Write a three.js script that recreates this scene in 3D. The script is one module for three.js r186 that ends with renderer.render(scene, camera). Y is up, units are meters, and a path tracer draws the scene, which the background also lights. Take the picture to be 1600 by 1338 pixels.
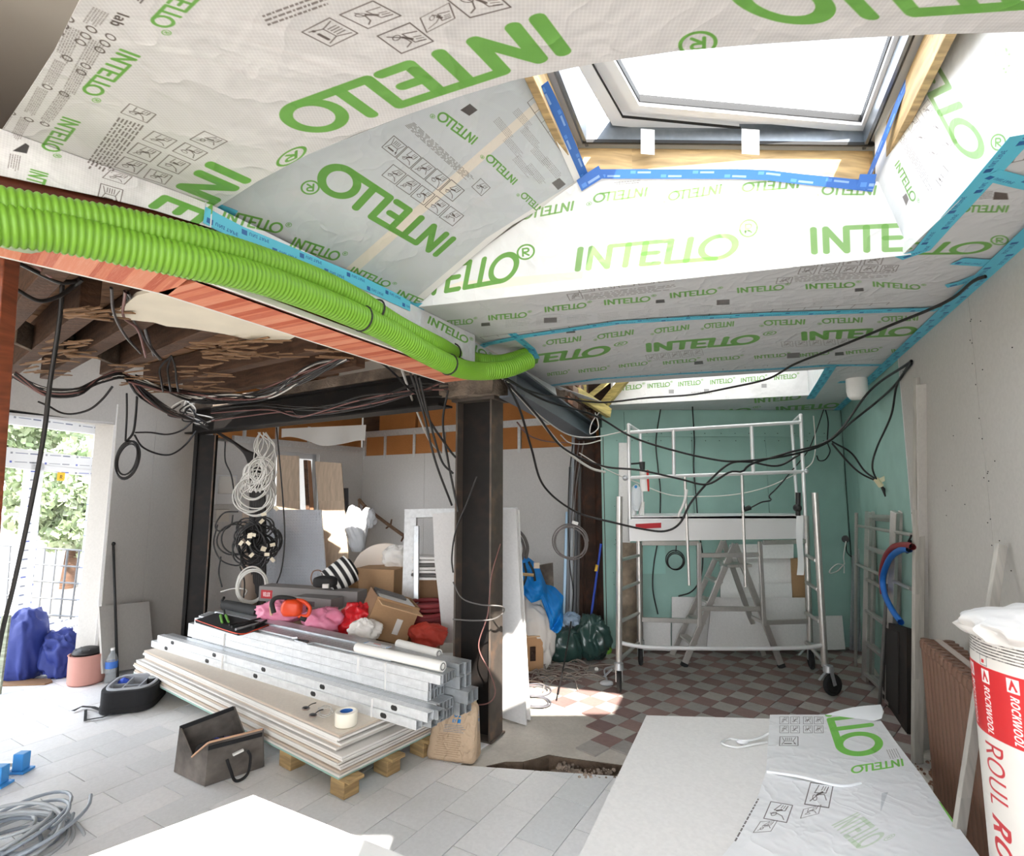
import * as THREE from 'three';
import { RoundedBoxGeometry } from 'three/addons/geometries/RoundedBoxGeometry.js';
import { mergeGeometries, toCreasedNormals } from 'three/addons/utils/BufferGeometryUtils.js';
import { ImprovedNoise } from 'three/addons/math/ImprovedNoise.js';

// ---------- camera, sky, sun, exposure ----------
const scene = new THREE.Scene();
const PITCH = Math.atan(101 / 850), FOC = 850, EYE = 1.6;
const camera = new THREE.PerspectiveCamera(2 * Math.atan(669 / FOC) * 180 / Math.PI, 1600 / 1338, 0.05, 200);
camera.position.set(0, EYE, 0);
camera.rotation.x = PITCH;
const renderer = new THREE.WebGLRenderer({ antialias: true });
renderer.toneMapping = THREE.LinearToneMapping;
renderer.toneMappingExposure = 3.7;
renderer.shadowMap.enabled = true;
{ // bright hazy summer sky, even all round
  const W = 64, H = 32, d = new Float32Array(W * H * 4);
  for (let y = 0; y < H; y++) for (let x = 0; x < W; x++) {
    const up = Math.max(0, (y / (H - 1)) * 2 - 1), k = Math.pow(1 - up, 2), i = (y * W + x) * 4;
    d[i] = 1.18 + 0.32 * k; d[i + 1] = 1.3 + 0.24 * k; d[i + 2] = 1.5 + 0.08 * k; d[i + 3] = 1;
  }
  const t = new THREE.DataTexture(d, W, H, THREE.RGBAFormat, THREE.FloatType);
  t.mapping = THREE.EquirectangularReflectionMapping; t.magFilter = THREE.LinearFilter; t.needsUpdate = true;
  scene.background = t; scene.backgroundIntensity = 1.5;
}
const sun = new THREE.DirectionalLight(0xfff8ee, 5.5);
{
  const dir = new THREE.Vector3(-0.1, -1, -1.0).normalize();
  sun.position.copy(dir).multiplyScalar(-14).add(new THREE.Vector3(0, 1, -3));
  sun.target.position.set(0, 1, -3);
  sun.castShadow = true; sun.shadow.mapSize.set(2048, 2048);
  Object.assign(sun.shadow.camera, { left: -7, right: 7, top: 7, bottom: -7, near: 1, far: 30 });
  sun.name = 'sun'; scene.add(sun, sun.target); sun.target.name = 'sun_target';
}

// ---------- measuring helpers: from a place in the picture to a place in the room ----------
const V = (x, y, z) => new THREE.Vector3(x, y, z);
const cP = Math.cos(PITCH), sP = Math.sin(PITCH), ORI = V(0, EYE, 0), UP = V(0, 1, 0);
function ray(px, py) { const x = (px - 800) / FOC, y = -(py - 669) / FOC; return V(x, y * cP + sP, y * sP - cP); }
const at = (px, py, d) => { const r = ray(px, py); return ORI.clone().addScaledVector(r, -d / r.z); };
const F = (px, py, h = 0) => { const r = ray(px, py); return ORI.clone().addScaledVector(r, (h - EYE) / r.y); };
class Pl { // a plane through three points with metric axes s (a to b) and t
  constructor(a, b, c) {
    this.o = a.clone(); this.u = b.clone().sub(a).normalize();
    this.n = this.u.clone().cross(c.clone().sub(a)).normalize(); this.v = this.n.clone().cross(this.u);
    if (this.n.dot(ORI.clone().sub(a)) < 0) this.n.negate();
  }
  P(px, py) { const r = ray(px, py); return ORI.clone().addScaledVector(r, this.o.clone().sub(ORI).dot(this.n) / r.dot(this.n)); }
  st(p) { const q = p.clone().sub(this.o); return [q.dot(this.u), q.dot(this.v)]; }
  hit(px, py) { return this.st(this.P(px, py)); }
  pt(s, t, off = 0) { return this.o.clone().addScaledVector(this.u, s).addScaledVector(this.v, t).addScaledVector(this.n, off); }
}
const wallPl = (a, b) => new Pl(a, b, a.clone().add(UP));
const ats = (px, py, d) => { const q = at(px, py, d).sub(ORI); let k = 1; if (q.y > 0.865) k = 0.865 / q.y; const w = q.x + 0.43 * q.z; if (w > 0) k = Math.min(k, 1.04 / w); if (q.z > -5.85 && q.x < -3.52) k = Math.min(k, 3.52 / -q.x); return q.multiplyScalar(k).add(ORI); };
let seedN = 7;
const rnd = (a = 0, b = 1) => { seedN = (seedN + 0x6d2b79f5) | 0; let t = Math.imul(seedN ^ (seedN >>> 15), 1 | seedN); t = (t + Math.imul(t ^ (t >>> 7), 61 | t)) ^ t; return a + (b - a) * (((t ^ (t >>> 14)) >>> 0) / 4294967296); };
const NZ = new ImprovedNoise();

// ---------- geometry helpers ----------
const flat = (g) => (g.index ? g.toNonIndexed() : g);
function clean(g) { g = flat(g); for (const k of Object.keys(g.attributes)) if (!['position', 'normal', 'uv'].includes(k)) g.deleteAttribute(k); if (!g.attributes.uv) g.setAttribute('uv', new THREE.BufferAttribute(new Float32Array(g.attributes.position.count * 2), 2)); return g; }
const join = (list) => mergeGeometries(list.map(clean));
function triUV(g) { // metric uv from the dominant direction
  g = clean(g); const p = g.attributes.position, u = g.attributes.uv, a = V(), b = V(), c = V();
  for (let i = 0; i < p.count; i += 3) {
    a.fromBufferAttribute(p, i); b.fromBufferAttribute(p, i + 1); c.fromBufferAttribute(p, i + 2);
    const n = b.clone().sub(a).cross(c.clone().sub(a)), x = Math.abs(n.x), y = Math.abs(n.y), z = Math.abs(n.z);
    for (const [k, q] of [[0, a], [1, b], [2, c]]) y >= x && y >= z ? u.setXY(i + k, q.x, q.z) : x >= z ? u.setXY(i + k, q.z, q.y) : u.setXY(i + k, q.x, q.y);
  }
  return g;
}
const frame = (x, y, z, o) => new THREE.Matrix4().makeBasis(x, y, z).setPosition(o);
function box(w, h, d, x = 0, y = 0, z = 0, r = 0) { // centred on x, z; base at y
  const e = Math.min(w, h, d); const g = e > 0.012 ? new RoundedBoxGeometry(w, h, d, 1, Math.min(0.006, e * 0.18)) : new THREE.BoxGeometry(w, h, d);
  if (r) g.rotateY(r); return g.translate(x, y + h / 2, z);
}
function bar(p, q, w, h, up = UP, round = true) { // a beam from p to q, w across, h along up
  const z = q.clone().sub(p), L = z.length(); z.normalize(); let x = up.clone().cross(z); if (x.length() < 1e-3) x = V(1, 0, 0); x.normalize(); const y = z.clone().cross(x);
  const e = Math.min(w, h, L), g = round && e > 0.012 ? new RoundedBoxGeometry(w, h, L, 1, Math.min(0.005, e * 0.15)) : new THREE.BoxGeometry(w, h, L);
  return g.applyMatrix4(frame(x, y, z, p.clone().add(q).multiplyScalar(0.5)));
}
function rod(p, q, r0, r1 = r0, seg = 10) { const y = q.clone().sub(p), L = y.length(); const g = new THREE.CylinderGeometry(r1, r0, L, seg); g.applyQuaternion(new THREE.Quaternion().setFromUnitVectors(UP, y.normalize())); return g.translate((p.x + q.x) / 2, (p.y + q.y) / 2, (p.z + q.z) / 2); }
function tube(pts, r, seg = 0, rad = 6, closed = false, tension = 0.5) { const c = new THREE.CatmullRomCurve3(pts, closed, 'catmullrom', tension); return new THREE.TubeGeometry(c, Math.round(seg) || Math.max(12, pts.length * 7), r, rad, closed); }
function extr(pl, pts, thick, off = 0, holes = []) { // polygon given as [s,t] on a plane; front face lies off in front of the plane
  const sh = new THREE.Shape(pts.map(([a, b]) => new THREE.Vector2(a, b)));
  for (const h of holes) sh.holes.push(new THREE.Path(h.map(([a, b]) => new THREE.Vector2(a, b))));
  const g = new THREE.ExtrudeGeometry(sh, { depth: thick, bevelEnabled: false, steps: 1 });
  const flip = pl.u.clone().cross(pl.v).dot(pl.n) < 0;
  g.applyMatrix4(frame(pl.u, pl.v, pl.u.clone().cross(pl.v), pl.pt(0, 0, off - (flip ? 0 : thick))));
  return g;
}
const pslab = (pl, px, thick, off = 0, holes = []) => extr(pl, px.map(([a, b]) => pl.hit(a, b)), thick, off, holes.map((h) => h.map(([a, b]) => pl.hit(a, b))));
function prism(poly, y0, y1) { // polygon of [x,z] from y0 up to y1
  const g = new THREE.ExtrudeGeometry(new THREE.Shape(poly.map(([x, z]) => new THREE.Vector2(x, -z))), { depth: y1 - y0, bevelEnabled: false });
  return g.rotateX(-Math.PI / 2).translate(0, y0, 0);
}
const rect = (w, h, t) => [[[0, 0], [w, 0], [w, h], [0, h]], [[t, t], [t, h - t], [w - t, h - t], [w - t, t]]];
function sweep(p, q, prof, up = UP, hole) { // closed 2-D profile [x,y] swept from p to q
  const z = q.clone().sub(p), L = z.length(); z.normalize(); const x = up.clone().cross(z).normalize(), y = z.clone().cross(x);
  const sh = new THREE.Shape(prof.map(([a, b]) => new THREE.Vector2(a, b))); if (hole) sh.holes.push(new THREE.Path(hole.map(([a, b]) => new THREE.Vector2(a, b)))); const g = new THREE.ExtrudeGeometry(sh, { depth: L, bevelEnabled: false });
  return g.applyMatrix4(frame(x, y, z, p));
}
const cprof = (w, h, t = 0.003, lip = 0.006) => [[0, 0], [w, 0], [w, lip], [w - t, lip], [w - t, t], [t, t], [t, h - t], [w - t, h - t], [w - t, h - lip], [w, h - lip], [w, h], [0, h]];
const iprof = (b, h, tf, tw) => [[-b / 2, 0], [b / 2, 0], [b / 2, tf], [tw / 2, tf], [tw / 2, h - tf], [b / 2, h - tf], [b / 2, h], [-b / 2, h], [-b / 2, h - tf], [-tw / 2, h - tf], [-tw / 2, tf], [-b / 2, tf]];
function grid(fn, nu, nv, thick = 0) { // sheet fn(u,v) with u,v in 0..1; uv kept 0..1
  const g = new THREE.PlaneGeometry(1, 1, nu, nv), p = g.attributes.position, u = g.attributes.uv;
  for (let i = 0; i < p.count; i++) { const q = fn(u.getX(i), u.getY(i)); p.setXYZ(i, q.x, q.y, q.z); }
  g.computeVertexNormals();
  if (!thick) return g;
  const b = g.clone(), n = g.attributes.normal, bp = b.attributes.position;
  for (let i = 0; i < p.count; i++) bp.setXYZ(i, p.getX(i) - n.getX(i) * thick, p.getY(i) - n.getY(i) * thick, p.getZ(i) - n.getZ(i) * thick);
  const ix = b.index.array; for (let i = 0; i < ix.length; i += 3) { const t = ix[i]; ix[i] = ix[i + 2]; ix[i + 2] = t; }
  b.computeVertexNormals();
  return join([g, b]);
}
function blob(c, r, seed, o = {}) { // a crumpled sack: a sphere with sharp folds, flattened where it rests
  const g = new THREE.SphereGeometry(1, o.seg || 44, o.seg ? Math.round(o.seg * 0.7) : 30), p = g.attributes.position, a = V();
  for (let i = 0; i < p.count; i++) {
    a.fromBufferAttribute(p, i); const n = a.clone();
    const f = o.f || 2.2, A = o.a ?? 0.35, m = 1 - Math.abs(NZ.noise(n.x * f + seed, n.y * f * 0.6, n.z * f)) * 0.85 * A + 0.3 * A * NZ.noise(n.x * 1.3 + seed, n.y * 1.3, n.z * 1.3) - 0.16 * A * Math.abs(NZ.noise(n.x * 5 + n.y * 2, n.y * 3 + seed, n.z * 5));
    const q = o.sq || 1; // squareness
    const s = (x) => Math.sign(x) * Math.pow(Math.abs(x), q);
    a.set(s(n.x) * r[0] * m, s(n.y) * r[1] * m, s(n.z) * r[2] * m);
    if (o.neck && n.y > 0.55) { const k = 1 - (n.y - 0.55) * o.neck; a.x *= k; a.z *= k; }
    if (o.lean) a.x += o.lean * (n.y + 1) * r[1];
    a.y = Math.max(a.y, -r[1] * (o.flat ?? 0.82));
    p.setXYZ(i, a.x, a.y, a.z);
  }
  g.translate(c.x, c.y + r[1] * (o.flat ?? 0.82), c.z); g.computeVertexNormals(); return g;
}
function coil(c, R, turns, nrm, r, jit = 0.15, seed = 1, sq = 1, rad = 6) { // loops of cable about c
  const q = new THREE.Quaternion().setFromUnitVectors(V(0, 0, 1), nrm.clone().normalize()), pts = [];
  for (let i = 0; i <= turns * 14; i++) { const a = (i / 14) * Math.PI * 2, k = 1 + jit * NZ.noise(i * 0.11 + seed, seed * 3.1, i * 0.037), ox = jit * R * 1.6 * NZ.noise(i * 0.07, seed * 2.3, 1.7), oy = jit * R * 1.6 * NZ.noise(seed * 1.9, i * 0.06, 5.1); pts.push(V(Math.cos(a) * R * k + ox, (Math.sin(a) * R * k + oy) * sq, r * 2 * jit * 6 * NZ.noise(i * 0.09, seed, 4.2)).applyQuaternion(q).add(c)); }
  return tube(pts, r, turns * 34, rad);
}

// ---------- names, things, parts ----------
const used = {};
const numbered = (n) => { const k = (used[n] = (used[n] || 0) + 1); return k === 1 ? n : n + '_' + String(k - 1).padStart(3, '0'); };
function prep(m) { m.castShadow = m.receiveShadow = true; return m; }
function thing(name, label, category, base = V(0, 0, 0), group) {
  const g = new THREE.Group(); g.name = numbered(name); g.position.copy(base); g.base = base; g.userData = { label, category }; if (group) g.userData.group = group; scene.add(g); return g;
}
function part(t, name, geo, mat, label) { // world-space geometry becomes a child in the thing's own axes
  if (mat.tri) geo = triUV(geo); const b = t.base; geo.translate(-b.x, -b.y, -b.z);
  const m = prep(new THREE.Mesh(geo, mat)); m.name = name; m.base = b; if (label) m.userData.label = label; t.add(m); return m;
}
function rep(t, name, geo, mat, pos, rot) { const m = prep(new THREE.Mesh(geo, mat)); m.name = name; m.position.copy(pos); if (rot) m.rotation.set(...rot); t.add(m); return m; }
function solo(name, label, category, geo, mat, group) {
  if (mat.tri) geo = triUV(geo); geo.computeBoundingBox(); const b = geo.boundingBox, c = V((b.min.x + b.max.x) / 2, b.min.y, (b.min.z + b.max.z) / 2); geo.translate(-c.x, -c.y, -c.z);
  const m = prep(new THREE.Mesh(geo, mat)); m.name = numbered(name); m.position.copy(c); m.base = c; m.userData = { label, category }; if (group) m.userData.group = group; scene.add(m); return m;
}
function struct(name, geo, mat, label) { if (mat.tri) geo = triUV(geo); const m = prep(new THREE.Mesh(geo, mat)); m.name = numbered(name); m.base = V(0, 0, 0); m.userData = { kind: 'structure' }; if (label) m.userData.label = label; scene.add(m); return m; }

// ---------- procedural materials ----------
function per(x, y, P, s) { // periodic value noise
  const xi = Math.floor(x), yi = Math.floor(y), fx = x - xi, fy = y - yi, h = (a, b) => { let n = (((a % P) + P) % P) * 374761 + (((b % P) + P) % P) * 668265 + s * 9301; n = Math.imul(n ^ (n >>> 13), 1274126177); return ((n ^ (n >>> 16)) >>> 0) / 4294967296; };
  const u = fx * fx * (3 - 2 * fx), v = fy * fy * (3 - 2 * fy);
  return (h(xi, yi) * (1 - u) + h(xi + 1, yi) * u) * (1 - v) + (h(xi, yi + 1) * (1 - u) + h(xi + 1, yi + 1) * u) * v;
}
const fbm = (x, y, P, s, o = 4) => { let a = 0, w = 0.5, t = 0; for (let i = 0; i < o; i++) { a += w * per(x, y, P, s + i); t += w; x *= 2; y *= 2; P *= 2; w *= 0.5; } return a / t; };
function tex(N, fn, size, srgb = true) { // fn(u,v) with u,v in 0..1 gives [r,g,b] in 0..1; size = metres per repeat
  const d = new Uint8Array(N * N * 4);
  for (let y = 0; y < N; y++) for (let x = 0; x < N; x++) { const c = fn(x / N, y / N), i = (y * N + x) * 4; for (let k = 0; k < 3; k++) d[i + k] = Math.max(0, Math.min(255, (Array.isArray(c) ? c[k] : c) * 255)); d[i + 3] = 255; }
  const t = new THREE.DataTexture(d, N, N); t.wrapS = t.wrapT = THREE.RepeatWrapping; t.magFilter = THREE.LinearFilter; if (srgb) t.colorSpace = THREE.SRGBColorSpace; t.repeat.set(1 / size, 1 / size); t.needsUpdate = true; return t;
}
const at2 = (t, s, sy = s) => { const c = t.clone(); c.repeat.set(1 / s, 1 / sy); c.needsUpdate = true; return c; };
const T = {};
T.mottle = tex(256, (u, v) => 0.93 + 0.07 * fbm(u * 6, v * 6, 6, 3, 5), 0.8);
T.fine = tex(256, (u, v) => 0.95 + 0.05 * fbm(u * 40, v * 40, 40, 5, 3), 0.5);
T.bump = tex(256, (u, v) => fbm(u * 24, v * 24, 24, 9, 4), 0.3, false);
T.wrinkle = tex(512, (u, v) => { const w = fbm(u * 4, v * 4, 4, 21, 4), r = 1 - Math.abs(fbm(u * 5 + w, v * 5 - w, 5, 30, 4) * 2 - 1); return Math.pow(r, 3) * 0.7 + w * 0.3; }, 0.9, false);
T.wood = tex(256, (u, v) => 0.62 + 0.38 * fbm(u * 4, v * 40 + 3 * fbm(u * 3, v * 3, 3, 8, 2), 40, 12, 4), 0.5);
T.woodV = tex(256, (u, v) => 0.8 + 0.2 * fbm(u * 30 + 2 * fbm(u * 3, v * 3, 3, 8, 2), v * 3, 30, 14, 4), 0.5);
T.dirt = tex(512, (u, v) => { const a = fbm(u * 5, v * 5, 5, 41, 6), b = fbm(u * 30, v * 30, 30, 45, 3); const k = 0.35 + 0.75 * a + 0.2 * (b - 0.5); return [k, k * 0.97, k * 0.94]; }, 1.1);
T.slate = tex(256, (u, v) => fbm(u * 3 + 0.4 * fbm(u * 4, v * 4, 4, 50, 3), v * 14, 14, 55, 5), 0.4, false);
T.rust = tex(256, (u, v) => { const a = fbm(u * 5, v * 5, 5, 61, 5), k = Math.max(0, a - 0.5) * 2.4; return [0.6 + 0.3 * k + 0.25 * (a - 0.3), 0.58 + 0.12 * k + 0.25 * (a - 0.3), 0.57 + 0.25 * (a - 0.3)]; }, 0.5);
T.conc = tex(512, (u, v) => { const a = fbm(u * 6, v * 6, 6, 71, 6), b = fbm(u * 60, v * 60, 60, 77, 2); const k = 0.8 + 0.14 * a + 0.06 * b; return [k, k * 0.985, k * 0.965]; }, 1.0);
T.zinc = tex(256, (u, v) => { const a = fbm(u * 14, v * 14, 14, 81, 3); return 0.9 + 0.1 * a; }, 0.25);
function M(color, rough = 0.7, o = {}) {
  const { map, bump, bs, metal, tri, ...rest } = o;
  const m = new THREE.MeshPhysicalMaterial({ color, roughness: rough, metalness: metal || 0, map: map || null, bumpMap: bump || null, bumpScale: bs || 0, side: THREE.DoubleSide, ...rest });
  m.tri = tri ?? !!(map || bump); return m;
}
const K = {
  greyBoard: M('#c4c0ba', 0.9, { map: T.fine, bump: T.bump, bs: 0.00008 }), whiteBoard: M('#dcdad8', 0.9, { map: T.fine, bump: T.bump, bs: 0.00006 }),
  teal: M('#9cc0b6', 0.85, { map: T.mottle, bump: T.bump, bs: 0.00008 }), white: M('#eceae6', 0.6), pvc: M('#e2e3e5', 0.35),
  board: M('#efedea', 0.85, { map: T.fine }), boardEdge: M('#e2ded8', 0.9),
  mill: M('#8b837b', 0.6, { map: T.rust, bump: T.bump, bs: 0.0003, metal: 0.15 }), millDark: M('#2f2c2b', 0.6, { map: T.rust, metal: 0.3 }), paintSteel: M('#646b74', 0.45, { map: T.fine, metal: 0.3 }),
  rustPost: M('#5b4335', 0.75, { map: T.rust, bump: T.bump, bs: 0.001 }),
  galv: M('#cfd3d6', 0.38, { map: T.zinc, metal: 0.7 }), galvWhite: M('#e9ebec', 0.45, { map: T.zinc, metal: 0.35 }), alu: M('#cfcbc6', 0.36, { map: T.fine, metal: 0.75 }), aluWhite: M('#e4e4e4', 0.4, { metal: 0.4 }),
  pine: M('#e0bd86', 0.65, { map: T.wood, bump: T.bump, bs: 0.0005 }), pineY: M('#e3cf80', 0.65, { map: T.wood }), oldWood: M('#6a4c38', 0.85, { map: T.wood, bump: T.bump, bs: 0.002 }), oldDark: M('#4c372b', 0.9, { map: T.wood, bump: T.bump, bs: 0.002 }), lath: M('#a88260', 0.85, { map: T.wood }), plank: M('#a97c58', 0.8, { map: T.wood }),
  roof: M('#c9c4bb', 0.9), brownLam: M('#7a3a24', 0.45, { map: T.wood }), conc: M('#d9d5cf', 0.92, { map: T.conc, bump: T.bump, bs: 0.002 }), rubble: M('#b3a69a', 0.95, { map: T.dirt, bump: T.bump, bs: 0.006 }), soil: M('#857567', 0.95, { map: T.dirt, bump: T.bump, bs: 0.006 }),
  plaster: M('#efe6d2', 0.9, { map: T.mottle }), brick: M('#a5806e', 0.95, { map: T.dirt, bump: T.bump, bs: 0.003 }),
  black: M('#191919', 0.5), rubber: M('#222222', 0.75), cable: M('#1d1b1b', 0.45), cableGrey: M('#5f5c5a', 0.5), cableWhite: M('#d5d2cc', 0.5), cablePink: M('#7d5651', 0.5),
  card: M('#b18d68', 0.85, { map: T.fine }), cardDark: M('#8a6a4d', 0.85, { map: T.fine }), red: M('#c8191d', 0.6), pink: M('#e58aa8', 0.4, { bump: T.wrinkle, bs: 0.004 }), orange: M('#e0481f', 0.45), green: M('#69a83a', 0.5),
  tarpBlue: M('#0d7fd0', 0.45, { bump: T.wrinkle, bs: 0.004 }), navy: M('#25357f', 0.6, { bump: T.wrinkle, bs: 0.004 }), bagGreen: M('#2f4a45', 0.3, { bump: T.wrinkle, bs: 0.004, clearcoat: 0.3 }), bagWhite: M('#e6e2dc', 0.5, { bump: T.wrinkle, bs: 0.004 }), bagRed: M('#cf1722', 0.45, { bump: T.wrinkle, bs: 0.004 }),
  insul: M('#c08049', 0.95, { map: T.mottle, bump: T.bump, bs: 0.003 }), poly: M('#e8ecee', 0.25, { transmission: 0.35, thickness: 0, bump: T.wrinkle, bs: 0.004 }),
  cloth: M('#85817e', 0.95, { map: T.dirt, bump: T.bump, bs: 0.002 }), clothDark: M('#1d1d1f', 0.9, { map: T.fine, bump: T.bump, bs: 0.001 }),
  tape: M('#4fb4cf', 0.45), tapeBlue: M('#2f66b4', 0.4),
};

// ---------- print: canvases for the membrane and its logo ----------
const INK = '#639f42', BLK = '#4a403c';
class Sheet { // a canvas laid on a plane in metres
  constructor(pl, pts, ppm, base = '#d8d9d9', weave = 0) {
    this.pl = pl; const s = pts.map((p) => p[0]), t = pts.map((p) => p[1]);
    this.s0 = Math.min(...s); this.s1 = Math.max(...s); this.t0 = Math.min(...t); this.t1 = Math.max(...t); this.ppm = ppm = Math.min(ppm, 2040 / (this.s1 - this.s0), 2040 / (this.t1 - this.t0)); if (this.s1 - this.s0 > 4.9) console.log('big sheet', this.s1 - this.s0, this.t1 - this.t0);
    const c = this.c = document.createElement('canvas'); c.width = Math.ceil((this.s1 - this.s0) * ppm); c.height = Math.ceil((this.t1 - this.t0) * ppm);
    const x = this.x = c.getContext('2d'); x.fillStyle = base; x.fillRect(0, 0, c.width, c.height);
    for (let i = 0; i < 260; i++) { x.globalAlpha = 0.05; x.fillStyle = i % 2 ? '#ffffff' : '#b8b8be'; x.beginPath(); x.ellipse(rnd(0, c.width), rnd(0, c.height), rnd(10, 120), rnd(4, 40), rnd(0, 3), 0, 7); x.fill(); }
    if (weave) { x.lineWidth = 1; for (const [n, f] of [[c.width, 0], [c.height, 1]]) for (let i = 0; i < n; i += weave) { x.globalAlpha = 0.22; x.strokeStyle = '#ffffff'; x.beginPath(); f ? (x.moveTo(0, i), x.lineTo(c.width, i)) : (x.moveTo(i, 0), x.lineTo(i, c.height)); x.stroke(); } }
    x.globalAlpha = 1; x.lineCap = x.lineJoin = 'round';
  }
  C(p) { const [s, t] = this.pl.hit(p[0], p[1]); return [(s - this.s0) * this.ppm, (this.t1 - t) * this.ppm]; }
  set(a, b, c) { const [x0, y0] = this.C(a), [x1, y1] = this.C(b), [x2, y2] = this.C(c); this.x.setTransform(x1 - x0, y1 - y0, x2 - x0, y2 - y0, x0, y0); return this.x; }
  off() { this.x.setTransform(1, 0, 0, 1, 0, 0); this.x.globalAlpha = 1; }
  logo(a, b, c, o = {}) { // a = foot of the I, b = foot right of the O, c = head of the I
    const x = this.set(a, b, c); x.scale(1 / 4.1, 1); x.strokeStyle = o.ink || INK; x.globalAlpha = o.alpha ?? 0.95; x.lineWidth = o.w || 0.17;
    const L = (...p) => { x.beginPath(); p.forEach(([u, v], i) => (i ? x.lineTo(u, v) : x.moveTo(u, v))); x.stroke(); };
    L([0.06, 0.06], [0.06, 0.94]); L([0.36, 0.06], [0.36, 0.94], [0.86, 0.06], [0.86, 0.94], [2.42, 0.94], [2.42, 0.06], [3.6, 0.06]); L([1.34, 0.94], [1.34, 0.06]); L([2.2, 0.06], [1.78, 0.06], [1.78, 0.94]); L([1.78, 0.5], [2.12, 0.5]); L([2.9, 0.06], [2.9, 0.94]);
    x.beginPath(); x.ellipse(3.62, 0.5, 0.4, 0.44, 0, 0, 7); x.stroke();
    if (o.r !== 0) this.reg(4.36, 1.02, 0.2);
    this.off();
  }
  reg(u, v, r) { const x = this.x; x.lineWidth = r * 0.22; x.beginPath(); x.ellipse(u, v, r, r, 0, 0, 7); x.stroke(); x.beginPath(); x.moveTo(u - r * 0.35, v - r * 0.5); x.lineTo(u - r * 0.35, v + r * 0.5); x.lineTo(u + r * 0.1, v + r * 0.5); x.ellipse(u + r * 0.1, v + r * 0.25, r * 0.25, r * 0.25, 0, Math.PI / 2, -Math.PI / 2, true); x.lineTo(u - r * 0.3, v); x.lineTo(u + r * 0.35, v - r * 0.5); x.stroke(); }
  rmark(a, b, c, alpha = 0.95) { const x = this.set(a, b, c); x.strokeStyle = INK; x.globalAlpha = alpha; this.reg(0.5, 0.5, 0.46); this.off(); }
  icon(a, b, c, k = 0, alpha = 0.9) { // a framed pictogram
    const x = this.set(a, b, c); x.strokeStyle = x.fillStyle = BLK; x.globalAlpha = alpha; x.lineWidth = 0.035; x.strokeRect(0.03, 0.03, 0.94, 0.94);
    const L = (w, ...p) => { x.lineWidth = w; x.beginPath(); p.forEach(([u, v], i) => (i ? x.lineTo(u, v) : x.moveTo(u, v))); x.stroke(); };
    if (k === 9) { L(0.03, [0.15, 0.15], [0.28, 0.5], [0.15, 0.88]); L(0.03, [0.28, 0.5], [0.72, 0.5], [0.85, 0.88]); L(0.03, [0.72, 0.5], [0.85, 0.15]); L(0.09, [0.3, 0.25], [0.62, 0.25]); x.beginPath(); x.arc(0.8, 0.26, 0.05, 0, 7); x.fill(); for (let i = 0; i < 4; i++) L(0.03, [0.34 + i * 0.1, 0.58], [0.34 + i * 0.1, 0.85]); }
    else { const p = [[0.2, 0.3], [0.45, 0.5], [0.7, 0.42], [0.82, 0.2]]; L(0.03, ...p.map(([u, v]) => [u, v + 0.12 * Math.sin(k * 2 + u * 5)])); L(0.03, [0.3 + 0.05 * k % 0.3, 0.9], [0.3, 0.55], [0.75, 0.6], [0.8, 0.88]); L(0.08, [0.42, 0.42 + 0.03 * k], [0.6, 0.62]); for (let i = 0; i < 3; i++) L(0.025, [0.55 + i * 0.1, 0.7], [0.6 + i * 0.1, 0.88]); x.beginPath(); x.ellipse(0.35, 0.35, 0.12, 0.08, k, 0, 7); x.stroke(); }
    this.off();
  }
  lines(a, b, c, n, alpha = 0.7, ink = BLK) { // small print too fine to read
    const x = this.set(a, b, c); x.fillStyle = ink; x.globalAlpha = alpha;
    for (let i = 0; i < n; i++) { let u = 0; const end = rnd(0.75, 1); while (u < end) { const w = rnd(0.02, 0.09); x.fillRect(u, (i + 0.25) / n, Math.min(w, end - u), 0.42 / n); u += w + 0.018; } }
    this.off();
  }
  ruler(ps, n, tick) { const x = this.x; this.off(); x.strokeStyle = BLK; x.globalAlpha = 0.8; x.lineWidth = Math.max(1.2, this.ppm * 0.0018); const c = ps.map((p) => this.C(p)); x.beginPath(); c.forEach(([u, v], i) => (i ? x.lineTo(u, v) : x.moveTo(u, v))); x.stroke(); const seg = c.length - 1; for (let i = 0; i <= n; i++) { const f = (i / n) * seg, k = Math.min(seg - 1, Math.floor(f)), g = f - k, u = c[k][0] + (c[k + 1][0] - c[k][0]) * g, v = c[k][1] + (c[k + 1][1] - c[k][1]) * g, dx = c[k + 1][0] - c[k][0], dy = c[k + 1][1] - c[k][1], l = Math.hypot(dx, dy), m = tick * this.ppm * (i % 5 ? 1 : 1.8); x.beginPath(); x.moveTo(u, v); x.lineTo(u - (dy / l) * m, v + (dx / l) * m); x.stroke(); } x.globalAlpha = 1; }
  pale(a, col, alpha) { const x = this.x; this.off(); x.fillStyle = col; x.globalAlpha = alpha; x.beginPath(); a.map((p) => this.C(p)).forEach(([u, v], i) => (i ? x.lineTo(u, v) : x.moveTo(u, v))); x.fill(); this.off(); }
  mat(o = {}) { const t = new THREE.CanvasTexture(this.c); t.colorSpace = THREE.SRGBColorSpace; t.anisotropy = 8; const m = M('#ffffff', 0.5, { map: t, tri: false, bump: this.bmp || (this.bmp = at2(T.wrinkle, 0.8 / (this.s1 - this.s0), 0.8 / (this.t1 - this.t0))), bs: 0.006, ...o }); return m; }
  fit(g) { g = clean(g); const p = g.attributes.position, u = g.attributes.uv, q = V(); for (let i = 0; i < p.count; i++) { q.fromBufferAttribute(p, i); const [s, t] = this.pl.st(q); u.setXY(i, (s - this.s0) / (this.s1 - this.s0), (t - this.t0) / (this.t1 - this.t0)); } return g; }
}
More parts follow.
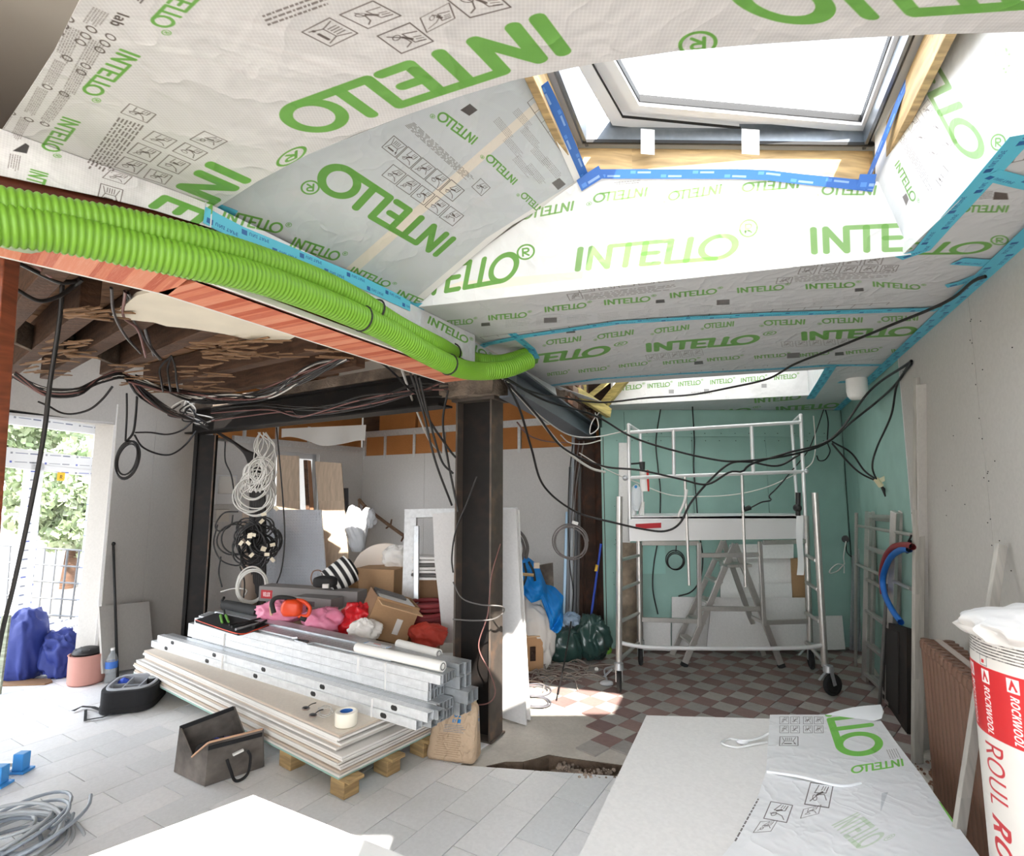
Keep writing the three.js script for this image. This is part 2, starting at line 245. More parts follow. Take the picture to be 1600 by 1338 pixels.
function strip(ps, w, nrm, lift = 0.002) { // a ribbon of tape along points, w wide, nrm towards the room
  const c = ps.map((p, i) => { const d = ps[Math.min(i + 1, ps.length - 1)].clone().sub(ps[Math.max(0, i - 1)]).normalize(); return [p.clone().addScaledVector(nrm, lift), d.cross(nrm).normalize()]; });
  const pos = [], uv = []; let run = 0;
  for (let i = 0; i + 1 < c.length; i++) {
    const [p, a] = c[i], [q, b] = c[i + 1], L = p.distanceTo(q), h = w / 2, e = 0.001;
    const P = [p.clone().addScaledVector(a, -h), p.clone().addScaledVector(a, h), q.clone().addScaledVector(b, h), q.clone().addScaledVector(b, -h)], B = P.map((v) => v.clone().addScaledVector(nrm, -e));
    const U = [[run, 0], [run, 1], [run + L, 1], [run + L, 0]];
    const quad = (a0, b0, c0, d0) => { for (const [k, u] of [[a0, 0], [b0, 1], [c0, 2], [a0, 0], [c0, 2], [d0, 3]]) { pos.push(k.x, k.y, k.z); uv.push(...U[u]); } };
    quad(...P); quad(B[3], B[2], B[1], B[0]); quad(P[0], P[3], B[3], B[0]); quad(P[1], B[1], B[2], P[2]); run += L;
  }
  const g = new THREE.BufferGeometry(); g.setAttribute('position', new THREE.Float32BufferAttribute(pos, 3)); g.setAttribute('uv', new THREE.Float32BufferAttribute(uv, 2)); g.computeVertexNormals(); return g;
}
function tapeMat(bg, fg, word) {
  const c = document.createElement('canvas'); c.width = 512; c.height = 128; const x = c.getContext('2d'); x.fillStyle = bg; x.fillRect(0, 0, 512, 128); x.fillStyle = fg;
  for (const [o, y] of [[20, 62], [276, 112]]) { x.fillRect(o, y - 44, 44, 40); x.clearRect(0, 0, 0, 0); x.font = 'bold 38px sans-serif'; if (word) x.fillText(word, o + 58, y - 6); else { x.globalAlpha = 0.4; x.fillStyle = '#ffffff'; x.fillRect(o + 60, y - 40, 110, 26); x.globalAlpha = 1; x.fillStyle = fg; } }
  const t = new THREE.CanvasTexture(c); t.colorSpace = THREE.SRGBColorSpace; t.wrapS = t.wrapT = THREE.RepeatWrapping; t.repeat.set(1 / 0.24, 1); return M('#ffffff', 0.45, { map: t, tri: false });
}
K.uni = tapeMat('#58bdd6', '#1b5d9c', 'UNI TAPE'); K.bluet = tapeMat('#2f66b4', '#4d84cc', '');
function decal(w, h, bg, draw, W = 256) { const c = document.createElement('canvas'); c.width = W; c.height = Math.round((W * h) / w); const x = c.getContext('2d'); x.fillStyle = bg; x.fillRect(0, 0, c.width, c.height); draw(x, c.width, c.height); const t = new THREE.CanvasTexture(c); t.colorSpace = THREE.SRGBColorSpace; return M('#ffffff', 0.6, { map: t, tri: false }); }

// ---------- the room ----------
const H = 2.5, D = V(0.51, 0, -0.86).normalize(), E1 = V(0.86, 0, 0.51).normalize();
const CE = new Pl(V(0, H, -2), V(1, H, -2), V(0, H, -3));
const RW = wallPl(V(3.6, 0, -5.89), V(1.5, 0, -1.0)), LW = wallPl(V(-3.72, 0, -3.6), V(-3.5, 0, -5.95));
const TW = wallPl(V(0.97, 0, -5.89), V(3.7, 0, -5.89)), B1 = wallPl(V(-3.42, 0, -6.3), V(-2.26, 0, -8.25)), B2 = wallPl(V(-2.26, 0, -8.25), V(0.95, 0, -6.35));
const xz = (p) => [p.x, p.z];
// floor: concrete slab with a broken-out trench
const trench = [[758, 1194], [790, 1187], [817, 1187], [840, 1181], [857, 1176], [880, 1180], [969, 1192], [1010, 1196], [1010, 1214], [965, 1210], [930, 1212], [901, 1213], [870, 1208], [845, 1207], [817, 1206], [797, 1211], [775, 1205]].map(([a, b]) => xz(F(a, b)));
{
  const sh = new THREE.Shape([[-5.1, -9], [4.4, -9], [4.4, 3.6], [-5.1, 3.6]].map(([x, z]) => new THREE.Vector2(x, -z)));
  sh.holes.push(new THREE.Path(trench.map(([x, z]) => new THREE.Vector2(x, -z))));
  const g = new THREE.ExtrudeGeometry(sh, { depth: 0.14, bevelEnabled: false }).rotateX(-Math.PI / 2).translate(0, -0.15, 0);
  const floor = struct('floor', g, K.conc);
  part(floor, 'trench_bottom', prism([[-0.6, -4], [1.2, -4], [1.2, -3], [-0.6, -3]], -0.24, -0.13), K.soil);
  // slate-look tiles in running bond, cut along the trench and the walls
  const tm = [0, 1, 2, 3].map((i) => M(['#f0f1f1', '#e9ebec', '#f4f4f4', '#edeeef'][i], 0.5, { map: T.fine, bump: T.slate, bs: 0.0012 }));
  const lw = 0.40, ww = 0.21, gap = 0.004, half = (poly, p, n) => { const out = []; for (let i = 0; i < poly.length; i++) { const a = poly[i], b = poly[(i + 1) % poly.length], da = (a[0] - p[0]) * n[0] + (a[1] - p[1]) * n[1], db = (b[0] - p[0]) * n[0] + (b[1] - p[1]) * n[1]; if (da >= 0) out.push(a); if (da * db < 0) { const t = da / (da - db); out.push([a[0] + (b[0] - a[0]) * t, a[1] + (b[1] - a[1]) * t]); } } return out; };
  const t1 = F(758, 1197), t2 = F(1010, 1215), dx = t2.x - t1.x, dz = t2.z - t1.z, tn = [-dz, dx].map((q) => q / Math.hypot(dx, dz)); if (tn[1] < 0) { tn[0] *= -1; tn[1] *= -1; }
  const o = F(554, 1259), rest = []; let n = 0;
  const tiles = [];
  for (let r = -14; r < 26; r++) for (let c = -16; c < 12; c++) {
    const s0 = c * lw + (((r % 2) + 2) % 2) * lw * 0.5, q0 = r * ww; let poly = [[0, 0], [1, 0], [1, 1], [0, 1]].map(([a, b]) => { const s = s0 + gap / 2 + a * (lw - gap), q = q0 + gap / 2 + b * (ww - gap); return [o.x + D.x * s - E1.x * q, o.z + D.z * s - E1.z * q]; });
    poly = half(poly, [-4.5, 0], [1, 0]); if (poly.length > 2) poly = half(poly, [1.55, 0], [-1, 0]); if (poly.length > 2) poly = half(poly, [0, -5.7], [0, 1]); if (poly.length > 2) poly = half(poly, [0, -1.3], [0, -1]);
    if (poly.length > 2) poly = poly[0][0] > -0.3 && poly[0][1] < -2.4 ? half(poly, [t1.x, t1.z + 0.012], tn) : poly[0][1] < -3.1 ? half(poly, [-0.22, -3.5], [-0.86, -0.51]) : poly;
    if (poly.length > 2) tiles.push(poly);
  }
  tiles.sort((a, b) => b[0][1] - a[0][1]);
  for (const poly of tiles) { let A = 0; poly.forEach((p, i) => { const q = poly[(i + 1) % poly.length]; A += p[0] * q[1] - q[0] * p[1]; }); if (Math.abs(A) < 0.002) continue; if (A > 0) poly.reverse(); const y = rnd(-0.0012, 0.0008), g = prism(poly, -0.012, y); n++ < 290 ? part(floor, 'tile', g, tm[Math.floor(rnd(0, 4))]) : rest.push(triUV(g)); }
  if (rest.length) { const m = part(floor, 'tiles_beyond', mergeGeometries(rest), tm[0]); m.userData.kind = 'stuff'; }
  // small encaustic tiles, red and grey, set corner to corner
  const dm = ['#a58a86', '#9b807d', '#b9b6b3', '#b0adab', '#937a78', '#c0bdb9'].map((c) => M(c, 0.7, { map: T.conc })), s = 0.155, far = [];
  const near = []; const tri = [[0, -s / 2 * 1.38], [s / 2 * 1.38, 0], [0, s / 2 * 1.38], [-s / 2 * 1.38, 0]];
  const base = (() => { const g = prism(tri.map(([a, b]) => [a, b]), -0.012, 0); return g; })();
  const mo = [[600, 1130], [640, 1060], [800, 1036], [845, 1085], [880, 1108], [926, 1128], [920, 1148], [905, 1163], [948, 1189], [760, 1196], [690, 1190]].map(([a, b]) => xz(F(a, b)));
  const inMortar = (x, z) => { let r = false; for (let i = 0, j = mo.length - 1; i < mo.length; j = i++) if (mo[i][1] > z !== mo[j][1] > z && x < ((mo[j][0] - mo[i][0]) * (z - mo[i][1])) / (mo[j][1] - mo[i][1]) + mo[i][0]) r = !r; return r; };
  const p1 = F(1010, 1192), L0 = F(860, 1176);
  for (let i = -40; i < 40; i++) for (let j = -40; j < 40; j++) {
    const st = s * 1.41, x = 0.4 + ((i + j) * st) / 2, z = -4.2 + ((i - j) * st) / 2;
    if (z < -5.84 || x < 0.05 || x > 1.0 - 0.43 * z || z > -2.2 || z > L0.z - 0.06 + (x - L0.x) * 0.12 || inMortar(x, z)) continue;
    const red = (((i + j) % 2) + 2) % 2 === 0; near.push([x, z, red]);
  }
  near.sort((a, b) => b[1] - a[1]);
  near.forEach(([x, z, red], k) => { const m = dm[red ? [0, 1, 4][k % 3] : [2, 3, 5][k % 3]], y = rnd(-0.001, 0.001); if (k < 290) { const g = base.clone(); part(floor, 'tile', g.translate(x, y, z), m); } else far.push([base.clone().translate(x, y, z), red]); });
  for (const red of [true, false]) { const l = far.filter((q) => q[1] === red).map((q) => triUV(q[0])); if (l.length) { const m = part(floor, red ? 'red_tiles_beyond' : 'grey_tiles_beyond', mergeGeometries(l), dm[red ? 0 : 2]); m.userData.kind = 'stuff'; } }
  for (let i = 0; i < 7; i++) { const [a, b] = [trench[i], trench[i + 1]]; part(floor, 'trench_wall', bar(V(a[0], -0.072, a[1] + 0.004), V(b[0], -0.072, b[1] + 0.004), 0.012, 0.118, UP, false), K.soil); }
  // mortar spread round the column and rubble along the trench
  const rub = []; for (let i = 0; i < 46; i++) { const q = F(rnd(862, 905), rnd(1184, 1203)); rub.push(new THREE.DodecahedronGeometry(rnd(0.006, 0.022), 0).rotateX(rnd(0, 3)).translate(q.x, rnd(-0.11, -0.02), q.z)); }
  for (let i = 0; i < 60; i++) { const q = F(rnd(905, 968), rnd(1202, 1216)); rub.push(new THREE.DodecahedronGeometry(rnd(0.003, 0.012), 0).rotateX(rnd(0, 3)).translate(q.x, 0.0, q.z)); }
  const ru = part(floor, 'rubble', join(rub), K.rubble); ru.userData.kind = 'stuff';
  part(floor, 'broken_lump', blob(V(F(884, 1196).x, -0.13, F(884, 1196).z), [0.12, 0.07, 0.07], 5, { a: 0.7, seg: 26 }), K.rubble);
}
// roof with the openings for the roof windows
const sk1 = [V(0.29, 0, -2.11), V(1.5, 0, -2.13), V(1.5 - 0.43, 0, -1.01), V(-0.14, 0, -0.99)];
const sk2 = [V(0.45, 0, -4.5), V(2.3, 0, -3.95), V(2.7, 0, -4.95), V(1.2, 0, -5.35)];
{
  const sh = new THREE.Shape([[-5.1, -9], [4.4, -9], [4.4, 3.6], [-5.1, 3.6]].map(([x, z]) => new THREE.Vector2(x, -z)));
  for (const h of [sk1.map(xz), sk2.map(xz), [[-1.3, 0.3], [-0.25, 0.3], [-0.25, 1.15], [-1.3, 1.15]], [[-2.9, -5.0], [-1.5, -5.0], [-1.5, -4.35], [-2.9, -4.35]]]) sh.holes.push(new THREE.Path(h.map(([x, z]) => new THREE.Vector2(x, -z))));
  struct('roof', new THREE.ExtrudeGeometry(sh, { depth: 0.12, bevelEnabled: false }).rotateX(-Math.PI / 2).translate(0, 3.05, 0), K.roof);
}
// walls
const wl = (pl, sa, sb, ya, yb, th, off = 0) => extr(pl, [[sa, ya], [sb, ya], [sb, yb], [sa, yb]].map(([s, y]) => [s, (y - pl.o.y) * Math.sign(pl.v.y)]), th, off);
{
  const L = V(3.6, 0, -5.89).distanceTo(V(1.5, 0, -1.0));
  const wr = struct('wall_right', wl(RW, -0.3, L, 0, 3.05, 0.2, -0.02), K.teal);
  const s1 = RW.hit(1428, 800)[0], seam = RW.hit(1517, 457)[0];
  for (const [a, b] of [[s1, seam - 0.002], [seam + 0.002, L]]) part(wr, 'plasterboard', wl(RW, a, b, 0.06, 2.52, 0.02, 0.012), K.greyBoard, 'light grey plasterboard panel');
  part(wr, 'edge_trim', wl(RW, s1 - 0.012, s1, 0.06, 2.5, 0.03, 0.014), K.whiteBoard);
  for (const [a, b] of [[0, 0.72], [0.724, s1 - 0.014]]) part(wr, 'green_plasterboard', wl(RW, a, b, 0.02, 2.5, 0.018, -0.001), K.teal);
  const sc = []; for (let i = 0; i < 60; i++) { const s = i % 2 ? seam + rnd(-0.03, 0.03) : rnd(s1, L - 0.5), q = RW.pt(s, rnd(0.4, 2.4) * Math.sign(RW.v.y), 0.0125); sc.push(new THREE.CylinderGeometry(0.003, 0.003, 0.002, 6).rotateZ(Math.PI / 2).translate(q.x, q.y, q.z)); }
  const sm = part(wr, 'screw_heads', join(sc), K.rubber); sm.userData.kind = 'stuff';
  struct('wall_right', prism([[1.5, -1], [1.8, -1], [1.8, 3.4], [1.5, 3.4]], 0, 3.05), K.greyBoard);
  const tw = struct('wall_back', prism([[0.98, -5.9], [4.0, -5.9], [4.0, -6.1], [0.98, -6.1]], 0, 3.05), K.teal);
  for (const [a, b, y0, y1] of [[0.98, 1.22, 0.02, 2.47], [1.224, 1.95, 0.02, 2.2], [1.954, 2.75, 0.02, 2.2], [2.754, 3.58, 0.02, 2.2], [1.224, 3.58, 2.204, 2.48]]) part(tw, 'green_plasterboard', prism([[a, -5.88], [b, -5.88], [b, -5.902], [a, -5.902]], y0, y1), K.teal);
  part(tw, 'corner_profile', sweep(V(1.06, 0, -5.872), V(1.06, 2.3, -5.872), cprof(0.1, 0.02, 0.003, 0.003), V(0, 0, 1)), K.teal);
  const so = []; for (const y of [2.16, 2.24]) for (let x = 1.3; x < 3.5; x += 0.16) so.push(new THREE.SphereGeometry(0.005, 5, 4).translate(x + rnd(-0.02, 0.02), y, -5.879)); for (let i = 0; i < 24; i++) so.push(new THREE.SphereGeometry(0.004, 5, 4).translate(rnd(0.98, 1.2), rnd(0.3, 2.2), -5.879));
  const sp = part(tw, 'screw_heads', join(so), K.rubber); sp.userData.kind = 'stuff';
  part(tw, 'filler_patch', prism([[1.3, -5.876], [1.62, -5.876], [1.62, -5.881], [1.3, -5.881]], 0.75, 1.05), M('#9cc7bd', 0.9));
  part(tw, 'filler_patch', prism([[1.25, -5.874], [1.33, -5.874], [1.33, -5.881], [1.25, -5.881]], 0.2, 1.3), M('#a6cbc3', 0.9));
}
{ // left wall with a deep splayed opening and a glazed door at its outer side
  const a = LW.hit(178, 700)[0], q = LW.hit(178, 664), top = Math.abs(q[1]), end = V(-3.72, 0, -3.6).distanceTo(V(-3.5, 0, -5.95));
  const FR = wallPl(V(-4.72, 0, -4.6), V(-4.52, 0, -6.2));
  const w = struct('wall_left', join([wl(LW, a, end + 0.25, 0, 3.05, 0.2), wl(LW, -0.9, a, top, 3.05, 0.2), wl(LW, -7.2, -0.9, 0, 3.05, 0.28)]), K.greyBoard);
  const j1 = LW.hit(232, 800)[0];
  for (const [u, v] of [[a + 0.001, j1 - 0.002], [j1 + 0.002, end]]) part(w, 'plasterboard', wl(LW, u, v, 0.05, 2.36, 0.014, 0.012), K.greyBoard);
  const ri = LW.P(177, 700).setY(0), ro = FR.P(166, 700).setY(0); part(w, 'reveal_board', bar(ri.clone().setY(1.2), ro.clone().addScaledVector(ro.clone().sub(ri).normalize(), 0.1).setY(1.2), 0.02, 2.4, UP, false), K.whiteBoard);
  const tl = LW.P(177, 662), to = FR.P(170, 659), h0 = LW.P(-60, 640), h1 = FR.P(-60, 631); part(w, 'reveal_board', (() => { const pl = new Pl(tl, to, h0); return extr(pl, [tl, to, h1, h0].map((p) => pl.st(p)), 0.02, 0.01); })(), K.whiteBoard);
  part(w, 'outer_wall', join([wl(FR, -1.2, FR.hit(172, 700)[0], FR.P(172, 664).y, 3.05, 0.2, -0.02), wl(FR, FR.hit(172, 700)[0], 2.2, 0, 3.05, 0.2, -0.02)]), K.whiteBoard);
  part(w, 'side_wall', wl(wallPl(V(-3.7, 0, -2.69), V(-4.8, 0, -3.3)), 0, 1.3, 0, 3.05, 0.2), K.whiteBoard);
  const pr = decal(0.6, 0.6, '#dcdee1', (x) => { x.fillStyle = '#6d7690'; for (let i = 0; i < 4; i++) { x.fillRect(20, 18 + i * 64, 60, 9); x.fillRect(96, 20 + i * 64, 90, 5); x.fillStyle = i % 2 ? '#5a68b8' : '#8b8f98'; x.fillRect(205, 16 + i * 64, 16, 14); } });
  pr.map.wrapS = pr.map.wrapT = THREE.RepeatWrapping; pr.map.repeat.set(3, 3); pr.tri = true;
  const door = struct('door_1', pslab(FR, [[-60, 634], [172, 664], [168, 681], [-60, 653]], 0.07), pr, 'white glazed double door with top light');
  const bars = [['frame_stile', [[158, 664], [171, 664], [150, 992], [136, 992]], 0.07], ['transom', [[-60, 690], [160, 717], [158, 737], [-60, 712]], 0.075], ['sash_rail', [[-60, 712], [152, 735], [150, 745], [-60, 722]], 0.06], ['sash_stile', [[49, 722], [69, 724], [46, 968], [26, 966]], 0.08], ['sash_stile', [[148, 736], [160, 737], [136, 985], [123, 985]], 0.06], ['bottom_rail', [[-60, 958], [137, 970], [136, 985], [-60, 972]], 0.07]];
  for (const [n, p, t] of bars) part(door, n, pslab(FR, p, t, 0.005), pr);
  for (const p of [[[-60, 650], [160, 678], [158, 720], [-60, 693]], [[-60, 716], [52, 728], [30, 962], [-60, 955]], [[66, 728], [150, 738], [125, 972], [44, 966]]]) part(door, 'glass_pane', pslab(FR, p, 0.012, -0.025), M('#ffffff', 0.02, { transmission: 1, thickness: 0, ior: 1.2, specularIntensity: 0.3 }));
  const rl = decal(0.1, 0.11, '#e8b528', (x, W2, H2) => { x.fillStyle = '#4a3a10'; x.font = `bold ${H2 * 0.62}px sans-serif`; x.textAlign = 'center'; x.fillText('R', W2 / 2, H2 * 0.76); });
  const st = FR.P(88, 738).distanceTo(FR.P(100, 738)), s2 = FR.P(94, 738).distanceTo(FR.P(94, 751)), g = new THREE.BoxGeometry(st, s2, 0.002); g.applyMatrix4(frame(UP.clone().cross(FR.n), UP, FR.n, FR.P(94, 745).addScaledVector(FR.n, 0.01))); part(door, 'sticker', g, rl, 'small yellow sticker reading R');
}
{ // partition and back wall of the far bay
  const o1 = B1.hit(432, 705), o2 = B1.hit(500, 712), L1 = V(-3.42, 0, -6.3).distanceTo(V(-2.26, 0, -8.25)), sg = Math.sign(B1.v.y);
  const yb = 0.35, yt = Math.max(o1[1] * sg, o2[1] * sg), w = struct('wall_far_left', join([wl(B1, -0.5, o1[0], 0, 2.2, 0.15), wl(B1, o2[0], L1, 0, 2.2, 0.15), wl(B1, o1[0], o2[0], 0, yb, 0.15), wl(B1, o1[0], o2[0], yt, 2.2, 0.15), wl(B1, -0.5, L1, 2.2, 3.05, 0.02, -0.14)]), K.whiteBoard);
  part(w, 'plasterboard', wl(B1, 0.0, o1[0] - 0.02, 0.3, 2.14, 0.014, 0.014), K.whiteBoard);
  const fr = struct('window_1', join([wl(B1, o1[0], o2[0], yt - 0.07, yt, 0.06, -0.08), wl(B1, o1[0], o1[0] + 0.06, yb, yt, 0.06, -0.08), wl(B1, o2[0] - 0.06, o2[0], yb, yt, 0.06, -0.08)]), K.pvc);
  part(fr, 'glass_pane', wl(B1, o1[0] + 0.06, o2[0] - 0.06, yb, yt - 0.07, 0.01, -0.1), M('#ffffff', 0.02, { transmission: 1, thickness: 0, ior: 1.2, specularIntensity: 0.3 }));
  const L2 = V(-2.26, 0, -8.25).distanceTo(V(0.95, 0, -6.35)), w2 = struct('wall_far_back', wl(B2, -0.1, L2 + 0.4, 0, 3.05, 0.15, -0.08), K.oldWood);
  for (const [a, b] of [[0, 1.2], [1.204, 2.4], [2.404, L2 + 0.35]]) part(w2, 'plasterboard', wl(B2, a, b, 0.02, 2.15, 0.014, 0), K.whiteBoard);
  for (const [a, b] of [[0.05, 0.42], [0.46, 0.98], [1.02, 1.5], [1.56, 2.1], [2.14, 2.7], [2.76, L2 + 0.2]]) part(w2, 'insulation_panel', wl(B2, a, b, 2.1, 2.48, 0.06, -0.015), K.insul);
  for (const [a, b] of [[0.3, 1.0], [1.05, 1.9], [1.95, L2]]) part(w2, 'insulation_panel', wl(B2, a, b, 2.5, 2.9, 0.06, -0.02), K.insul);
  for (const s of [0.02, 0.44, 1.0, 1.53, 2.12, 2.73]) part(w2, 'metal_stud', wl(B2, s - 0.02, s + 0.02, 2.1, 2.47, 0.03, 0.004), K.galvWhite);
  part(w2, 'metal_rail', wl(B2, 0, L2, 2.43, 2.52, 0.03, 0.012), K.galvWhite);
  const w1u = part(w, 'insulation_panel', wl(B1, 0, L1, 2.24, 2.9, 0.05, -0.05), K.insul); for (const s of [0.35, 0.8, 1.3, 1.75]) part(w, 'metal_stud', wl(B1, s - 0.02, s + 0.02, 2.2, 2.5, 0.03, -0.03), K.galvWhite); part(w, 'metal_rail', wl(B1, 0.2, L1, 2.2, 2.28, 0.05, 0.0), K.galvWhite);
}
{ // walls out of sight that close the house: towards the camera's back, with a wide garden opening
  struct('wall_front', join([box(0.5, 3.05, 0.25, -4.2, 0, 3.3), box(0.4, 3.05, 0.25, 1.6, 0, 3.3), box(5.4, 0.3, 0.25, -1.25, 2.75, 3.3)]), K.whiteBoard);
  struct('wall_far_side', prism([[3.6, -5.9], [4.3, -5.9], [4.3, -8.9], [3.6, -8.9]], 0, 3.05), K.whiteBoard);
  struct('wall_far_end', prism([[-4.6, -8.7], [4.3, -8.7], [4.3, -8.95], [-4.6, -8.95]], 0, 3.05), K.whiteBoard);
}
// ---------- steel ----------
{
  const P = V(-0.14, 0, -3.7), e2 = V(0.45, 0, -0.9).normalize(), e1 = V(0.9, 0, 0.45).normalize(), hb = 2.24, fl = 0.17, W = 0.275;
  const Q = (a, b, y) => P.clone().addScaledVector(e1, -a).addScaledVector(e2, b).setY(y);
  const col = thing('steel_column', 'thick dark steel column standing on the floor between the metal studs and the leaning white boards', 'column', V(P.x - 0.12, 0, P.z - 0.1));
  const plate = (a0, a1, b0, b1, y0, y1) => prism([[a0, b0], [a1, b0], [a1, b1], [a0, b1]].map(([a, b]) => xz(Q(a, b, 0))), y0, y1);
  part(col, 'flange', plate(0, 0.014, 0, fl, 0, hb), K.mill); part(col, 'flange', plate(W, W + 0.014, 0, fl, 0, hb), K.mill); part(col, 'web', plate(0.014, W, fl / 2 - 0.006, fl / 2 + 0.006, 0, hb), K.millDark);
  part(col, 'head_plate', plate(-0.03, W + 0.04, -0.02, fl + 0.03, hb, hb + 0.02), K.mill); part(col, 'foot_plate', plate(-0.01, W + 0.03, -0.005, fl + 0.02, 0.0, 0.012), K.mill);
  const cap = solo('concrete_padstone', 'rough broken concrete padstone on the head of the dark column under the green ducts', 'concrete block', (() => { const g = new THREE.BoxGeometry(0.42, 0.12, 0.3, 10, 5, 8), p = g.attributes.position; for (let i = 0; i < p.count; i++) { const k = 0.02; p.setXYZ(i, p.getX(i) + k * NZ.noise(p.getX(i) * 20, p.getY(i) * 20, 3), p.getY(i) + k * NZ.noise(p.getX(i) * 18, 5, p.getZ(i) * 20), p.getZ(i) + k * NZ.noise(7, p.getY(i) * 20, p.getX(i) * 19)); } g.computeVertexNormals(); return g.applyMatrix4(frame(e1, UP, e1.clone().cross(UP).negate().negate(), Q(0.16, 0.06, hb + 0.085))); })(), K.rubble);
  const beam = solo('steel_beam', 'black steel beam from the left post to the dark column, hung with cables', 'beam', sweep(V(-3.32, 2.2, -5.62), V(-0.47, 2.2, -3.78), iprof(0.16, 0.24, 0.014, 0.01)), K.millDark);
  const g3 = sweep(V(0.0, 2.24, -3.62), V(0.95, 2.17, -6.3), iprof(0.18, 0.17, 0.014, 0.06));
  solo('steel_beam', 'grey painted steel beam running back from the column above the second post', 'beam', g3, K.paintSteel);
  const post = (x, z, n, lab, m1, m2, w = 0.2) => { const t = thing('steel_post', lab, 'post', V(x, 0, z)); part(t, 'flange', box(0.014, 2.2, w, x - w / 2, 0, z, 0.5), m1); part(t, 'flange', box(0.014, 2.2, w, x + w / 2, 0, z + 0.06, 0.5), m2); part(t, 'web', box(w, 2.2, 0.01, x, 0, z + 0.03, 0.3), m1); };
  post(-3.19, -5.68, 0, 'dark steel post under the left end of the black beam, behind the hanging cables', K.millDark, K.mill, 0.22);
  post(0.84, -6.0, 0, 'rust-brown steel post beside the green plasterboard strip', K.rustPost, K.rustPost, 0.2);
  struct('beam_fill', sweep(V(-3.2, 2.445, -5.6), V(-0.45, 2.445, -3.76), [[-0.1, 0], [0.1, 0], [0.1, 0.08], [-0.1, 0.08]]), K.rubble, 'rough concrete above the black beam');
  // brick course laid on the grey beam
  const bw = struct('wall_brick_remnant', sweep(V(0.42, 2.385, -4.75), V(0.93, 2.365, -6.2), [[-0.05, 0], [0.05, 0], [0.05, 0.62], [-0.05, 0.62]]), K.rubble, 'broken brickwork above the grey beam');
  const dd = V(0.51, 0, -1.45).normalize(); for (let r = 0; r < 4; r++) for (let i = 0; i < 7; i++) { const s = i * 0.21 + (r % 2) * 0.1, c = V(0.42, 2.42 + r * 0.07, -4.75).addScaledVector(dd, s + 0.1); if (rnd() < 0.12) continue; part(bw, 'brick', box(0.06, 0.06, 0.2, 0, 0, 0).applyMatrix4(new THREE.Matrix4().makeRotationY(Math.atan2(dd.x, dd.z))).translate(c.x + 0.045, c.y - 0.03, c.z + 0.015), M(['#a87b64', '#b39080', '#8d6a58', '#c0aa9c'][(r * 7 + i) % 4], 0.95, { map: T.dirt })); }
}
// laminate-clad beam with stripes
const bmA = F(34, 367, 2.25), bmB = F(742, 592, 2.25), BD = bmB.clone().sub(bmA).normalize(), BE = V(-BD.z, 0, BD.x), bmM = F(309, 438, 2.25), bmN = F(560, 528, 2.25), sideAt = (px, off) => { const [p, q] = px < 309 ? [bmA, bmM] : px < 560 ? [bmM, bmN] : [bmN, bmB], n = V(-(q.z - p.z), 0, q.x - p.x).normalize().multiplyScalar(off); return wallPl(p.clone().setY(0).add(n), q.clone().setY(0).add(n)); };
{
  const A = bmA.clone().addScaledVector(bmM.clone().sub(bmA).normalize(), -0.45), Bq = bmB, mid = (p, k) => p.clone().addScaledVector(BE, -k);
  const stripe = decal(0.3, 1.4, '#d67a58', (x, W2, H2) => { let y = 0, i = 0; while (y < H2) { const h = rnd(8, 34); x.fillStyle = ['#dd8b6a', '#c5674a', '#d27a58', '#bd5a3b', '#dd9070'][i++ % 5]; x.fillRect(0, y, W2, h); y += h; } x.globalAlpha = 0.12; x.fillStyle = '#f7d7c4'; for (let k = 0; k < 900; k++) x.fillRect(rnd(0, W2), rnd(0, H2), rnd(8, 60), 1); }, 128);
  const t = thing('clad_beam', 'beam clad in orange striped laminate below and brown laminate on its side', 'beam', V(-0.9, 2.25, -2.2));
  const B2a = F(560, 528, 2.25); for (const [p, q] of [[A, bmM], [bmM, B2a], [B2a, Bq]]) {
    part(t, 'core', bar(mid(p, 0.11).setY(2.36), mid(q, 0.11).setY(2.36), 0.17, 0.18), K.oldDark);
    part(t, 'soffit_panel', bar(mid(p, 0.11).setY(2.258), mid(q, 0.11).setY(2.258), 0.21, 0.016, UP, false), stripe, 'orange striped laminate underside');
    part(t, 'side_panel', bar(mid(p, 0.01).setY(2.36), mid(q, 0.01).setY(2.36), 0.018, 0.22, UP, false), K.brownLam, 'brown laminate side');
    part(t, 'edge_trim', bar(mid(p, -0.006).setY(2.262), mid(q, -0.006).setY(2.262), 0.014, 0.022), K.white); part(t, 'edge_trim', bar(mid(p, 0.22).setY(2.255), mid(q, 0.22).setY(2.255), 0.01, 0.012), K.white);
  }
}

// ---------- ceiling: printed membrane, tapes, roof windows ----------
const mem = (label, pl, px, ppm, weave, draw, o = {}) => {
  const st = px.map((p) => (Array.isArray(p) ? pl.hit(p[0], p[1]) : pl.st(p))), sh = new Sheet(pl, st, ppm, o.base || '#c6c5c6', weave); draw(sh);
  const t = thing('insulation_membrane', label, 'membrane', pl.pt(...st[0]), 'printed insulation membranes');
  const m = part(t, 'sheet', sh.fit(extr(pl, st, 0.003, 0, o.holes || [])), sh.mat(o.mat)); t.sheet = sh; return t;
};
let tpN = 0;
const tp = (t, pl, px, w, mat = K.uni, lift = 0.0025 + 0.0011 * (tpN++ % 7)) => part(t, 'sealing_tape', strip(px.map((p) => (Array.isArray(p) ? pl.P(p[0], p[1]) : p)), w, pl.n, lift), mat);
const bB = CE.P(650, 480), bA = CE.P(310, 332), bC = CE.P(1410, 395), bD = CE.P(1600, 215), LLp = V(0.29, 2.9, -2.11), LRp = V(1.5, 2.9, -2.13);
const P2 = new Pl(bB, bA, LLp), P3 = new Pl(bB, bC, LLp), P4 = new Pl(bC, bD, LRp.clone().lerp(CE.P(1470, 65).setY(2.5), 0));
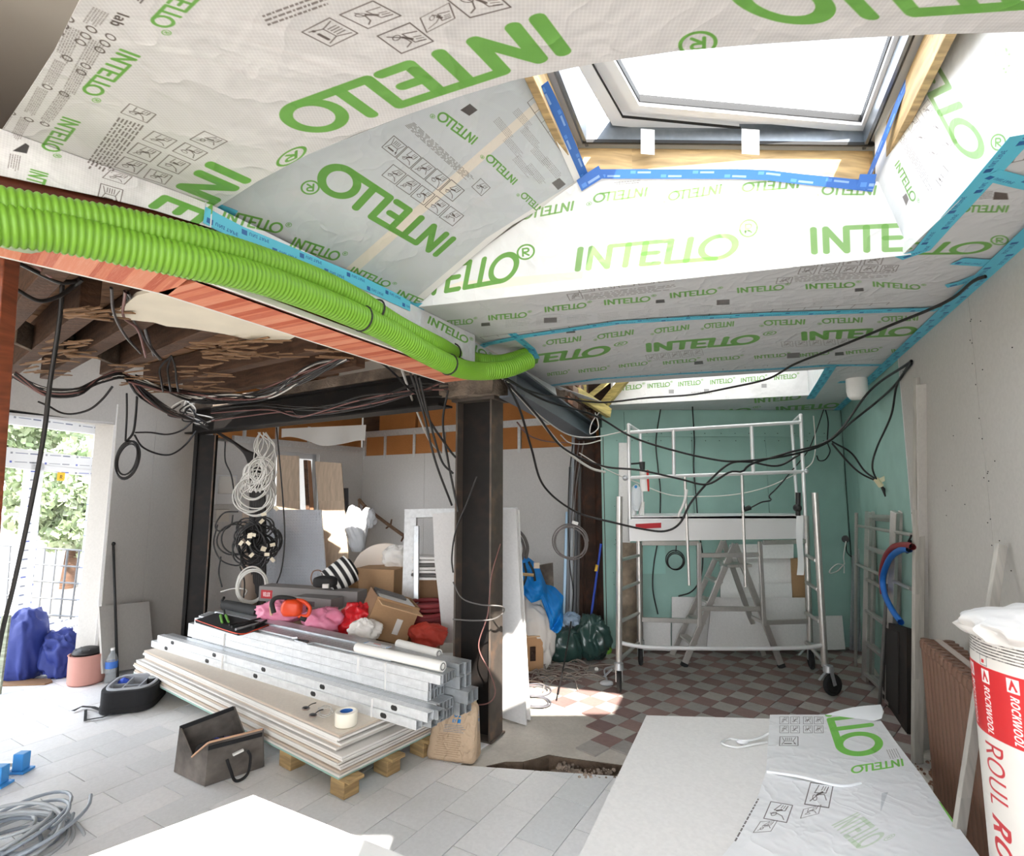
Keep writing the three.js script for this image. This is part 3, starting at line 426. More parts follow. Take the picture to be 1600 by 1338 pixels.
let drawTop, drawLeft;
{ // the sheet over the camera
  const px = [[318, 338], [400, 285], [480, 242], [560, 208], [640, 178], [720, 150], [800, 126], [930, 99], [1060, 80], [1180, 70], [1300, 62], [1450, 54], [1600, 50], V(1.62, 2.5, -0.97), V(1.5, 2.5, -0.45), V(-0.62, 2.5, -0.45), [128, -6], [85, 80], [40, 150], [0, 208], V(-1.42, 2.5, -1.36), [0, 232], [160, 275]];
  mem('big printed membrane right overhead, its curved edge crossing in front of the roof window', CE, px, 640, 5, drawTop = (s) => {
    const x = s.x; for (let i = 0; i < 26; i++) { const a = s.C([rnd(150, 700), rnd(20, 120)]); x.globalAlpha = 0.1; x.strokeStyle = i % 3 ? '#ffffff' : '#bfbcbb'; x.lineWidth = rnd(3, 16); x.beginPath(); x.moveTo(a[0], a[1]); x.lineTo(a[0] + rnd(90, 200), a[1] - rnd(20, 80)); x.stroke(); } s.off();
    s.logo([845, 22], [418, 176], [890, 82], { r: 0, w: 0.2 }); s.rmark([480, 222], [432, 244], [478, 246]);
    s.logo([1760, -78], [1110, -30], [1790, 0], { r: 0, w: 0.2 }); s.rmark([1122, 46], [1060, 52], [1120, 84]);
    s.logo([188, 76], [124, 143], [220, 88]); s.logo([98, 182], [62, 232], [126, 191]); s.logo([300, -38], [230, 36], [336, -25]); s.logo([328, 253], [143, 390], [392, 282], { w: 0.19, r: 0 });
    [[187, 176, 230, 193, 202, 161], [221, 218, 259, 233, 240, 204], [197, 239, 235, 254, 215, 222], [177, 261, 214, 273, 194, 244], [159, 278, 195, 289, 173, 265], [295, 218, 333, 234, 319, 204], [268, 236, 305, 252, 289, 222], [244, 259, 279, 273, 264, 241], [223, 278, 258, 289, 235, 263], [528, 23, 575, 46, 583, 0], [587, 56, 627, 85, 641, 34], [655, 28, 666, 52, 703, 3], [690, -6, 734, 29, 760, -25]].forEach((q, i) => s.icon([q[0], q[1]], [q[2], q[3]], [q[4], q[5]], i % 8));
    s.icon([516, 74], [469, 50], [562, 52], 9); s.lines([184, 183], [122, 272], [227, 197], 7, 0.75); s.lines([420, 42], [545, -2], [408, 22], 3);
    for (const [a, b, c] of [[[70, 20], [40, 80], [100, 30]], [[105, 40], [82, 92], [130, 50]], [[140, 60], [118, 100], [165, 70]], [[50, 80], [22, 130], [66, 90]], [[85, 92], [62, 136], [104, 100]], [[118, 100], [92, 150], [138, 112]], [[25, 125], [6, 165], [42, 135]], [[58, 135], [36, 176], [76, 143]], [[95, 140], [60, 190], [112, 150]], [[8, 175], [-8, 200], [20, 182]], [[32, 182], [14, 215], [48, 190]], [[145, 10], [128, 34], [172, 22]]]) s.lines(a, b, c, 6, 0.6);
    x.strokeStyle = BLK; for (const [a, b] of [[84, 60], [91, 50], [99, 39], [107, 29], [126, 66], [134, 56], [143, 46], [156, 78], [164, 68], [173, 58], [64, 88], [71, 78], [105, 91], [127, 113], [134, 103], [42, 126], [74, 136], [100, 147], [17, 176], [45, 187], [70, 194]]) { const c = s.C([a, b]); x.lineWidth = 1.6; x.beginPath(); x.ellipse(c[0], c[1], 5, 5, 0, 0, 7); x.stroke(); }
    const word = (t, a, b, c) => { const y = s.set(a, b, c); y.scale(1 / 2.2, -1); y.font = 'bold 1.1px sans-serif'; y.fillStyle = BLK; y.fillText(t, 0, 0); s.off(); };
    word('lab', [184, 18], [165, 44], [207, 26]); word('CE', [226, -24], [196, 12], [240, -12]);
    s.pale([[40, 224], [20, 236], [42, 240], [46, 228]], '#2c2a2a', 0.9);
  });
}
const refl = { transmission: 0.12, thickness: 0 };
{ // splayed left reveal
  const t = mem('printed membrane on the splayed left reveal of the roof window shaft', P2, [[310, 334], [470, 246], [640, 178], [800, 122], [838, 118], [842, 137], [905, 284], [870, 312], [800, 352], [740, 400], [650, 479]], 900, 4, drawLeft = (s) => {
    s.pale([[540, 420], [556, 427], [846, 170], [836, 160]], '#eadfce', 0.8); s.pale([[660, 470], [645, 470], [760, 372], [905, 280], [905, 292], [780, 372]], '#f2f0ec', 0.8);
    s.logo([712, 373], [519, 246], [681, 401], { r: 0, w: 0.2 }); s.rmark([500, 282], [470, 282], [498, 304]);
    s.logo([545, 426], [605, 450], [553, 417]); s.logo([452, 386], [525, 409], [461, 371]); s.logo([345, 345], [437, 366], [352, 328]); s.logo([618, 462], [680, 487], [625, 453]);
    s.logo([747, 215], [690, 172], [737, 226]); s.logo([809, 281], [765, 239], [801, 289]); s.logo([851, 328], [819, 299], [844, 335]);
    for (let i = 0; i < 5; i++) { const a = 22.5 * i, b = 17.2 * i; s.icon([595 + a, 230 + b], [617 + a, 247 + b], [615 + a, 211 + b], i ? i : 9); s.icon([595 + a, 274 + b * 0.95], [617 + a, 289 + b * 0.95], [614 + a, 256 + b * 0.95], i + 4); }
    s.icon([736, 292], [752, 307], [751, 278], 3); s.lines([632, 196], [736, 289], [647, 191], 7, 0.7); s.ruler([[824, 160], [908, 283]], 9, 0.02);
    for (const [a, b] of [[770, 190], [800, 176], [785, 220], [812, 205], [800, 250], [828, 236], [820, 262], [845, 252]]) s.lines([a, b], [a + 26, b + 30], [a + 10, b - 8], 5, 0.35); s.pale([[719, 172], [733, 181], [746, 172], [734, 162]], '#4a4442', 0.9); s.pale([[862, 286], [872, 297], [884, 288], [874, 278]], '#55504e', 0.8);
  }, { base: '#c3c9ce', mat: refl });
  tp(t, P2, [[300, 330], [380, 372], [470, 405], [560, 440], [660, 486]], 0.05); tp(t, P2, [[330, 325], [365, 338]], 0.06); tp(t, P2, [[645, 478], [695, 478]], 0.05);
}
{ // the edges that fold down over the side of the clad beam
  const FP = sideAt(100, 0.02), FP2 = sideAt(400, 0.02), flap = (low, P = FP) => [...low, ...low.slice().reverse().map(([x, y]) => P.P(x, y).setY(2.498))];
  mem('narrow flap of printed membrane folded down over the brown side of the clad beam', FP, flap([[-60, 262], [0, 274], [80, 291], [160, 308], [240, 328], [330, 356]]), 800, 5, (s) => { drawTop(s); s.logo([48, 264], [30, 312], [76, 272], { r: 0 }); s.icon([151, 313], [188, 323], [157, 286], 9); s.lines([15, 240], [10, 268], [34, 244], 5); });
  const t = mem('strip of printed membrane folded down behind the upper green duct', FP2, flap([[318, 352], [420, 392], [520, 436], [600, 480], [660, 525]], FP2), 700, 5, (s) => drawLeft(s), { base: '#c3c9ce' });
  const FP3 = sideAt(700, 0.015); mem('last creased strip of printed membrane behind the ducts near the column head', FP3, flap([[570, 470], [640, 508], [700, 545], [742, 572]], FP3), 500, 0, (s) => s.logo([668, 505], [730, 538], [672, 494]), { base: '#c9cdd0' });
  tp(t, FP2, [[318, 336], [340, 348], [380, 368], [470, 404], [560, 440], [640, 478]], 0.055, K.uni, 0.004);
}
{ // far reveal
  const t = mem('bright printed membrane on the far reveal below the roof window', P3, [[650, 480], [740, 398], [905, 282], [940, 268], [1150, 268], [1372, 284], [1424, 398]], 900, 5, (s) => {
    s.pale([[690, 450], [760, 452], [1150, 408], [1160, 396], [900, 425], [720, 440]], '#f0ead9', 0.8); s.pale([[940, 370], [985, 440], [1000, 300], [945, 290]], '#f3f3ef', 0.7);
    const al = 0.72; s.logo([899, 424], [1149, 404], [904, 387], { r: 0, alpha: al }); s.rmark([1155, 372], [1184, 370], [1155, 344], al); s.logo([620, 471], [805, 438], [626, 428], { r: 0 }); s.rmark([808, 408], [836, 404], [807, 384]); s.logo([1269, 397], [1544, 388], [1267, 356], { r: 0, alpha: al });
    for (const [a, b, c, d] of [[897, 314, 815, 330], [1012, 292, 928, 303], [1128, 288, 1045, 300], [1250, 279, 1160, 286], [1370, 290, 1285, 290]]) s.logo([a, b], [c, d], [a - 3, b + 15], { alpha: 0.75 }); s.lines([960, 284], [1010, 280], [960, 290], 2, 0.4);
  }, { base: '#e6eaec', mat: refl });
  tp(t, P3, [[935, 272], [1000, 272], [1080, 272], [1150, 272], [1200, 274], [1250, 280], [1310, 286], [1365, 292]], 0.035, K.bluet); tp(t, P3, [[905, 290], [940, 268]], 0.05, K.bluet); tp(t, P3, [[1340, 284], [1366, 284]], 0.05, K.bluet);
}
{ // right reveal
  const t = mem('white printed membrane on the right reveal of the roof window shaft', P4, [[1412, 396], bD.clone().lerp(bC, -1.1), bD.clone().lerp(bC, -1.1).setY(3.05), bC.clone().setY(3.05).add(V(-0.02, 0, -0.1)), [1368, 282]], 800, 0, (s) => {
    const al = 0.6; s.logo([1386, 32], [1507, 253], [1412, 10], { r: 0, alpha: al }); s.rmark([1548, 236], [1572, 236], [1548, 210], 0.8); s.logo([1398, 259], [1425, 318], [1405, 250], { alpha: 0.8 }); s.logo([1600, 120], [1570, 70], [1580, 130], { alpha: 0.4, r: 0 });
    [[1412, 190], [1436, 172], [1425, 215], [1450, 200], [1444, 240], [1466, 226]].forEach(([a, b], i) => s.icon([a, b], [a + 12, b + 19], [a + 14, b - 18], i, 0.5)); s.icon([1462, 282], [1470, 292], [1474, 258], 9, 0.8); s.lines([1402, 214], [1452, 302], [1411, 206], 5, 0.5); s.pale([[1410, 308], [1416, 322], [1420, 312], [1416, 302]], '#6b6664', 0.8);
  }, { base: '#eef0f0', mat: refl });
  tp(t, P4, [[1364, 288], [1392, 222], [1420, 152], [1448, 92], [1476, 40]], 0.035, K.bluet, 0.03);
}
const hole2 = [[872, 604], [1290, 577], [1264, 618], [955, 633]].map((p) => CE.hit(...p));
{ // ceiling beyond the shaft
  const rw = (z) => V(1.07 - 0.43 * z - 0.005, 2.5, z);
  const s1 = [[650, 480], [1411, 396]], px = [...s1, [1600, 214], V(1.35, 2.5, -0.9), V(1.53, 2.5, -0.95), rw(-1.2), rw(-5.95), V(0.95, 2.5, -5.95), [940, 650], [868, 606], [800, 566], [720, 520]];
  const t = mem('printed membrane ceiling beyond the roof window, seamed with light blue tape', CE, px, 400, 0, (s) => {
    const L = (l, h, o) => l.forEach(([a, b, c, d]) => s.logo([a, b], [c, d], [a - 1, b - h], o));
    L([[690, 510, 739, 506], [764, 501, 823, 496], [852, 488, 916, 481], [945, 477, 1016, 471], [1048, 466, 1120, 459], [1153, 458, 1225, 453], [1260, 452, 1336, 449], [1365, 448, 1438, 453]], 8); L([[908, 525, 853, 532], [990, 515, 933, 523], [1077, 507, 1022, 514], [1147, 502, 1100, 506], [1258, 499, 1193, 501], [1348, 496, 1284, 498], [1435, 493, 1377, 495]], -8);
    L([[1012, 550, 1181, 537], [787, 574, 947, 555], [1255, 532, 1428, 524]], 13, { w: 0.22 }); s.logo([1279, 399], [1535, 397], [1291, 380], { r: 0 }); s.rmark([1548, 383], [1576, 383], [1548, 368]); s.logo([1577, 321], [1500, 321], [1573, 332]);
    L([[905, 583, 948, 578], [968, 575, 1012, 570], [1037, 570, 1088, 565], [1106, 565, 1156, 561], [1180, 561, 1229, 557], [1251, 558, 1296, 554], [1323, 554, 1373, 549], [1394, 551, 1440, 547], [856, 588, 887, 584]], 5); L([[1214, 643, 1309, 637], [1070, 652, 1170, 645], [960, 660, 1050, 653], [1180, 630, 1250, 624]], 7, { w: 0.2 });
    for (let i = 0; i < 5; i++) { s.icon([865 + i * 31, 453 - i * 4], [890 + i * 31, 450 - i * 4], [862 + i * 31, 441 - i * 4], i); s.icon([905 + i * 31, 458 - i * 4], [930 + i * 31, 455 - i * 4], [902 + i * 31, 446 - i * 4], i + 3); s.icon([1217 + i * 33, 418 - i], [1245 + i * 33, 418 - i], [1221 + i * 33, 405 - i], i + 2); s.icon([1246 + i * 32, 429 - i], [1272 + i * 32, 429 - i], [1251 + i * 32, 418 - i], i === 4 ? 9 : i); s.icon([1012 + i * 18, 565 - i * 2], [1028 + i * 18, 563 - i * 2], [1008 + i * 18, 555 - i * 2], i, 0.5); s.icon([1222 + i * 22, 543 - i], [1240 + i * 22, 542 - i], [1220 + i * 22, 534 - i], i, 0.5); }
    s.icon([1212, 444], [1236, 443], [1215, 434], 3); s.icon([890, 470], [912, 467], [885, 460], 5); s.lines([915, 470], [1060, 452], [912, 460], 5, 0.5); s.lines([1243, 441], [1398, 433], [1241, 431], 5, 0.5);
    s.ruler([[750, 527], [959, 501], [1200, 484], [1390, 473]], 22, -0.03); s.ruler([[865, 600], [1000, 586], [1200, 571], [1400, 560]], 18, -0.03);
    for (let x0 = 790; x0 < 1400; x0 += 48) s.lines([x0, 512 - (x0 - 790) * 0.07], [x0 + 38, 508 - (x0 - 790) * 0.07], [x0, 500 - (x0 - 790) * 0.07], 5, 0.25, '#777777');
    for (const [a, b] of [[752, 510], [1025, 474], [1336, 456], [1085, 570], [1305, 556], [885, 521], [1140, 498], [1415, 487]]) s.pale([[a, b], [a + 14, b - 1], [a + 13, b - 6], [a, b - 5]], '#3c3a3a', 0.85); for (const [a, b] of [[1120, 477], [850, 505], [1230, 560]]) s.pale([[a, b], [a + 20, b - 1], [a + 20, b - 9], [a, b - 8]], '#5c5856', 0.8);
    s.ruler([[1545, 262], [1600, 250]], 3, 0.02); s.lines([1530, 312], [1552, 310], [1532, 300], 5, 0.7); s.pale([[1552, 312], [1576, 312], [1574, 302], [1554, 300]], '#4d413c', 0.95); s.lines([1560, 245], [1600, 232], [1555, 228], 6, 0.8);
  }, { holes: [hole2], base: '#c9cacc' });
  tp(t, CE, [[742, 545], [760, 536], [823, 523], [966, 502], [1080, 495], [1200, 489], [1330, 485], [1466, 481]], 0.055); tp(t, CE, [[856, 603], [934, 592], [1060, 584], [1200, 577], [1293, 571], [1410, 570]], 0.055); tp(t, CE, [[1298, 573], [1284, 596], [1266, 623]], 0.07);
  tp(t, CE, [[1404, 402], [1440, 390], [1470, 355], [1530, 288], [1600, 208]], 0.06); tp(t, CE, [[1545, 270], [1600, 284], [1640, 292]], 0.05); tp(t, CE, [[1495, 406], [1575, 411]], 0.06); tp(t, CE, [[1478, 445], [1500, 440], [1540, 424]], 0.05);
  tp(t, CE, [rw(-1.4), rw(-2.2), rw(-3), rw(-4), rw(-5), rw(-5.86)].map((p) => p.add(V(-0.045, 0, 0))), 0.07); tp(t, CE, [[800, 521], [830, 545], [838, 560]], 0.05); tp(t, CE, [[1310, 597], [1368, 594]], 0.08);
  // membrane turned down along the grey beam
  const FP = wallPl(CE.P(660, 486).add(V(0, 0, 0)), CE.P(868, 606));
  mem('creased membrane edge turned down beside the green ducts and the grey beam', FP, [[655, 484], [760, 545], [868, 606], [872, 630], [800, 600], [700, 548], [655, 500]], 500, 0, (s) => { s.logo([690, 520], [760, 562], [694, 508]); s.logo([770, 575], [830, 606], [774, 562]); }, { base: '#cfd2d3' });
}
{ // second roof window shaft: lit membrane reveal, bare rafters on its left
  const a = CE.pt(...hole2[3]), b = CE.pt(...hole2[2]), RP = wallPl(a, b);
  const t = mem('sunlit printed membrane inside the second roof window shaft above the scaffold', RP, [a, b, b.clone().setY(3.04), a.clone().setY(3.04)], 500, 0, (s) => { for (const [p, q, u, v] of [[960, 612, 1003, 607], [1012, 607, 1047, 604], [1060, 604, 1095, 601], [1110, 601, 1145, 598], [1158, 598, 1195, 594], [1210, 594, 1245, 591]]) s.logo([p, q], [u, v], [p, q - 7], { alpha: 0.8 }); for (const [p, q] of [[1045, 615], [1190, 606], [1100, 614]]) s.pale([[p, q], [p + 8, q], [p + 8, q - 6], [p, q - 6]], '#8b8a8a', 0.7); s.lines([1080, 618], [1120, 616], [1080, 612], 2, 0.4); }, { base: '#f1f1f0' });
  const c = CE.pt(...hole2[1]), SP = wallPl(b, c);
  part(t, 'side_sheet', extr(SP, [b, c, c.clone().setY(3.04), b.clone().setY(3.04)].map((p) => SP.st(p)), 0.004), K.poly);
  part(t, 'film_cover', prism(sk2.map(xz), 3.02, 3.024), M('#f4f4f2', 0.9, { transmission: 0.55, thickness: 0 }));
  const w = thing('roof_rafters', 'bare yellow rafters and dark gap in the corner of the second roof window shaft', 'rafter', at(930, 640, 5.4));
  part(w, 'rafter', bar(at(885, 603, 5.05), at(952, 646, 5.5), 0.05, 0.1), K.pineY); part(w, 'rafter', bar(at(990, 576, 5.3), at(936, 642, 5.55), 0.05, 0.09), K.pineY); part(w, 'rafter', bar(at(958, 590, 5.5), at(918, 622, 5.5), 0.05, 0.05), K.pineY);
  part(w, 'post', bar(at(909, 585, 5.4), at(909, 622, 5.4), 0.09, 0.06, V(0, 0, 1)), K.pineY); part(w, 'board', pslab(wallPl(at(880, 600, 5.7), at(1000, 600, 5.75)), [[870, 560], [1010, 560], [950, 640], [880, 640]], 0.02), K.oldDark);
}
{ // roof window
  const wz = V(-0.36, 0, 0.93).normalize(), t = thing('roof_window', 'open white roof window in a pine-lined shaft, glass blown out by the sky', 'window', V(0.9, 2.88, -1.6));
  const L = LLp.clone(), R = LRp.clone(), W = 1.25, up = (p, y) => p.clone().setY(y), Lt = L.clone().addScaledVector(wz, W), Rt = R.clone().addScaledVector(V(-0.36, 0, 0.93).normalize(), W);
  const lin = (a, b) => part(t, 'lining_board', bar(up(a, 2.965), up(b, 2.965), 0.03, 0.13), K.pine);
  lin(L.clone().add(V(-0.02, 0, -0.02)), R.clone().add(V(0.02, 0, -0.02))); lin(L.clone().add(V(-0.03, 0, 0)), Lt.clone().add(V(-0.03, 0, 0))); lin(R.clone().add(V(0.035, 0, 0)), Rt.clone().add(V(0.035, 0, 0)));
  const fl = (a, b, o) => part(t, 'flashing', bar(up(a, 3.085).add(o), up(b, 3.085).add(o), 0.012, 0.11), M('#8d949b', 0.4, { map: T.zinc, metal: 0.8 }), 'grey zinc flashing'); fl(L, R, V(0, 0, 0.022)); fl(L, Lt, V(0.022, 0, 0)); fl(R, Rt, V(-0.022, 0, 0));
  for (const [a, b] of [[1000, 1022], [1162, 1190]]) part(t, 'bracket', pslab(P3, [[a, 238], [b, 240], [b, 200], [a, 198]], 0.012, -0.06), K.galvWhite);
  const SH = new Pl(V(0, 3.1, -2), V(1, 3.1, -2), V(0, 3.1, -3)), o = [[957, 196], [1356, 236], [1458, 65], [1500, -30], [870, 40], [912, 118]], i = [[1000, 162], [1346, 193], [1392, 62], [1430, -40], [930, 40], [970, 108]];
  const fr = (q, r, th, off, n) => { for (const [a, b] of [[0, 1], [1, 2], [0, 5], [2, 3], [5, 4]]) part(t, n, pslab(SH, [q[a], q[b], r[b], r[a]], th, off), K.pvc); };
  const mix = (k) => o.map((p, n) => [p[0] + (i[n][0] - p[0]) * k, p[1] + (i[n][1] - p[1]) * k]);
  fr(o, mix(0.38), 0.05, 0.0, 'sash_frame'); fr(mix(0.36), mix(0.72), 0.05, -0.02, 'sash_profile'); fr(mix(0.7), mix(0.97), 0.05, 0.005, 'glazing_bead'); fr(mix(0.96), i, 0.03, -0.01, 'gasket');
  fr(mix(-0.05), mix(0.0), 0.02, -0.012, 'seal'); fr(mix(0.36), mix(0.385), 0.01, 0.002, 'seal'); part(t, 'shadow_gap', bar(L.clone().add(V(0, 0.135, 0.03)).setY(3.034), R.clone().setY(3.034).add(V(0, 0, 0.03)), 0.008, 0.014), K.rubber);
  t.children.filter((c) => c.name === 'gasket' || c.name === 'seal').forEach((c) => (c.material = K.rubber));
  part(t, 'glass_pane', pslab(SH, mix(0.95), 0.006, -0.02), M('#ffffff', 0.02, { transmission: 1, thickness: 0, ior: 1.15, specularIntensity: 0.2 }));
  tp(t, P2, [[848, 130], [872, 178], [892, 226], [914, 278]], 0.035, K.bluet, 0.006);
  tp(t, P2, [[838, 140], [862, 188], [884, 238], [902, 280]], 0.03, K.white, 0.004);
}
{ const p = CE.P(1338, 592); solo('vent_pipe', 'short white plastic vent pipe sticking out of the taped ceiling in the far right corner', 'vent pipe', join([new THREE.LatheGeometry([[0, -0.17], [0.05, -0.165], [0.068, -0.14], [0.075, -0.1], [0.075, 0.0]].map(([r, y]) => new THREE.Vector2(r, y)), 24).translate(p.x, 2.5, p.z)]), K.white); }
// ---------- green ducts along the beam ----------
{
  const duct = (px, label, dep, off) => {
    const SPn = { P: (x, y) => sideAt(x, off).P(x, y) }, pts = px.map(([a, b, d]) => (d ? at(a, b, d) : SPn.P(a, b))), c = new THREE.CatmullRomCurve3(pts, false, 'centripetal'), len = c.getLength(), n = Math.round(len / 0.016) * 4, fr = c.computeFrenetFrames(n, false), pos = [], idx = [], R = 20;
    for (let i = 0; i <= n; i++) { const p = c.getPointAt(i / n), k = i % 4, r = dep * (k === 0 ? 0.89 : k === 2 ? 1 : 0.97); for (let j = 0; j <= R; j++) { const a = (j / R) * Math.PI * 2; const q = p.clone().addScaledVector(fr.normals[i], Math.cos(a) * r).addScaledVector(fr.binormals[i], Math.sin(a) * r); pos.push(q.x, q.y, q.z); if (i < n && j < R) { const u = i * (R + 1) + j, v = u + R + 1; idx.push(u, u + 1, v, u + 1, v + 1, v); } } }
    const g = new THREE.BufferGeometry(); g.setAttribute('position', new THREE.Float32BufferAttribute(pos, 3)); g.setIndex(idx); g.computeVertexNormals();
    const t = thing('ventilation_duct', label, 'duct', pts[0].clone().setY(2.25)); part(t, 'corrugated_hose', g, K.duct || (K.duct = M('#71a52b', 0.45, { tri: false }))); t.curve = c; return t;
  };
  const a = duct([[-60, 346], [0, 352], [100, 366], [200, 388], [300, 410], [400, 434], [500, 470], [600, 514], [660, 549], [705, 571], [745, 580, 2.98], [790, 577, 3.1], [828, 563, 3.2]], 'lower bright green corrugated duct along the clad beam', 0.052, 0.075);
  const b = duct([[-60, 312], [0, 320], [100, 336], [200, 352], [300, 375], [400, 404], [500, 440], [560, 470], [620, 508], [680, 538], [730, 560, 3.1], [780, 566, 3.25], [822, 555, 3.35]], 'upper bright green corrugated duct, tucked against the membrane above the other', 0.046, 0.06);
  for (const [t, fs] of [[a, [0.47, 0.72]], [b, [0.48, 0.74]]]) for (const f of fs) { const p = t.curve.getPointAt(f), d = t.curve.getTangentAt(f); part(t, 'clip', new THREE.TorusGeometry(0.053, 0.004, 6, 20).applyQuaternion(new THREE.Quaternion().setFromUnitVectors(V(0, 0, 1), d)).translate(p.x, p.y, p.z), K.rubber); }
}
// ---------- opened-up ceiling on the left: joists, laths, boards, plaster ----------
{
  const h = 2.38, up = (p) => p.clone().setY(h + 0.09), js = [[[20, 503], [74, 443], 'first'], [[20, 582], [108, 515], 'second'], [[78, 590], [213, 512], 'third'], [[173, 584], [309, 528], 'fourth'], [[240, 606], [500, 550], 'fifth'], [[300, 624], [560, 575], 'sixth']];
  const lab = ['at the left edge of the opened ceiling, next to the wooden post', 'under the second bay of boards, ringed with broken laths', 'between the split laths and the sagging cables', 'under the lower edge of the cream plaster', 'with split laths along its top near the striped beam', 'right above the black steel beam'];
  const ends = js.map(([a, b], i) => { const p = F(a[0], a[1], h), q = F(b[0], b[1], h), d = q.clone().sub(p).normalize(); const A = p.clone().addScaledVector(d, i < 2 ? -0.35 : -0.1), Bq = q.clone().addScaledVector(d, i < 4 ? 0.35 : 0.02); solo('ceiling_joist', 'old wooden joist ' + lab[i], 'joist', bar(up(A), up(Bq), 0.075, 0.18), K.oldWood, 'old ceiling joists'); return [A, Bq, d]; });
  const boards = thing('floor_boards', 'brown boards of the floor above, seen between the old joists', 'boards', V(-2, 2.56, -3)); for (let i = 0; i < 12; i++) { const o = bmA.clone().setY(2.575 + rnd(0, 0.006)).addScaledVector(BE, -0.36 - i * 0.215); part(boards, 'board', bar(o.clone().addScaledVector(BD, -1.2), o.clone().addScaledVector(BD, 2.05 + 0.08 * i), 0.21, 0.02), K.plank); }
  const nog = thing('joist_blocking', 'weathered grey blocking boards between the old joists near the left wall', 'blocking', V(-2.7, h, -3.6)); for (const [a, b] of [[[22, 515], [64, 536]], [[96, 530], [124, 548]], [[150, 540], [198, 562]]]) part(nog, 'block', bar(F(a[0], a[1], 2.45), F(b[0], b[1], 2.45), 0.03, 0.14), K.soil);
  const lth = [], stick = (p, d, L, w) => lth.push(bar(p, p.clone().addScaledVector(d, L), w, 0.006, UP, false));
  for (const [x0, y0, x1, y1, n] of [[95, 485, 175, 500, 16], [60, 530, 110, 560, 16], [170, 570, 330, 615, 44], [290, 533, 400, 558, 34], [300, 548, 340, 566, 8], [430, 543, 500, 560, 7], [24, 560, 80, 588, 10]]) for (let i = 0; i < n; i++) { const p = F(rnd(x0, x1), rnd(y0, y1), 2.37 - rnd(0, 0.03)), a = -0.12 + rnd(-0.35, 0.35); stick(p, V(Math.cos(a), rnd(-0.15, 0.1), Math.sin(a) + 0.35).normalize(), rnd(0.08, 0.24), rnd(0.008, 0.02)); }
  const lo = solo('broken_laths', 'split and broken laths hanging from the old joists', 'laths', join(lth), K.lath); lo.userData.kind = 'stuff';
  const PL = new Pl(V(0, 2.365, 0), V(1, 2.365, 0), V(0, 2.365, 1)); PL.n.set(0, -1, 0);
  solo('plaster_ceiling', 'smooth cream remnant of plaster ceiling beside the striped beam', 'plaster', pslab(PL, [[175, 497], [184, 488], [200, 473], [213, 462], [240, 455], [330, 480], [440, 512], [475, 524], [462, 526], [448, 533], [436, 531], [420, 533], [390, 531], [350, 522], [300, 514], [260, 510], [240, 504], [220, 502], [196, 499]], 0.014), K.plaster);
  solo('door_post', 'reddish-brown varnished wooden post at the left edge of the picture', 'post', bar(at(9, 372, 1.55), at(-38, 1000, 1.62), 0.052, 0.055, V(0, 0, 1)), M('#a0573a', 0.4, { map: T.wood }));
  solo('plaster_lump', 'dusty green insulation scrap hanging where the striped beam meets the post', 'scrap', blob(F(28, 388, 2.22), [0.06, 0.015, 0.05], 3, { seg: 20 }), M('#a8b89a', 0.9));
}

// ---------- stack of plasterboard on a pallet, steel studs on top ----------
const ORD = ['topmost', 'second', 'third', 'fourth', 'fifth', 'sixth', 'seventh', 'eighth', 'ninth', 'tenth', 'eleventh', 'twelfth', 'thirteenth', 'fourteenth', 'fifteenth'];
const su = V(-0.8, 0, -0.6), sw = V(0.6, 0, -0.8), N0 = V(-0.9, 0, -3.04);
const S3 = (a, b, y) => N0.clone().addScaledVector(su, a).addScaledVector(sw, b).setY(y);
{
  const pal = thing('pallet', 'wooden pallet carrying the stack of plasterboard sheets', 'pallet', S3(1.3, 0.3, 0));
  for (const a of [0.05, 0.55, 1.35, 2.6]) for (const b of [0.07, 0.36, 0.64]) part(pal, 'block', bar(S3(a - 0.06, b, 0.045), S3(a + 0.06, b, 0.045), 0.1, 0.088), K.pine);
  for (const b of [0.07, 0.36, 0.64]) part(pal, 'board', bar(S3(-0.05, b, 0.098), S3(2.7, b, 0.098), 0.1, 0.018), K.pine);
  let y = 0.109; const n = 15;
  for (let i = 0; i < n; i++) {
    const k = n - 1 - i, up = i >= 9; if (i === 9) y += 0.012; if (i === 12) y += 0.004; const oa = up ? rnd(0.02, 0.07) : rnd(-0.015, 0.02), ob = up ? rnd(0.005, 0.03) : rnd(-0.008, 0.012), L = up ? 2.62 : 2.78;
    const t = thing('plasterboard_sheet', (k === 0 ? 'topmost cream sheet of the plasterboard stack, with sunglasses and a tape roll on it' : i === 0 ? 'lowest sheet of the plasterboard stack, green-edged, on the pallet' : ORD[k] + ' white sheet from the top of the plasterboard stack on the pallet'), 'plasterboard', S3(1.3, 0.35, y), 'plasterboard sheets stacked on the pallet');
    const wv = rnd(-0.0008, 0.0008); part(t, 'core', bar(S3(oa, 0.36 + ob, y + 0.0053 + wv), S3(oa + L, 0.36 + ob, y + 0.0053 - wv), 0.72, 0.0106, UP, false), i < 1 ? M('#9dbfb5', 0.8) : i % 4 === 2 ? M('#c9b9a8', 0.9) : K.boardEdge);
    if (k === 0) part(t, 'paper_face', bar(S3(oa + 0.002, 0.36 + ob, y + 0.0113), S3(oa + L - 0.002, 0.36 + ob, y + 0.0113), 0.715, 0.001, UP, false), M('#e4dacb', 0.85, { map: T.fine })); y += 0.0128;
  }
  K.stackTop = y;
}
const yT = K.stackTop;
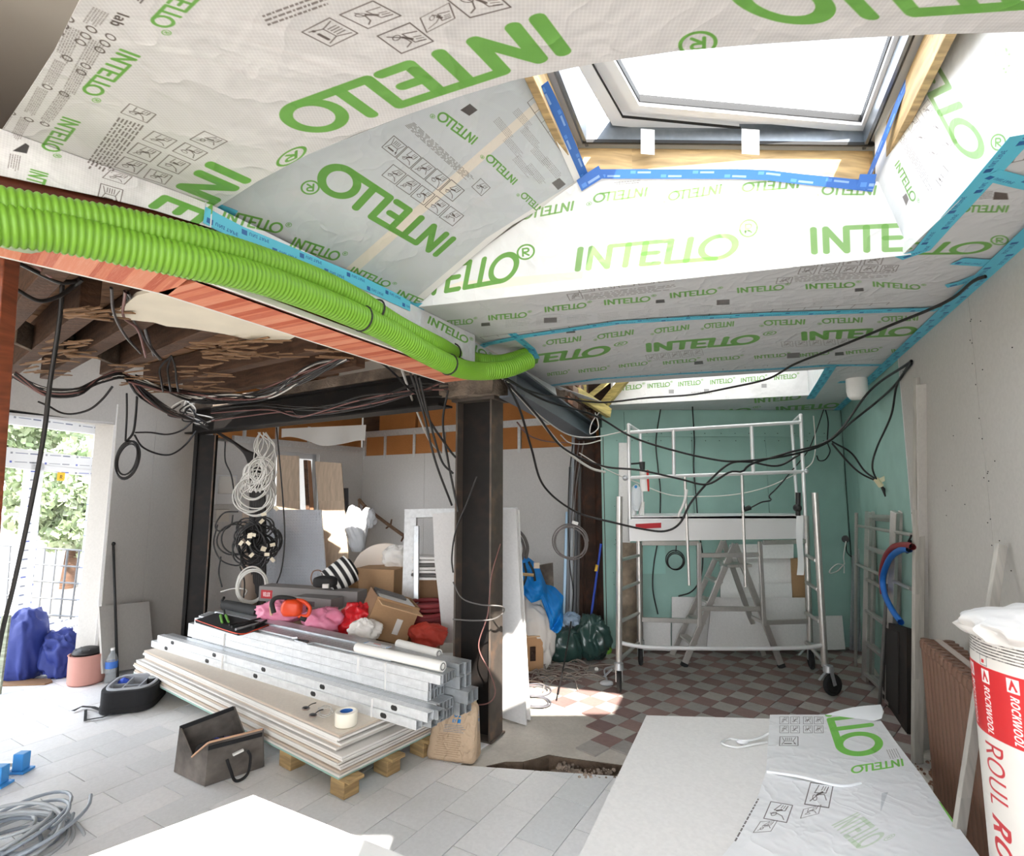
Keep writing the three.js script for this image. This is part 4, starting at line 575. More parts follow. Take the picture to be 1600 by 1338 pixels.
{
  const R0 = F(650, 1142, yT), R1 = F(236, 1011, yT), pu = R1.clone().sub(R0).normalize(), pw = V(-pu.z, 0, pu.x); if (pw.z > 0) pw.negate();
  const Pq = (a, b, y) => R0.clone().addScaledVector(pu, a).addScaledVector(pw, b).setY(y), Lf = R0.distanceTo(R1);
  let first = {};
  const prof = (a, b, y, L, w, h, label, mat, holes) => {
    const key = w + '_' + h, t = thing('steel_stud', label, 'steel stud', Pq(a, b, y), 'steel studs lying on the plasterboard stack');
    const g = first[key + L.toFixed(2)] || (first[key + L.toFixed(2)] = triUV(sweep(V(0, 0, 0), pu.clone().multiplyScalar(L), ...(() => { const sg = V(0, 1, 0).cross(pu).dot(pw) > 0 ? 1 : -1, [o, i] = rect(w, h, 0.0028).map((l) => l.map(([x, q]) => [sg * x, q])); return [o, UP, i]; })())));
    rep(t, 'profile', g, mat, V(0, 0, 0));
    if (holes) for (let s = 0.25; s < L - 0.1; s += 0.62) { const c = new THREE.CapsuleGeometry(0.014, 0.022, 4, 10).rotateZ(Math.PI / 2).scale(1, 1, 0.2).applyMatrix4(frame(pu, UP, pw, pu.clone().multiplyScalar(s).addScaledVector(pw, -0.0005).setY(h / 2))); rep(t, 'service_hole', c, K.black, V(0, 0, 0)); }
    return t;
  };
  prof(0, 0, yT, Lf, 0.05, 0.05, 'lower of the two front steel tracks with black oval holes, lying on the top sheet', K.galvWhite, true);
  prof(-0.07, 0.012, yT + 0.051, Lf + 0.0, 0.05, 0.05, 'upper of the two front steel tracks with black oval holes', K.galvWhite, true);
  prof(-0.05, 0.066, yT, Lf, 0.05, 0.05, 'steel track hidden behind the lower front track, its end just showing', K.galv); prof(-0.1, 0.066, yT + 0.051, Lf, 0.05, 0.05, 'steel track behind the upper front track, its end just showing', K.galv);
  const row = ['front', 'second', 'third', 'fourth', 'back'], lay = ['lowest', 'second', 'third', 'fourth', 'top'], ext = [-0.04, -0.04, 0.03, 0.03, -0.06];
  for (let l = 0; l < 5; l++) for (let k = 0; k < 5; k++) prof(ext[l] + rnd(-0.005, 0.005), 0.122 + k * 0.029 - (l === 4 ? 0 : 0), yT + 0.052 * l + 0.001 + (l > 1 ? 0.002 : 0), 2.62, 0.027, 0.0505, `${row[k]} white steel stud in the ${lay[l]} layer of the bundle, counted from the front`, k === 0 ? K.galvWhite : K.galv);
  for (let l = 0; l < 4; l++) for (let k = 0; k < 2; k++) prof(-0.08 - (l === 1 ? 0.06 : 0) + rnd(-0.01, 0.01), 0.28 + k * 0.052, yT + 0.0722 * l, 2.62, 0.05, 0.07, `${k ? 'outer' : 'inner'} wide steel stud, ${['lowest', 'second', 'third', 'top'][l]} layer at the back of the bundle by the column`, K.galv);
  for (let k = 0; k < 5; k++) prof(0.35 + 0.02 * k, 0.15 + k * 0.03, yT + 0.265, 2.2, 0.026, 0.012, `${ORD[k] === 'topmost' ? 'first' : ORD[k]} flat steel strip from the front, lying on top of the stud bundle`, K.galv);
  for (const [a, y0, y1, b] of [[0.34, 0.0, 0.1, -0.003], [0.36, 0.11, 0.265, 0.118], [0.6, 0.155, 0.26, 0.117], [1.9, 0.0, 0.1, -0.003], [2.1, 0.11, 0.2, 0.118]]) solo('strapping_band', 'thin white strapping band round the steel studs, ' + ['near their right ends, low', 'right of the clamp', 'in front of the clamp', 'low at their left ends', 'high at their left ends'][[0.34, 0.36, 0.6, 1.9, 2.1].indexOf(a)], 'strap', bar(Pq(a, b, yT + y0), Pq(a, b, yT + y1), 0.014, 0.002, pu, false), K.white);
  const top = yT + 0.268;
  // tool wallet
  const tw = thing('tool_wallet', 'open black tool wallet with orange edging and green pliers on the steel studs', 'tool wallet', F(362, 975, top)), TP = new Pl(V(0, top + 0.012, 0), V(1, top + 0.012, 0), V(0, top + 0.012, 1));
  part(tw, 'body', pslab(TP, [[305, 969], [340, 957], [355, 955], [420, 974], [420, 978], [380, 990], [372, 991], [306, 971]], 0.012), K.clothDark); part(tw, 'piping', tube([[305, 969], [340, 981], [376, 991], [398, 985], [420, 977]].map(([a, b]) => F(a, b, top + 0.012)), 0.004), K.orange, 'orange edge piping');
  for (const [a, b, c, d, r, m] of [[345, 962, 347, 973, 0.012, K.green], [353, 962, 357, 972, 0.012, K.green], [350, 954, 351, 962, 0.009, K.rubber], [362, 980, 398, 972, 0.01, K.rubber], [368, 984, 404, 974, 0.009, K.galv], [372, 976, 408, 966, 0.009, K.rubber], [396, 980, 416, 970, 0.012, K.rubber], [358, 977, 380, 972, 0.009, K.black]]) part(tw, m === K.green ? 'plier_handle' : 'tool', rod(F(a, b, top + 0.024), F(c, d, top + 0.024), r, r * 0.7), m);
  const bt = thing('caulking_gun', 'black tubular gun with a hooked end lying across the steel studs', 'gun', F(376, 955, top)); part(bt, 'barrel', rod(F(352, 946, top + 0.04), F(405, 957, top + 0.04), 0.045, 0.05, 18), K.rubber); part(bt, 'hook', tube([F(352, 946, top + 0.04), F(347, 940, top + 0.05), F(350, 934, top + 0.09)], 0.012), K.rubber); part(bt, 'nozzle', rod(F(405, 957, top + 0.04), F(424, 961, top + 0.03), 0.02, 0.012), K.rubber);
  const ht = thing('hedge_trimmer', 'orange power tool with a black loop handle behind the tool wallet', 'power tool', F(455, 965, top)), hp = (a, b, d = 4.05) => at(a, b, d);
  part(ht, 'motor_housing', blob(hp(456, 962), [0.075, 0.065, 0.06], 9, { a: 0.15, sq: 0.7, seg: 24 }), K.orange); part(ht, 'rear_handle', tube([hp(462, 938), hp(474, 940), hp(484, 950), hp(480, 962), hp(466, 963)], 0.014), K.orange); part(ht, 'front_handle', tube([hp(428, 958), hp(425, 942), hp(434, 934), hp(456, 936), hp(470, 944)], 0.017), K.rubber); part(ht, 'guard', tube([hp(424, 962), hp(423, 945), hp(428, 938)], 0.01), M('#c9a48c', 0.6)); part(ht, 'foot', rod(hp(470, 965), hp(478, 968), 0.02), K.rubber);
  const cl = thing('metal_clamp', 'small galvanised clamp on top of the steel studs', 'clamp', F(472, 1001, top)); part(cl, 'jaw', bar(F(464, 1000, top + 0.005), F(484, 1006, top + 0.005), 0.04, 0.01), K.galv); part(cl, 'jaw', bar(F(462, 999, top), F(460, 997, top + 0.05), 0.035, 0.008), K.galv); part(cl, 'screw', rod(F(466, 1000, top + 0.03), F(482, 1003, top + 0.03), 0.006), K.rubber);
  const rl = (n, a, b, c, d, r, lab) => { const p = F(a, b, top + r), q = F(c, d, top + r), t = thing('paper_roll', lab, 'roll', p.clone().lerp(q, 0.5).setY(top)); part(t, 'sheet', rod(p, q, r, r, 22), M('#eceae4', 0.7, { bump: T.wrinkle, bs: 0.003 })); const dd = q.clone().sub(p).normalize(); part(t, 'core_edge', new THREE.TorusGeometry(r * 0.62, r * 0.1, 6, 20).applyQuaternion(new THREE.Quaternion().setFromUnitVectors(V(0, 0, 1), dd)).translate(q.x, q.y, q.z), K.cableGrey); return t; };
  const r1 = rl(0, 558, 1012, 692, 1042, 0.03, 'longer white roll of film lying on the studs, with a printed label'); rl(1, 622, 1006, 686, 1022, 0.028, 'shorter white roll of film behind the longer one on the studs');
  part(r1, 'label', bar(F(572, 1004, top + 0.062), F(608, 1012, top + 0.062), 0.04, 0.002), decal(0.1, 0.05, '#f4f6f8', (x, w, h) => { x.strokeStyle = '#6fa8d8'; x.lineWidth = 6; x.strokeRect(3, 3, w - 6, h - 6); x.fillStyle = '#d33'; x.fillRect(w * 0.6, h * 0.3, w * 0.2, h * 0.3); }), 'printed label');
}
{ // things on the top sheet
  const y = yT + 0.001, sg = thing('sunglasses', 'dark sunglasses lying on the top plasterboard sheet', 'sunglasses', F(483, 1114, y));
  for (const [a, b] of [[478, 1107], [489, 1118]]) { const c = F(a, b, y + 0.02), d = F(489, 1118, y).sub(F(478, 1107, y)).normalize(); part(sg, 'lens', new THREE.SphereGeometry(0.027, 18, 10).scale(1, 0.25, 0.75).applyMatrix4(frame(d, UP, d.clone().cross(UP), c)), K.black); part(sg, 'rim', new THREE.TorusGeometry(0.026, 0.004, 6, 20).scale(1, 0.75, 1).rotateX(Math.PI / 2).applyMatrix4(frame(d, UP, d.clone().cross(UP), c)), M('#7c6a60', 0.4)); part(sg, 'temple', tube([c, c.clone().add(V(0.01, 0, -0.06)), c.clone().add(V(0.02, -0.01, -0.11))], 0.003), K.rubber); }
  const p = F(538, 1136, y); const tr = thing('tape_roll', 'roll of clear white tape standing on the near end of the top sheet', 'tape roll', p); part(tr, 'tape', new THREE.LatheGeometry([[0.036, 0], [0.058, 0], [0.062, 0.004], [0.062, 0.07], [0.058, 0.074], [0.036, 0.074], [0.036, 0]].map(([a, b]) => new THREE.Vector2(a, b)), 32).translate(p.x, y, p.z - 0.03), M('#efe9d8', 0.35, { clearcoat: 0.5 })); part(tr, 'core', new THREE.LatheGeometry([[0.034, 0.002], [0.036, 0.002], [0.036, 0.072], [0.034, 0.072], [0.034, 0.002]].map(([a, b]) => new THREE.Vector2(a, b)), 24).translate(p.x, y, p.z - 0.03), M('#3b78c4', 0.5));
  const st = []; for (let i = 0; i < 4; i++) st.push(tube(Array.from({ length: 9 }, (_, k) => { const a = k * 0.9 + i; const q = F(508 + 16 * Math.cos(a) * rnd(0.4, 1), 1112 + 11 * Math.sin(a) * rnd(0.4, 1), y + 0.004 + rnd(0, 0.012)); return q; }), 0.0018, 60, 4)); solo('string_tangle', 'tangle of white string beside the tape roll', 'string', join(st), K.cableWhite);
}
// ---------- floor things on the left ----------
{
  const base = F(708, 1186), t = thing('paper_sack', 'brown paper sack of powder with blue print standing beside the dark column', 'sack', base);
  const ax = F(744, 1190).sub(F(672, 1180)).setY(0).normalize(), az = V(-ax.z, 0, ax.x), g = new RoundedBoxGeometry(0.32, 0.34, 0.12, 8, 0.04), p = g.attributes.position; for (let i = 0; i < p.count; i++) { const x = p.getX(i), y = p.getY(i), z = p.getZ(i), k = (y + 0.17) / 0.34; p.setXYZ(i, x * (1 - 0.22 * k * k) + 0.03 * k, y + 0.012 * NZ.noise(x * 9, z * 9, 1) * k, z * (1.25 - 0.9 * k * k) + 0.012 * NZ.noise(x * 12, y * 12, 2)); } g.computeVertexNormals();
  const sk = document.createElement('canvas'); sk.width = 512; sk.height = 512; const x = sk.getContext('2d'); x.fillStyle = '#c4ab90'; x.fillRect(0, 0, 512, 512); x.fillStyle = '#2f86c8'; x.font = 'bold 74px sans-serif'; x.fillText('OL', 250, 120); x.font = 'bold 44px sans-serif'; x.fillText('RY', 240, 170); x.fillRect(310, 136, 40, 34); x.fillStyle = '#5b7b93'; for (let i = 0; i < 5; i++) x.fillRect(150, 190 + i * 14, 220 + 20 * (i % 3), 3); x.fillStyle = '#8d745a'; for (let i = 0; i < 11; i++) x.fillRect(90 + (i % 2) * 20, 270 + i * 18, 260, 3);
  const mt = new THREE.CanvasTexture(sk); mt.colorSpace = THREE.SRGBColorSpace; g.applyMatrix4(frame(ax, UP, az, base.clone().setY(0.17))); part(t, 'bag', g, M('#ffffff', 0.9, { map: mt, tri: false, bump: at2(T.wrinkle, 1), bs: 0.012 })); const A = base.clone().addScaledVector(ax, -0.08).setY(0.335), B = base.clone().addScaledVector(ax, 0.145).setY(0.335); part(t, 'stitched_top', bar(A, B, 0.02, 0.03), M('#c9b294', 0.9));
}
{ // open tool bag
  const A = F(320, 1231), B = F(411, 1200), C = F(272, 1208), Dd = C.clone().add(B).sub(A), t = thing('tool_bag', 'open grey fabric tool bag with tan piping on the floor in front of the stack', 'tool bag', A.clone().add(Dd).multiplyScalar(0.5));
  const up = (p, y, q, k) => p.clone().lerp(q, k).setY(y), wall = (a, b, c, d, th = 0.008, m = K.cloth) => { const pl = new Pl(a, b, d); return extr(pl, [a, b, c, d].map((q) => pl.st(q)), th, 0); };
  const M1 = A.clone().add(B).add(C).add(Dd).multiplyScalar(0.25), f = 0.16;
  const a1 = up(A, 0.225, M1, 0.08), b1 = up(B, 0.215, M1, 0.06), c1 = up(C, 0.25, M1, 0.06), d1 = up(Dd, 0.285, M1, 0.05);
  part(t, 'base', prism([A, B, Dd, C].map(xz), 0.004, 0.02), K.cloth); part(t, 'front_panel', wall(A.clone().setY(0.005), B.clone().setY(0.005), b1, a1), K.cloth); part(t, 'back_panel', wall(C.clone().setY(0.005), Dd.clone().setY(0.005), d1, c1), K.cloth);
  const am = up(A.clone().lerp(C, 0.5), 0.12, M1, 0.05), bm = up(B.clone().lerp(Dd, 0.5), 0.12, M1, 0.05); for (const [p, q, m, u, v] of [[A, C, am, a1, c1], [B, Dd, bm, b1, d1]]) { part(t, 'end_panel', wall(p.clone().setY(0.005), q.clone().setY(0.005), m, m), K.cloth); part(t, 'end_panel', wall(p.clone().setY(0.005), m, u, u), K.cloth); part(t, 'end_panel', wall(q.clone().setY(0.005), m, v, v), K.cloth); }
  part(t, 'zip_band', bar(c1.clone().setY(0.242), d1.clone().setY(0.277), 0.014, 0.022), K.clothDark); part(t, 'zip_band', bar(a1.clone().add(V(0, -0.028, 0.004)), b1.clone().add(V(0, -0.028, 0.004)), 0.012, 0.02), K.clothDark); part(t, 'piping', tube([am, a1, a1.clone().lerp(b1, 0.6), b1], 0.006, 0, 6, false, 0.1), M('#c9a184', 0.8), 'tan edge piping');
  const mid = (k, y, o = 0.02) => A.clone().lerp(B, k).setY(y).addScaledVector(B.clone().sub(A).cross(UP).normalize(), o); part(t, 'handle', tube([mid(0.32, 0.12), mid(0.36, 0.07, 0.05), mid(0.44, 0.012, 0.07), mid(0.62, 0.03, 0.08), mid(0.7, 0.1, 0.05), mid(0.68, 0.13)], 0.008), K.clothDark); part(t, 'logo_bar', bar(mid(0.44, 0.125, -0.0), mid(0.62, 0.135, -0.0), 0.02, 0.01), K.white, 'small white logo bar');
  for (let i = 0; i < 5; i++) { const q = M1.clone().addScaledVector(B.clone().sub(A), rnd(-0.35, 0.1)).setY(0.06); part(t, 'contents', blob(q, [0.06, 0.07, 0.05], 20 + i, { seg: 16 }), i % 2 ? K.navy : K.clothDark); }
}
{ // camera backpack
  const c = F(196, 1112), t = thing('camera_backpack', 'open black camera backpack with grey padded dividers lying on the tiles', 'backpack', c.clone()), r = 0.3, ax = V(Math.cos(r), 0, -Math.sin(r)), az = V(Math.sin(r), 0, Math.cos(r)), q = (a, b, y) => c.clone().addScaledVector(ax, a).addScaledVector(az, b * 1.55 - 0.15).setY(y);
  const sh = (w, d, rr) => { const s = new THREE.Shape(); s.moveTo(-w + rr, -d); s.lineTo(w - rr, -d); s.quadraticCurveTo(w, -d, w, -d + rr); s.lineTo(w, d - rr * 1.6); s.quadraticCurveTo(w, d, w - rr * 1.6, d); s.lineTo(-w + rr * 1.6, d); s.quadraticCurveTo(-w, d, -w, d - rr * 1.6); s.lineTo(-w, -d + rr); s.quadraticCurveTo(-w, -d, -w + rr, -d); return s; };
  const ring = (w, d, k, y0, y1, m, n) => { const s = sh(w, d, 0.06); if (k) s.holes.push(sh(w - k, d - k, 0.05)); const g = new THREE.ExtrudeGeometry(s, { depth: y1 - y0, bevelEnabled: true, bevelSize: 0.006, bevelThickness: 0.006, bevelSegments: 2 }).rotateX(Math.PI / 2).translate(0, y1, 0); part(t, n, g.scale(1, 1, 1.55).applyMatrix4(frame(ax, UP, az, q(0, 0, 0))), m); };
  ring(0.175, 0.135, 0, 0.012, 0.045, K.clothDark, 'back_panel'); ring(0.172, 0.132, 0.018, 0.04, 0.155, K.clothDark, 'side_wall'); ring(0.152, 0.114, 0.01, 0.06, 0.166, M('#a9acb2', 0.9), 'padded_rim');
  const gr = M('#9da1a7', 0.95), dv = (a, b, e, f) => part(t, 'divider', bar(q(a, b, 0.11), q(e, f, 0.11), 0.01, 0.09), gr); dv(-0.055, -0.11, -0.045, 0.11); dv(0.06, -0.11, 0.055, 0.11); dv(-0.05, 0.03, 0.055, 0.03); dv(-0.15, 0.0, -0.05, 0.0); dv(0.06, 0.05, 0.15, 0.05);
  part(t, 'blue_pouch', blob(q(-0.1, -0.06, 0.1), [0.04, 0.04, 0.04], 3, { seg: 18 }), M('#2f55c8', 0.6)); part(t, 'orange_box', bar(q(0.07, 0.075, 0.135), q(0.145, 0.07, 0.135), 0.03, 0.03), M('#e4783a', 0.6)); const lens = part(t, 'camera_lens', rod(q(0.1, -0.05, 0.08), q(0.1, -0.05, 0.16), 0.033, 0.036, 18), K.black); part(lens, 'lens_cap', rod(q(0.1, -0.05, 0.16), q(0.1, -0.05, 0.166), 0.03, 0.03, 18), K.galv);
  const st = (ps, w) => part(t, 'strap', strip(ps, w, UP, 0.004), K.clothDark); st([q(-0.1, 0.13, 0.03), F(165, 1113, 0.02), F(145, 1106, 0.02), F(128, 1105, 0.015), F(114, 1112, 0.01)], 0.03); st([q(-0.05, 0.14, 0.02), F(160, 1122, 0.01), F(135, 1126, 0.008)], 0.022); st([F(134, 1110, 0.012), F(133, 1128, 0.008)], 0.018); part(t, 'top_flap', bar(q(-0.2, -0.13, 0.06), q(0.02, -0.145, 0.1), 0.1, 0.03), K.clothDark);
}
{
  solo('rubble_sack', 'tall blue woven sack standing at the far left by the glazed door', 'sack', join([blob(F(36, 1060), [0.155, 0.33, 0.16], 31, { sq: 0.75, a: 0.3, neck: -0.25 })]), K.navy);
  solo('rubble_sack', 'smaller crumpled blue sack between the tall sack and the pink bucket', 'sack', blob(F(92, 1056), [0.17, 0.22, 0.16], 36, { a: 0.6, sq: 0.8 }), K.navy);
  const b = F(133, 1076).multiplyScalar(1.03), t = thing('bucket', 'dusty pink plastic bucket with a black lid thing on top', 'bucket', b); part(t, 'body', new THREE.LatheGeometry([[0, 0.002], [0.122, 0.002], [0.13, 0.02], [0.134, 0.235], [0.14, 0.24], [0.13, 0.242], [0.12, 0.22], [0, 0.22]].map(([r, y]) => new THREE.Vector2(r, y)), 32).translate(b.x, 0, b.z), M('#c58f83', 0.8, { map: T.mottle }));
  const lid = part(t, 'lid', new THREE.LatheGeometry([[0, 0.235], [0.1, 0.235], [0.108, 0.25], [0.095, 0.275], [0.05, 0.29], [0, 0.29]].map(([r, y]) => new THREE.Vector2(r, y)), 30).translate(b.x - 0.01, 0, b.z), K.black, 'black ribbed lid'); for (let i = 0; i < 9; i++) { const a = i * 0.7; part(lid, 'knob', new THREE.SphereGeometry(0.012, 10, 8).translate(b.x - 0.01 + 0.08 * Math.cos(a), 0.272, b.z + 0.08 * Math.sin(a)), K.black); }
  const c = F(138, 1046).multiplyScalar(1.0); solo('canister', 'black cylinder standing behind the pink bucket', 'canister', new THREE.LatheGeometry([[0, 0.002], [0.062, 0.002], [0.064, 0.4], [0.055, 0.445], [0.03, 0.46], [0, 0.462]].map(([r, y]) => new THREE.Vector2(r, y)), 24).translate(c.x, 0, c.z), K.rubber);
  const w = F(172, 1066), wb = thing('water_bottle', 'clear plastic water bottle with a blue label beside the pink bucket', 'bottle', w); part(wb, 'body', new THREE.LatheGeometry([[0, 0.002], [0.04, 0.002], [0.044, 0.02], [0.041, 0.06], [0.044, 0.1], [0.044, 0.18], [0.03, 0.22], [0.014, 0.245], [0.014, 0.262], [0, 0.262]].map(([r, y]) => new THREE.Vector2(r, y)), 24).translate(w.x, 0, w.z), M('#f3f7f9', 0.1, { transmission: 0.85, thickness: 0 })); part(wb, 'label', new THREE.CylinderGeometry(0.0455, 0.0455, 0.055, 24, 1, true).translate(w.x, 0.145, w.z), M('#3d6fc0', 0.5)); part(wb, 'cap', new THREE.CylinderGeometry(0.016, 0.016, 0.018, 16).translate(w.x, 0.27, w.z), K.white);
  const sg = Math.sign(LW.v.y), LS = LW.hit(200, 900)[0], pl = new Pl(LW.pt(LS, 0, 0.16), LW.pt(LS + 1, 0, 0.16), LW.pt(LS, sg, 0.02)); solo('leaning_board', 'pale square board leaning against the left wall behind the black rod', 'board', pslab(pl, [[155, 948], [233, 940], [242, 1040], [161, 1053]], 0.018), K.greyBoard);
  const rp = new Pl(LW.pt(LS, 0, 0.22), LW.pt(LS + 1, 0, 0.22), LW.pt(LS, sg, 0.04)), r0 = rp.P(184, 1060), r1 = rp.P(177, 850); r0.setY(0.004); solo('steel_rod', 'thin black rod leaning upright against the pale square board', 'rod', join([rod(r0, r1, 0.012, 0.01), new THREE.SphereGeometry(0.018, 10, 8).translate(r1.x, r1.y, r1.z)]), K.rubber);
  solo('floor_offcut', 'thin brown board lying on the floor under the tall blue sack', 'board', prism([[-20, 1062], [78, 1063], [82, 1067], [70, 1071], [-20, 1074]].map(([a, b2]) => xz(F(a, b2))), 0.001, 0.012), K.cardDark);
  solo('weathered_plank', 'pale greenish plank leaning at the left edge in front of the blue sack', 'plank', bar(F(-6, 1086), at(10, 962, -F(-6, 1086).z + 0.1), 0.07, 0.02, V(0, 0, 1)), M('#b9bfa8', 0.9, { map: T.wood }));
  for (const [n, x0, y0, lab] of [[0, 32, 1196, 'silver bar clamp with blue jaw on the tiles, the further one'], [1, -2, 1218, 'silver bar clamp with blue jaw at the picture edge, the nearer one']]) { const p = F(x0, y0 + 10), t2 = thing('bar_clamp', lab, 'clamp', p); const d = V(-1, 0, 0.12).normalize(); part(t2, 'bar', bar(p.clone().setY(0.045), p.clone().addScaledVector(d, 0.4).setY(0.045), 0.03, 0.02), K.alu); part(t2, 'jaw', bar(p.clone().setY(0.012), p.clone().setY(0.105), 0.055, 0.06, V(1, 0, 0)), M('#3f95dc', 0.45), 'blue jaw'); part(t2, 'foot', box(0.1, 0.012, 0.08, p.x, 0.002, p.z), M('#3f95dc', 0.45)); }
  const h = F(22, 1312); const hs = thing('hose_coil', 'loose coil of grey hose on the floor at the lower left corner', 'hose', h); [[0.2, 0.02, 0.05], [0.24, 0.045, 0.12], [0.15, 0.05, 0.2], [0.25, 0.025, 0.3], [0.2, 0.075, 0.4], [0.13, 0.03, 0.1], [0.22, 0.06, 0.2]].forEach(([R, y, s], i) => part(hs, 'loop', coil(h.clone().add(V(0.02 * i - 0.04, y, 0.015 * i)), R, 2.2, V(0.1 * (i - 3), 1, 0.12 * Math.sin(i * 2)), 0.008, 0.32, 3 + i * 2.3, 1, 8), i % 2 ? M('#9aa3ae', 0.45) : M('#b9bec2', 0.45)));
}
// ---------- boards and roll in the foreground ----------
{
  const y = 0.4, c = F(395, 1240, y), d1 = F(130, 1338, y).sub(c).normalize(), d2 = F(640, 1338, y).sub(c).normalize();
  for (let i = 0; i < 4; i++) { const o = i * 0.004, p = c.clone().addScaledVector(d1, 0.005 + rnd(0, 0.01)).addScaledVector(d2, rnd(0, 0.012)); solo('foam_board', ['lowest of the white foam boards stacked at the bottom edge, on the floor', 'second white foam board from the floor at the bottom edge', 'third white foam board from the floor at the bottom edge', 'top white foam board of the sunlit stack at the bottom edge'][i], 'board', prism([p, p.clone().addScaledVector(d1, 1.0), p.clone().addScaledVector(d1, 1.0).addScaledVector(d2, 1.0), p.clone().addScaledVector(d2, 1.0)].map(xz).reverse(), 0.001 + i * 0.1, 0.099 + i * 0.1), M('#f6f6f4', 0.8), 'white foam boards at the bottom edge'); }
}
{
  const y = 0.4, px = [[1010, 1118], [1372, 1128], [1530, 1338]], A = F(1010, 1118, y), L = F(905, 1338, y), Rr = F(1372, 1128, y), R2 = F(1530, 1338, y), k = 1.35, L2 = A.clone().lerp(L, k), R3 = Rr.clone().lerp(R2, k);
  const bd = (y0, y1, o, lab) => solo('white_board', lab, 'board', prism([A.clone().add(V(o, 0, -o)), Rr, R3, L2.clone().add(V(o, 0, 0))].map(xz), y0, y1), K.board, 'white boards on the trestles');
  bd(y - 0.014, y, 0, 'large white board in the right foreground, covered on its right by printed film'); bd(y - 0.029, y - 0.0145, 0.012, 'second white board just under the large foreground board');
  for (const q of [0.25, 0.8]) { const t = thing('trestle', q < 0.5 ? 'low wooden trestle under the far end of the foreground board' : 'low wooden trestle under the near end of the foreground board', 'trestle', A.clone().lerp(Rr, 0.5).lerp(L2.clone().lerp(R3, 0.5), q).setY(0)); const a = A.clone().lerp(Rr, 0.4).lerp(L2.clone().lerp(R3, 0.4), q), b = A.clone().lerp(Rr, 0.88).lerp(L2.clone().lerp(R3, 0.88), q); part(t, 'beam', bar(a.setY(y - 0.065), b.setY(y - 0.065), 0.06, 0.07), K.pine); for (const p of [a, b]) part(t, 'leg', bar(p.clone().setY(0.002), p.clone().setY(y - 0.1), 0.06, 0.06, V(0, 0, 1)), K.pine); }
  const BP = new Pl(V(0, y + 0.004, 0), V(1, y + 0.004, 0), V(0, y + 0.004, -1)), poly = [[1203, 1117], [1290, 1117], [1345, 1104], [1376, 1101], [1381, 1112], [1376, 1126], [1400, 1160], [1440, 1212], [1475, 1262], [1532, 1340], [1580, 1400], [1080, 1400], [1146, 1316], [1186, 1240], [1197, 1205]];
  const t = mem('white printed film spread over the right half of the foreground board', BP, poly, 900, 5, (s) => {
    s.logo([1273, 1063], [1314, 1186], [1325, 1058], { r: 0, w: 0.18, ink: '#79cf4b' }); s.logo([1410, 1186], [1330, 1198], [1412, 1197], { r: 0, ink: '#79cf4b' }); s.pale([[1472, 1256], [1500, 1285], [1516, 1300], [1505, 1296], [1488, 1285], [1466, 1252]], '#79cf4b', 0.9);
    for (const [a, b] of [[1218, 1132], [1235, 1132], [1255, 1132], [1272, 1132], [1218, 1146], [1235, 1146], [1255, 1146], [1272, 1146]]) s.icon([a, b], [a + 15, b], [a, b - 12], (a + b) % 7); s.icon([1217, 1166], [1248, 1166], [1218, 1151], 9); s.icon([1256, 1258], [1296, 1264], [1266, 1222], 2); s.icon([1192, 1280], [1230, 1287], [1204, 1252], 4); s.icon([1176, 1302], [1205, 1300], [1188, 1284], 5); s.icon([1250, 1280], [1280, 1272], [1255, 1265], 6); s.lines([1146, 1314], [1186, 1242], [1152, 1316], 1, 0.8); s.lines([1384, 1172], [1392, 1190], [1402, 1170], 5, 0.4); s.pale([[1200, 1205], [1330, 1228], [1350, 1222], [1203, 1200]], '#ffffff', 0.9); s.logo([1300, 1290], [1345, 1330], [1340, 1270], { alpha: 0.2 }); s.pale([[1378, 1240], [1388, 1238], [1376, 1270]], '#c9cdd0', 0.7);
  }, { base: '#f1f2f3', mat: { transmission: 0.06, thickness: 0 } });
  // lifted fold of the film and creases
  part(t, 'fold', tube([F(1198, 1206, y + 0.008), F(1250, 1214, y + 0.016), F(1310, 1228, y + 0.01), F(1345, 1224, y + 0.006)], 0.006, 30, 6), M('#e9ecee', 0.5)); part(t, 'raised_corner', (() => { const a = F(1290, 1117, y + 0.005), b = F(1376, 1102, y + 0.045), c = F(1381, 1115, y + 0.035), d = F(1376, 1128, y + 0.005); return grid((u, v) => { const p = a.clone().lerp(a.clone().lerp(d, 0.9), v), q = b.clone().lerp(c, v).lerp(d, v * v * 0.6); return p.lerp(q, u).add(V(0, 0.012 * Math.sin(u * 3.1) * (1 - v), 0)); }, 16, 8, 0.001); })(), M('#e9ecee', 0.5));
  const ws = thing('plastic_strap', 'loop of clear plastic strap lying on the foreground board', 'strap', F(1165, 1160, y + 0.001)); part(ws, 'loop', tube([F(1198, 1160, y + 0.006), F(1175, 1164, y + 0.01), F(1150, 1168, y + 0.006), F(1128, 1162, y + 0.012), F(1140, 1155, y + 0.006), F(1165, 1158, y + 0.02), F(1190, 1152, y + 0.02), F(1200, 1146, y + 0.03)], 0.006), M('#f2f3f2', 0.3, { transmission: 0.4, thickness: 0 })); part(ws, 'buckle', blob(F(1160, 1163, y), [0.03, 0.012, 0.02], 4, { seg: 16 }), K.pvc);
}
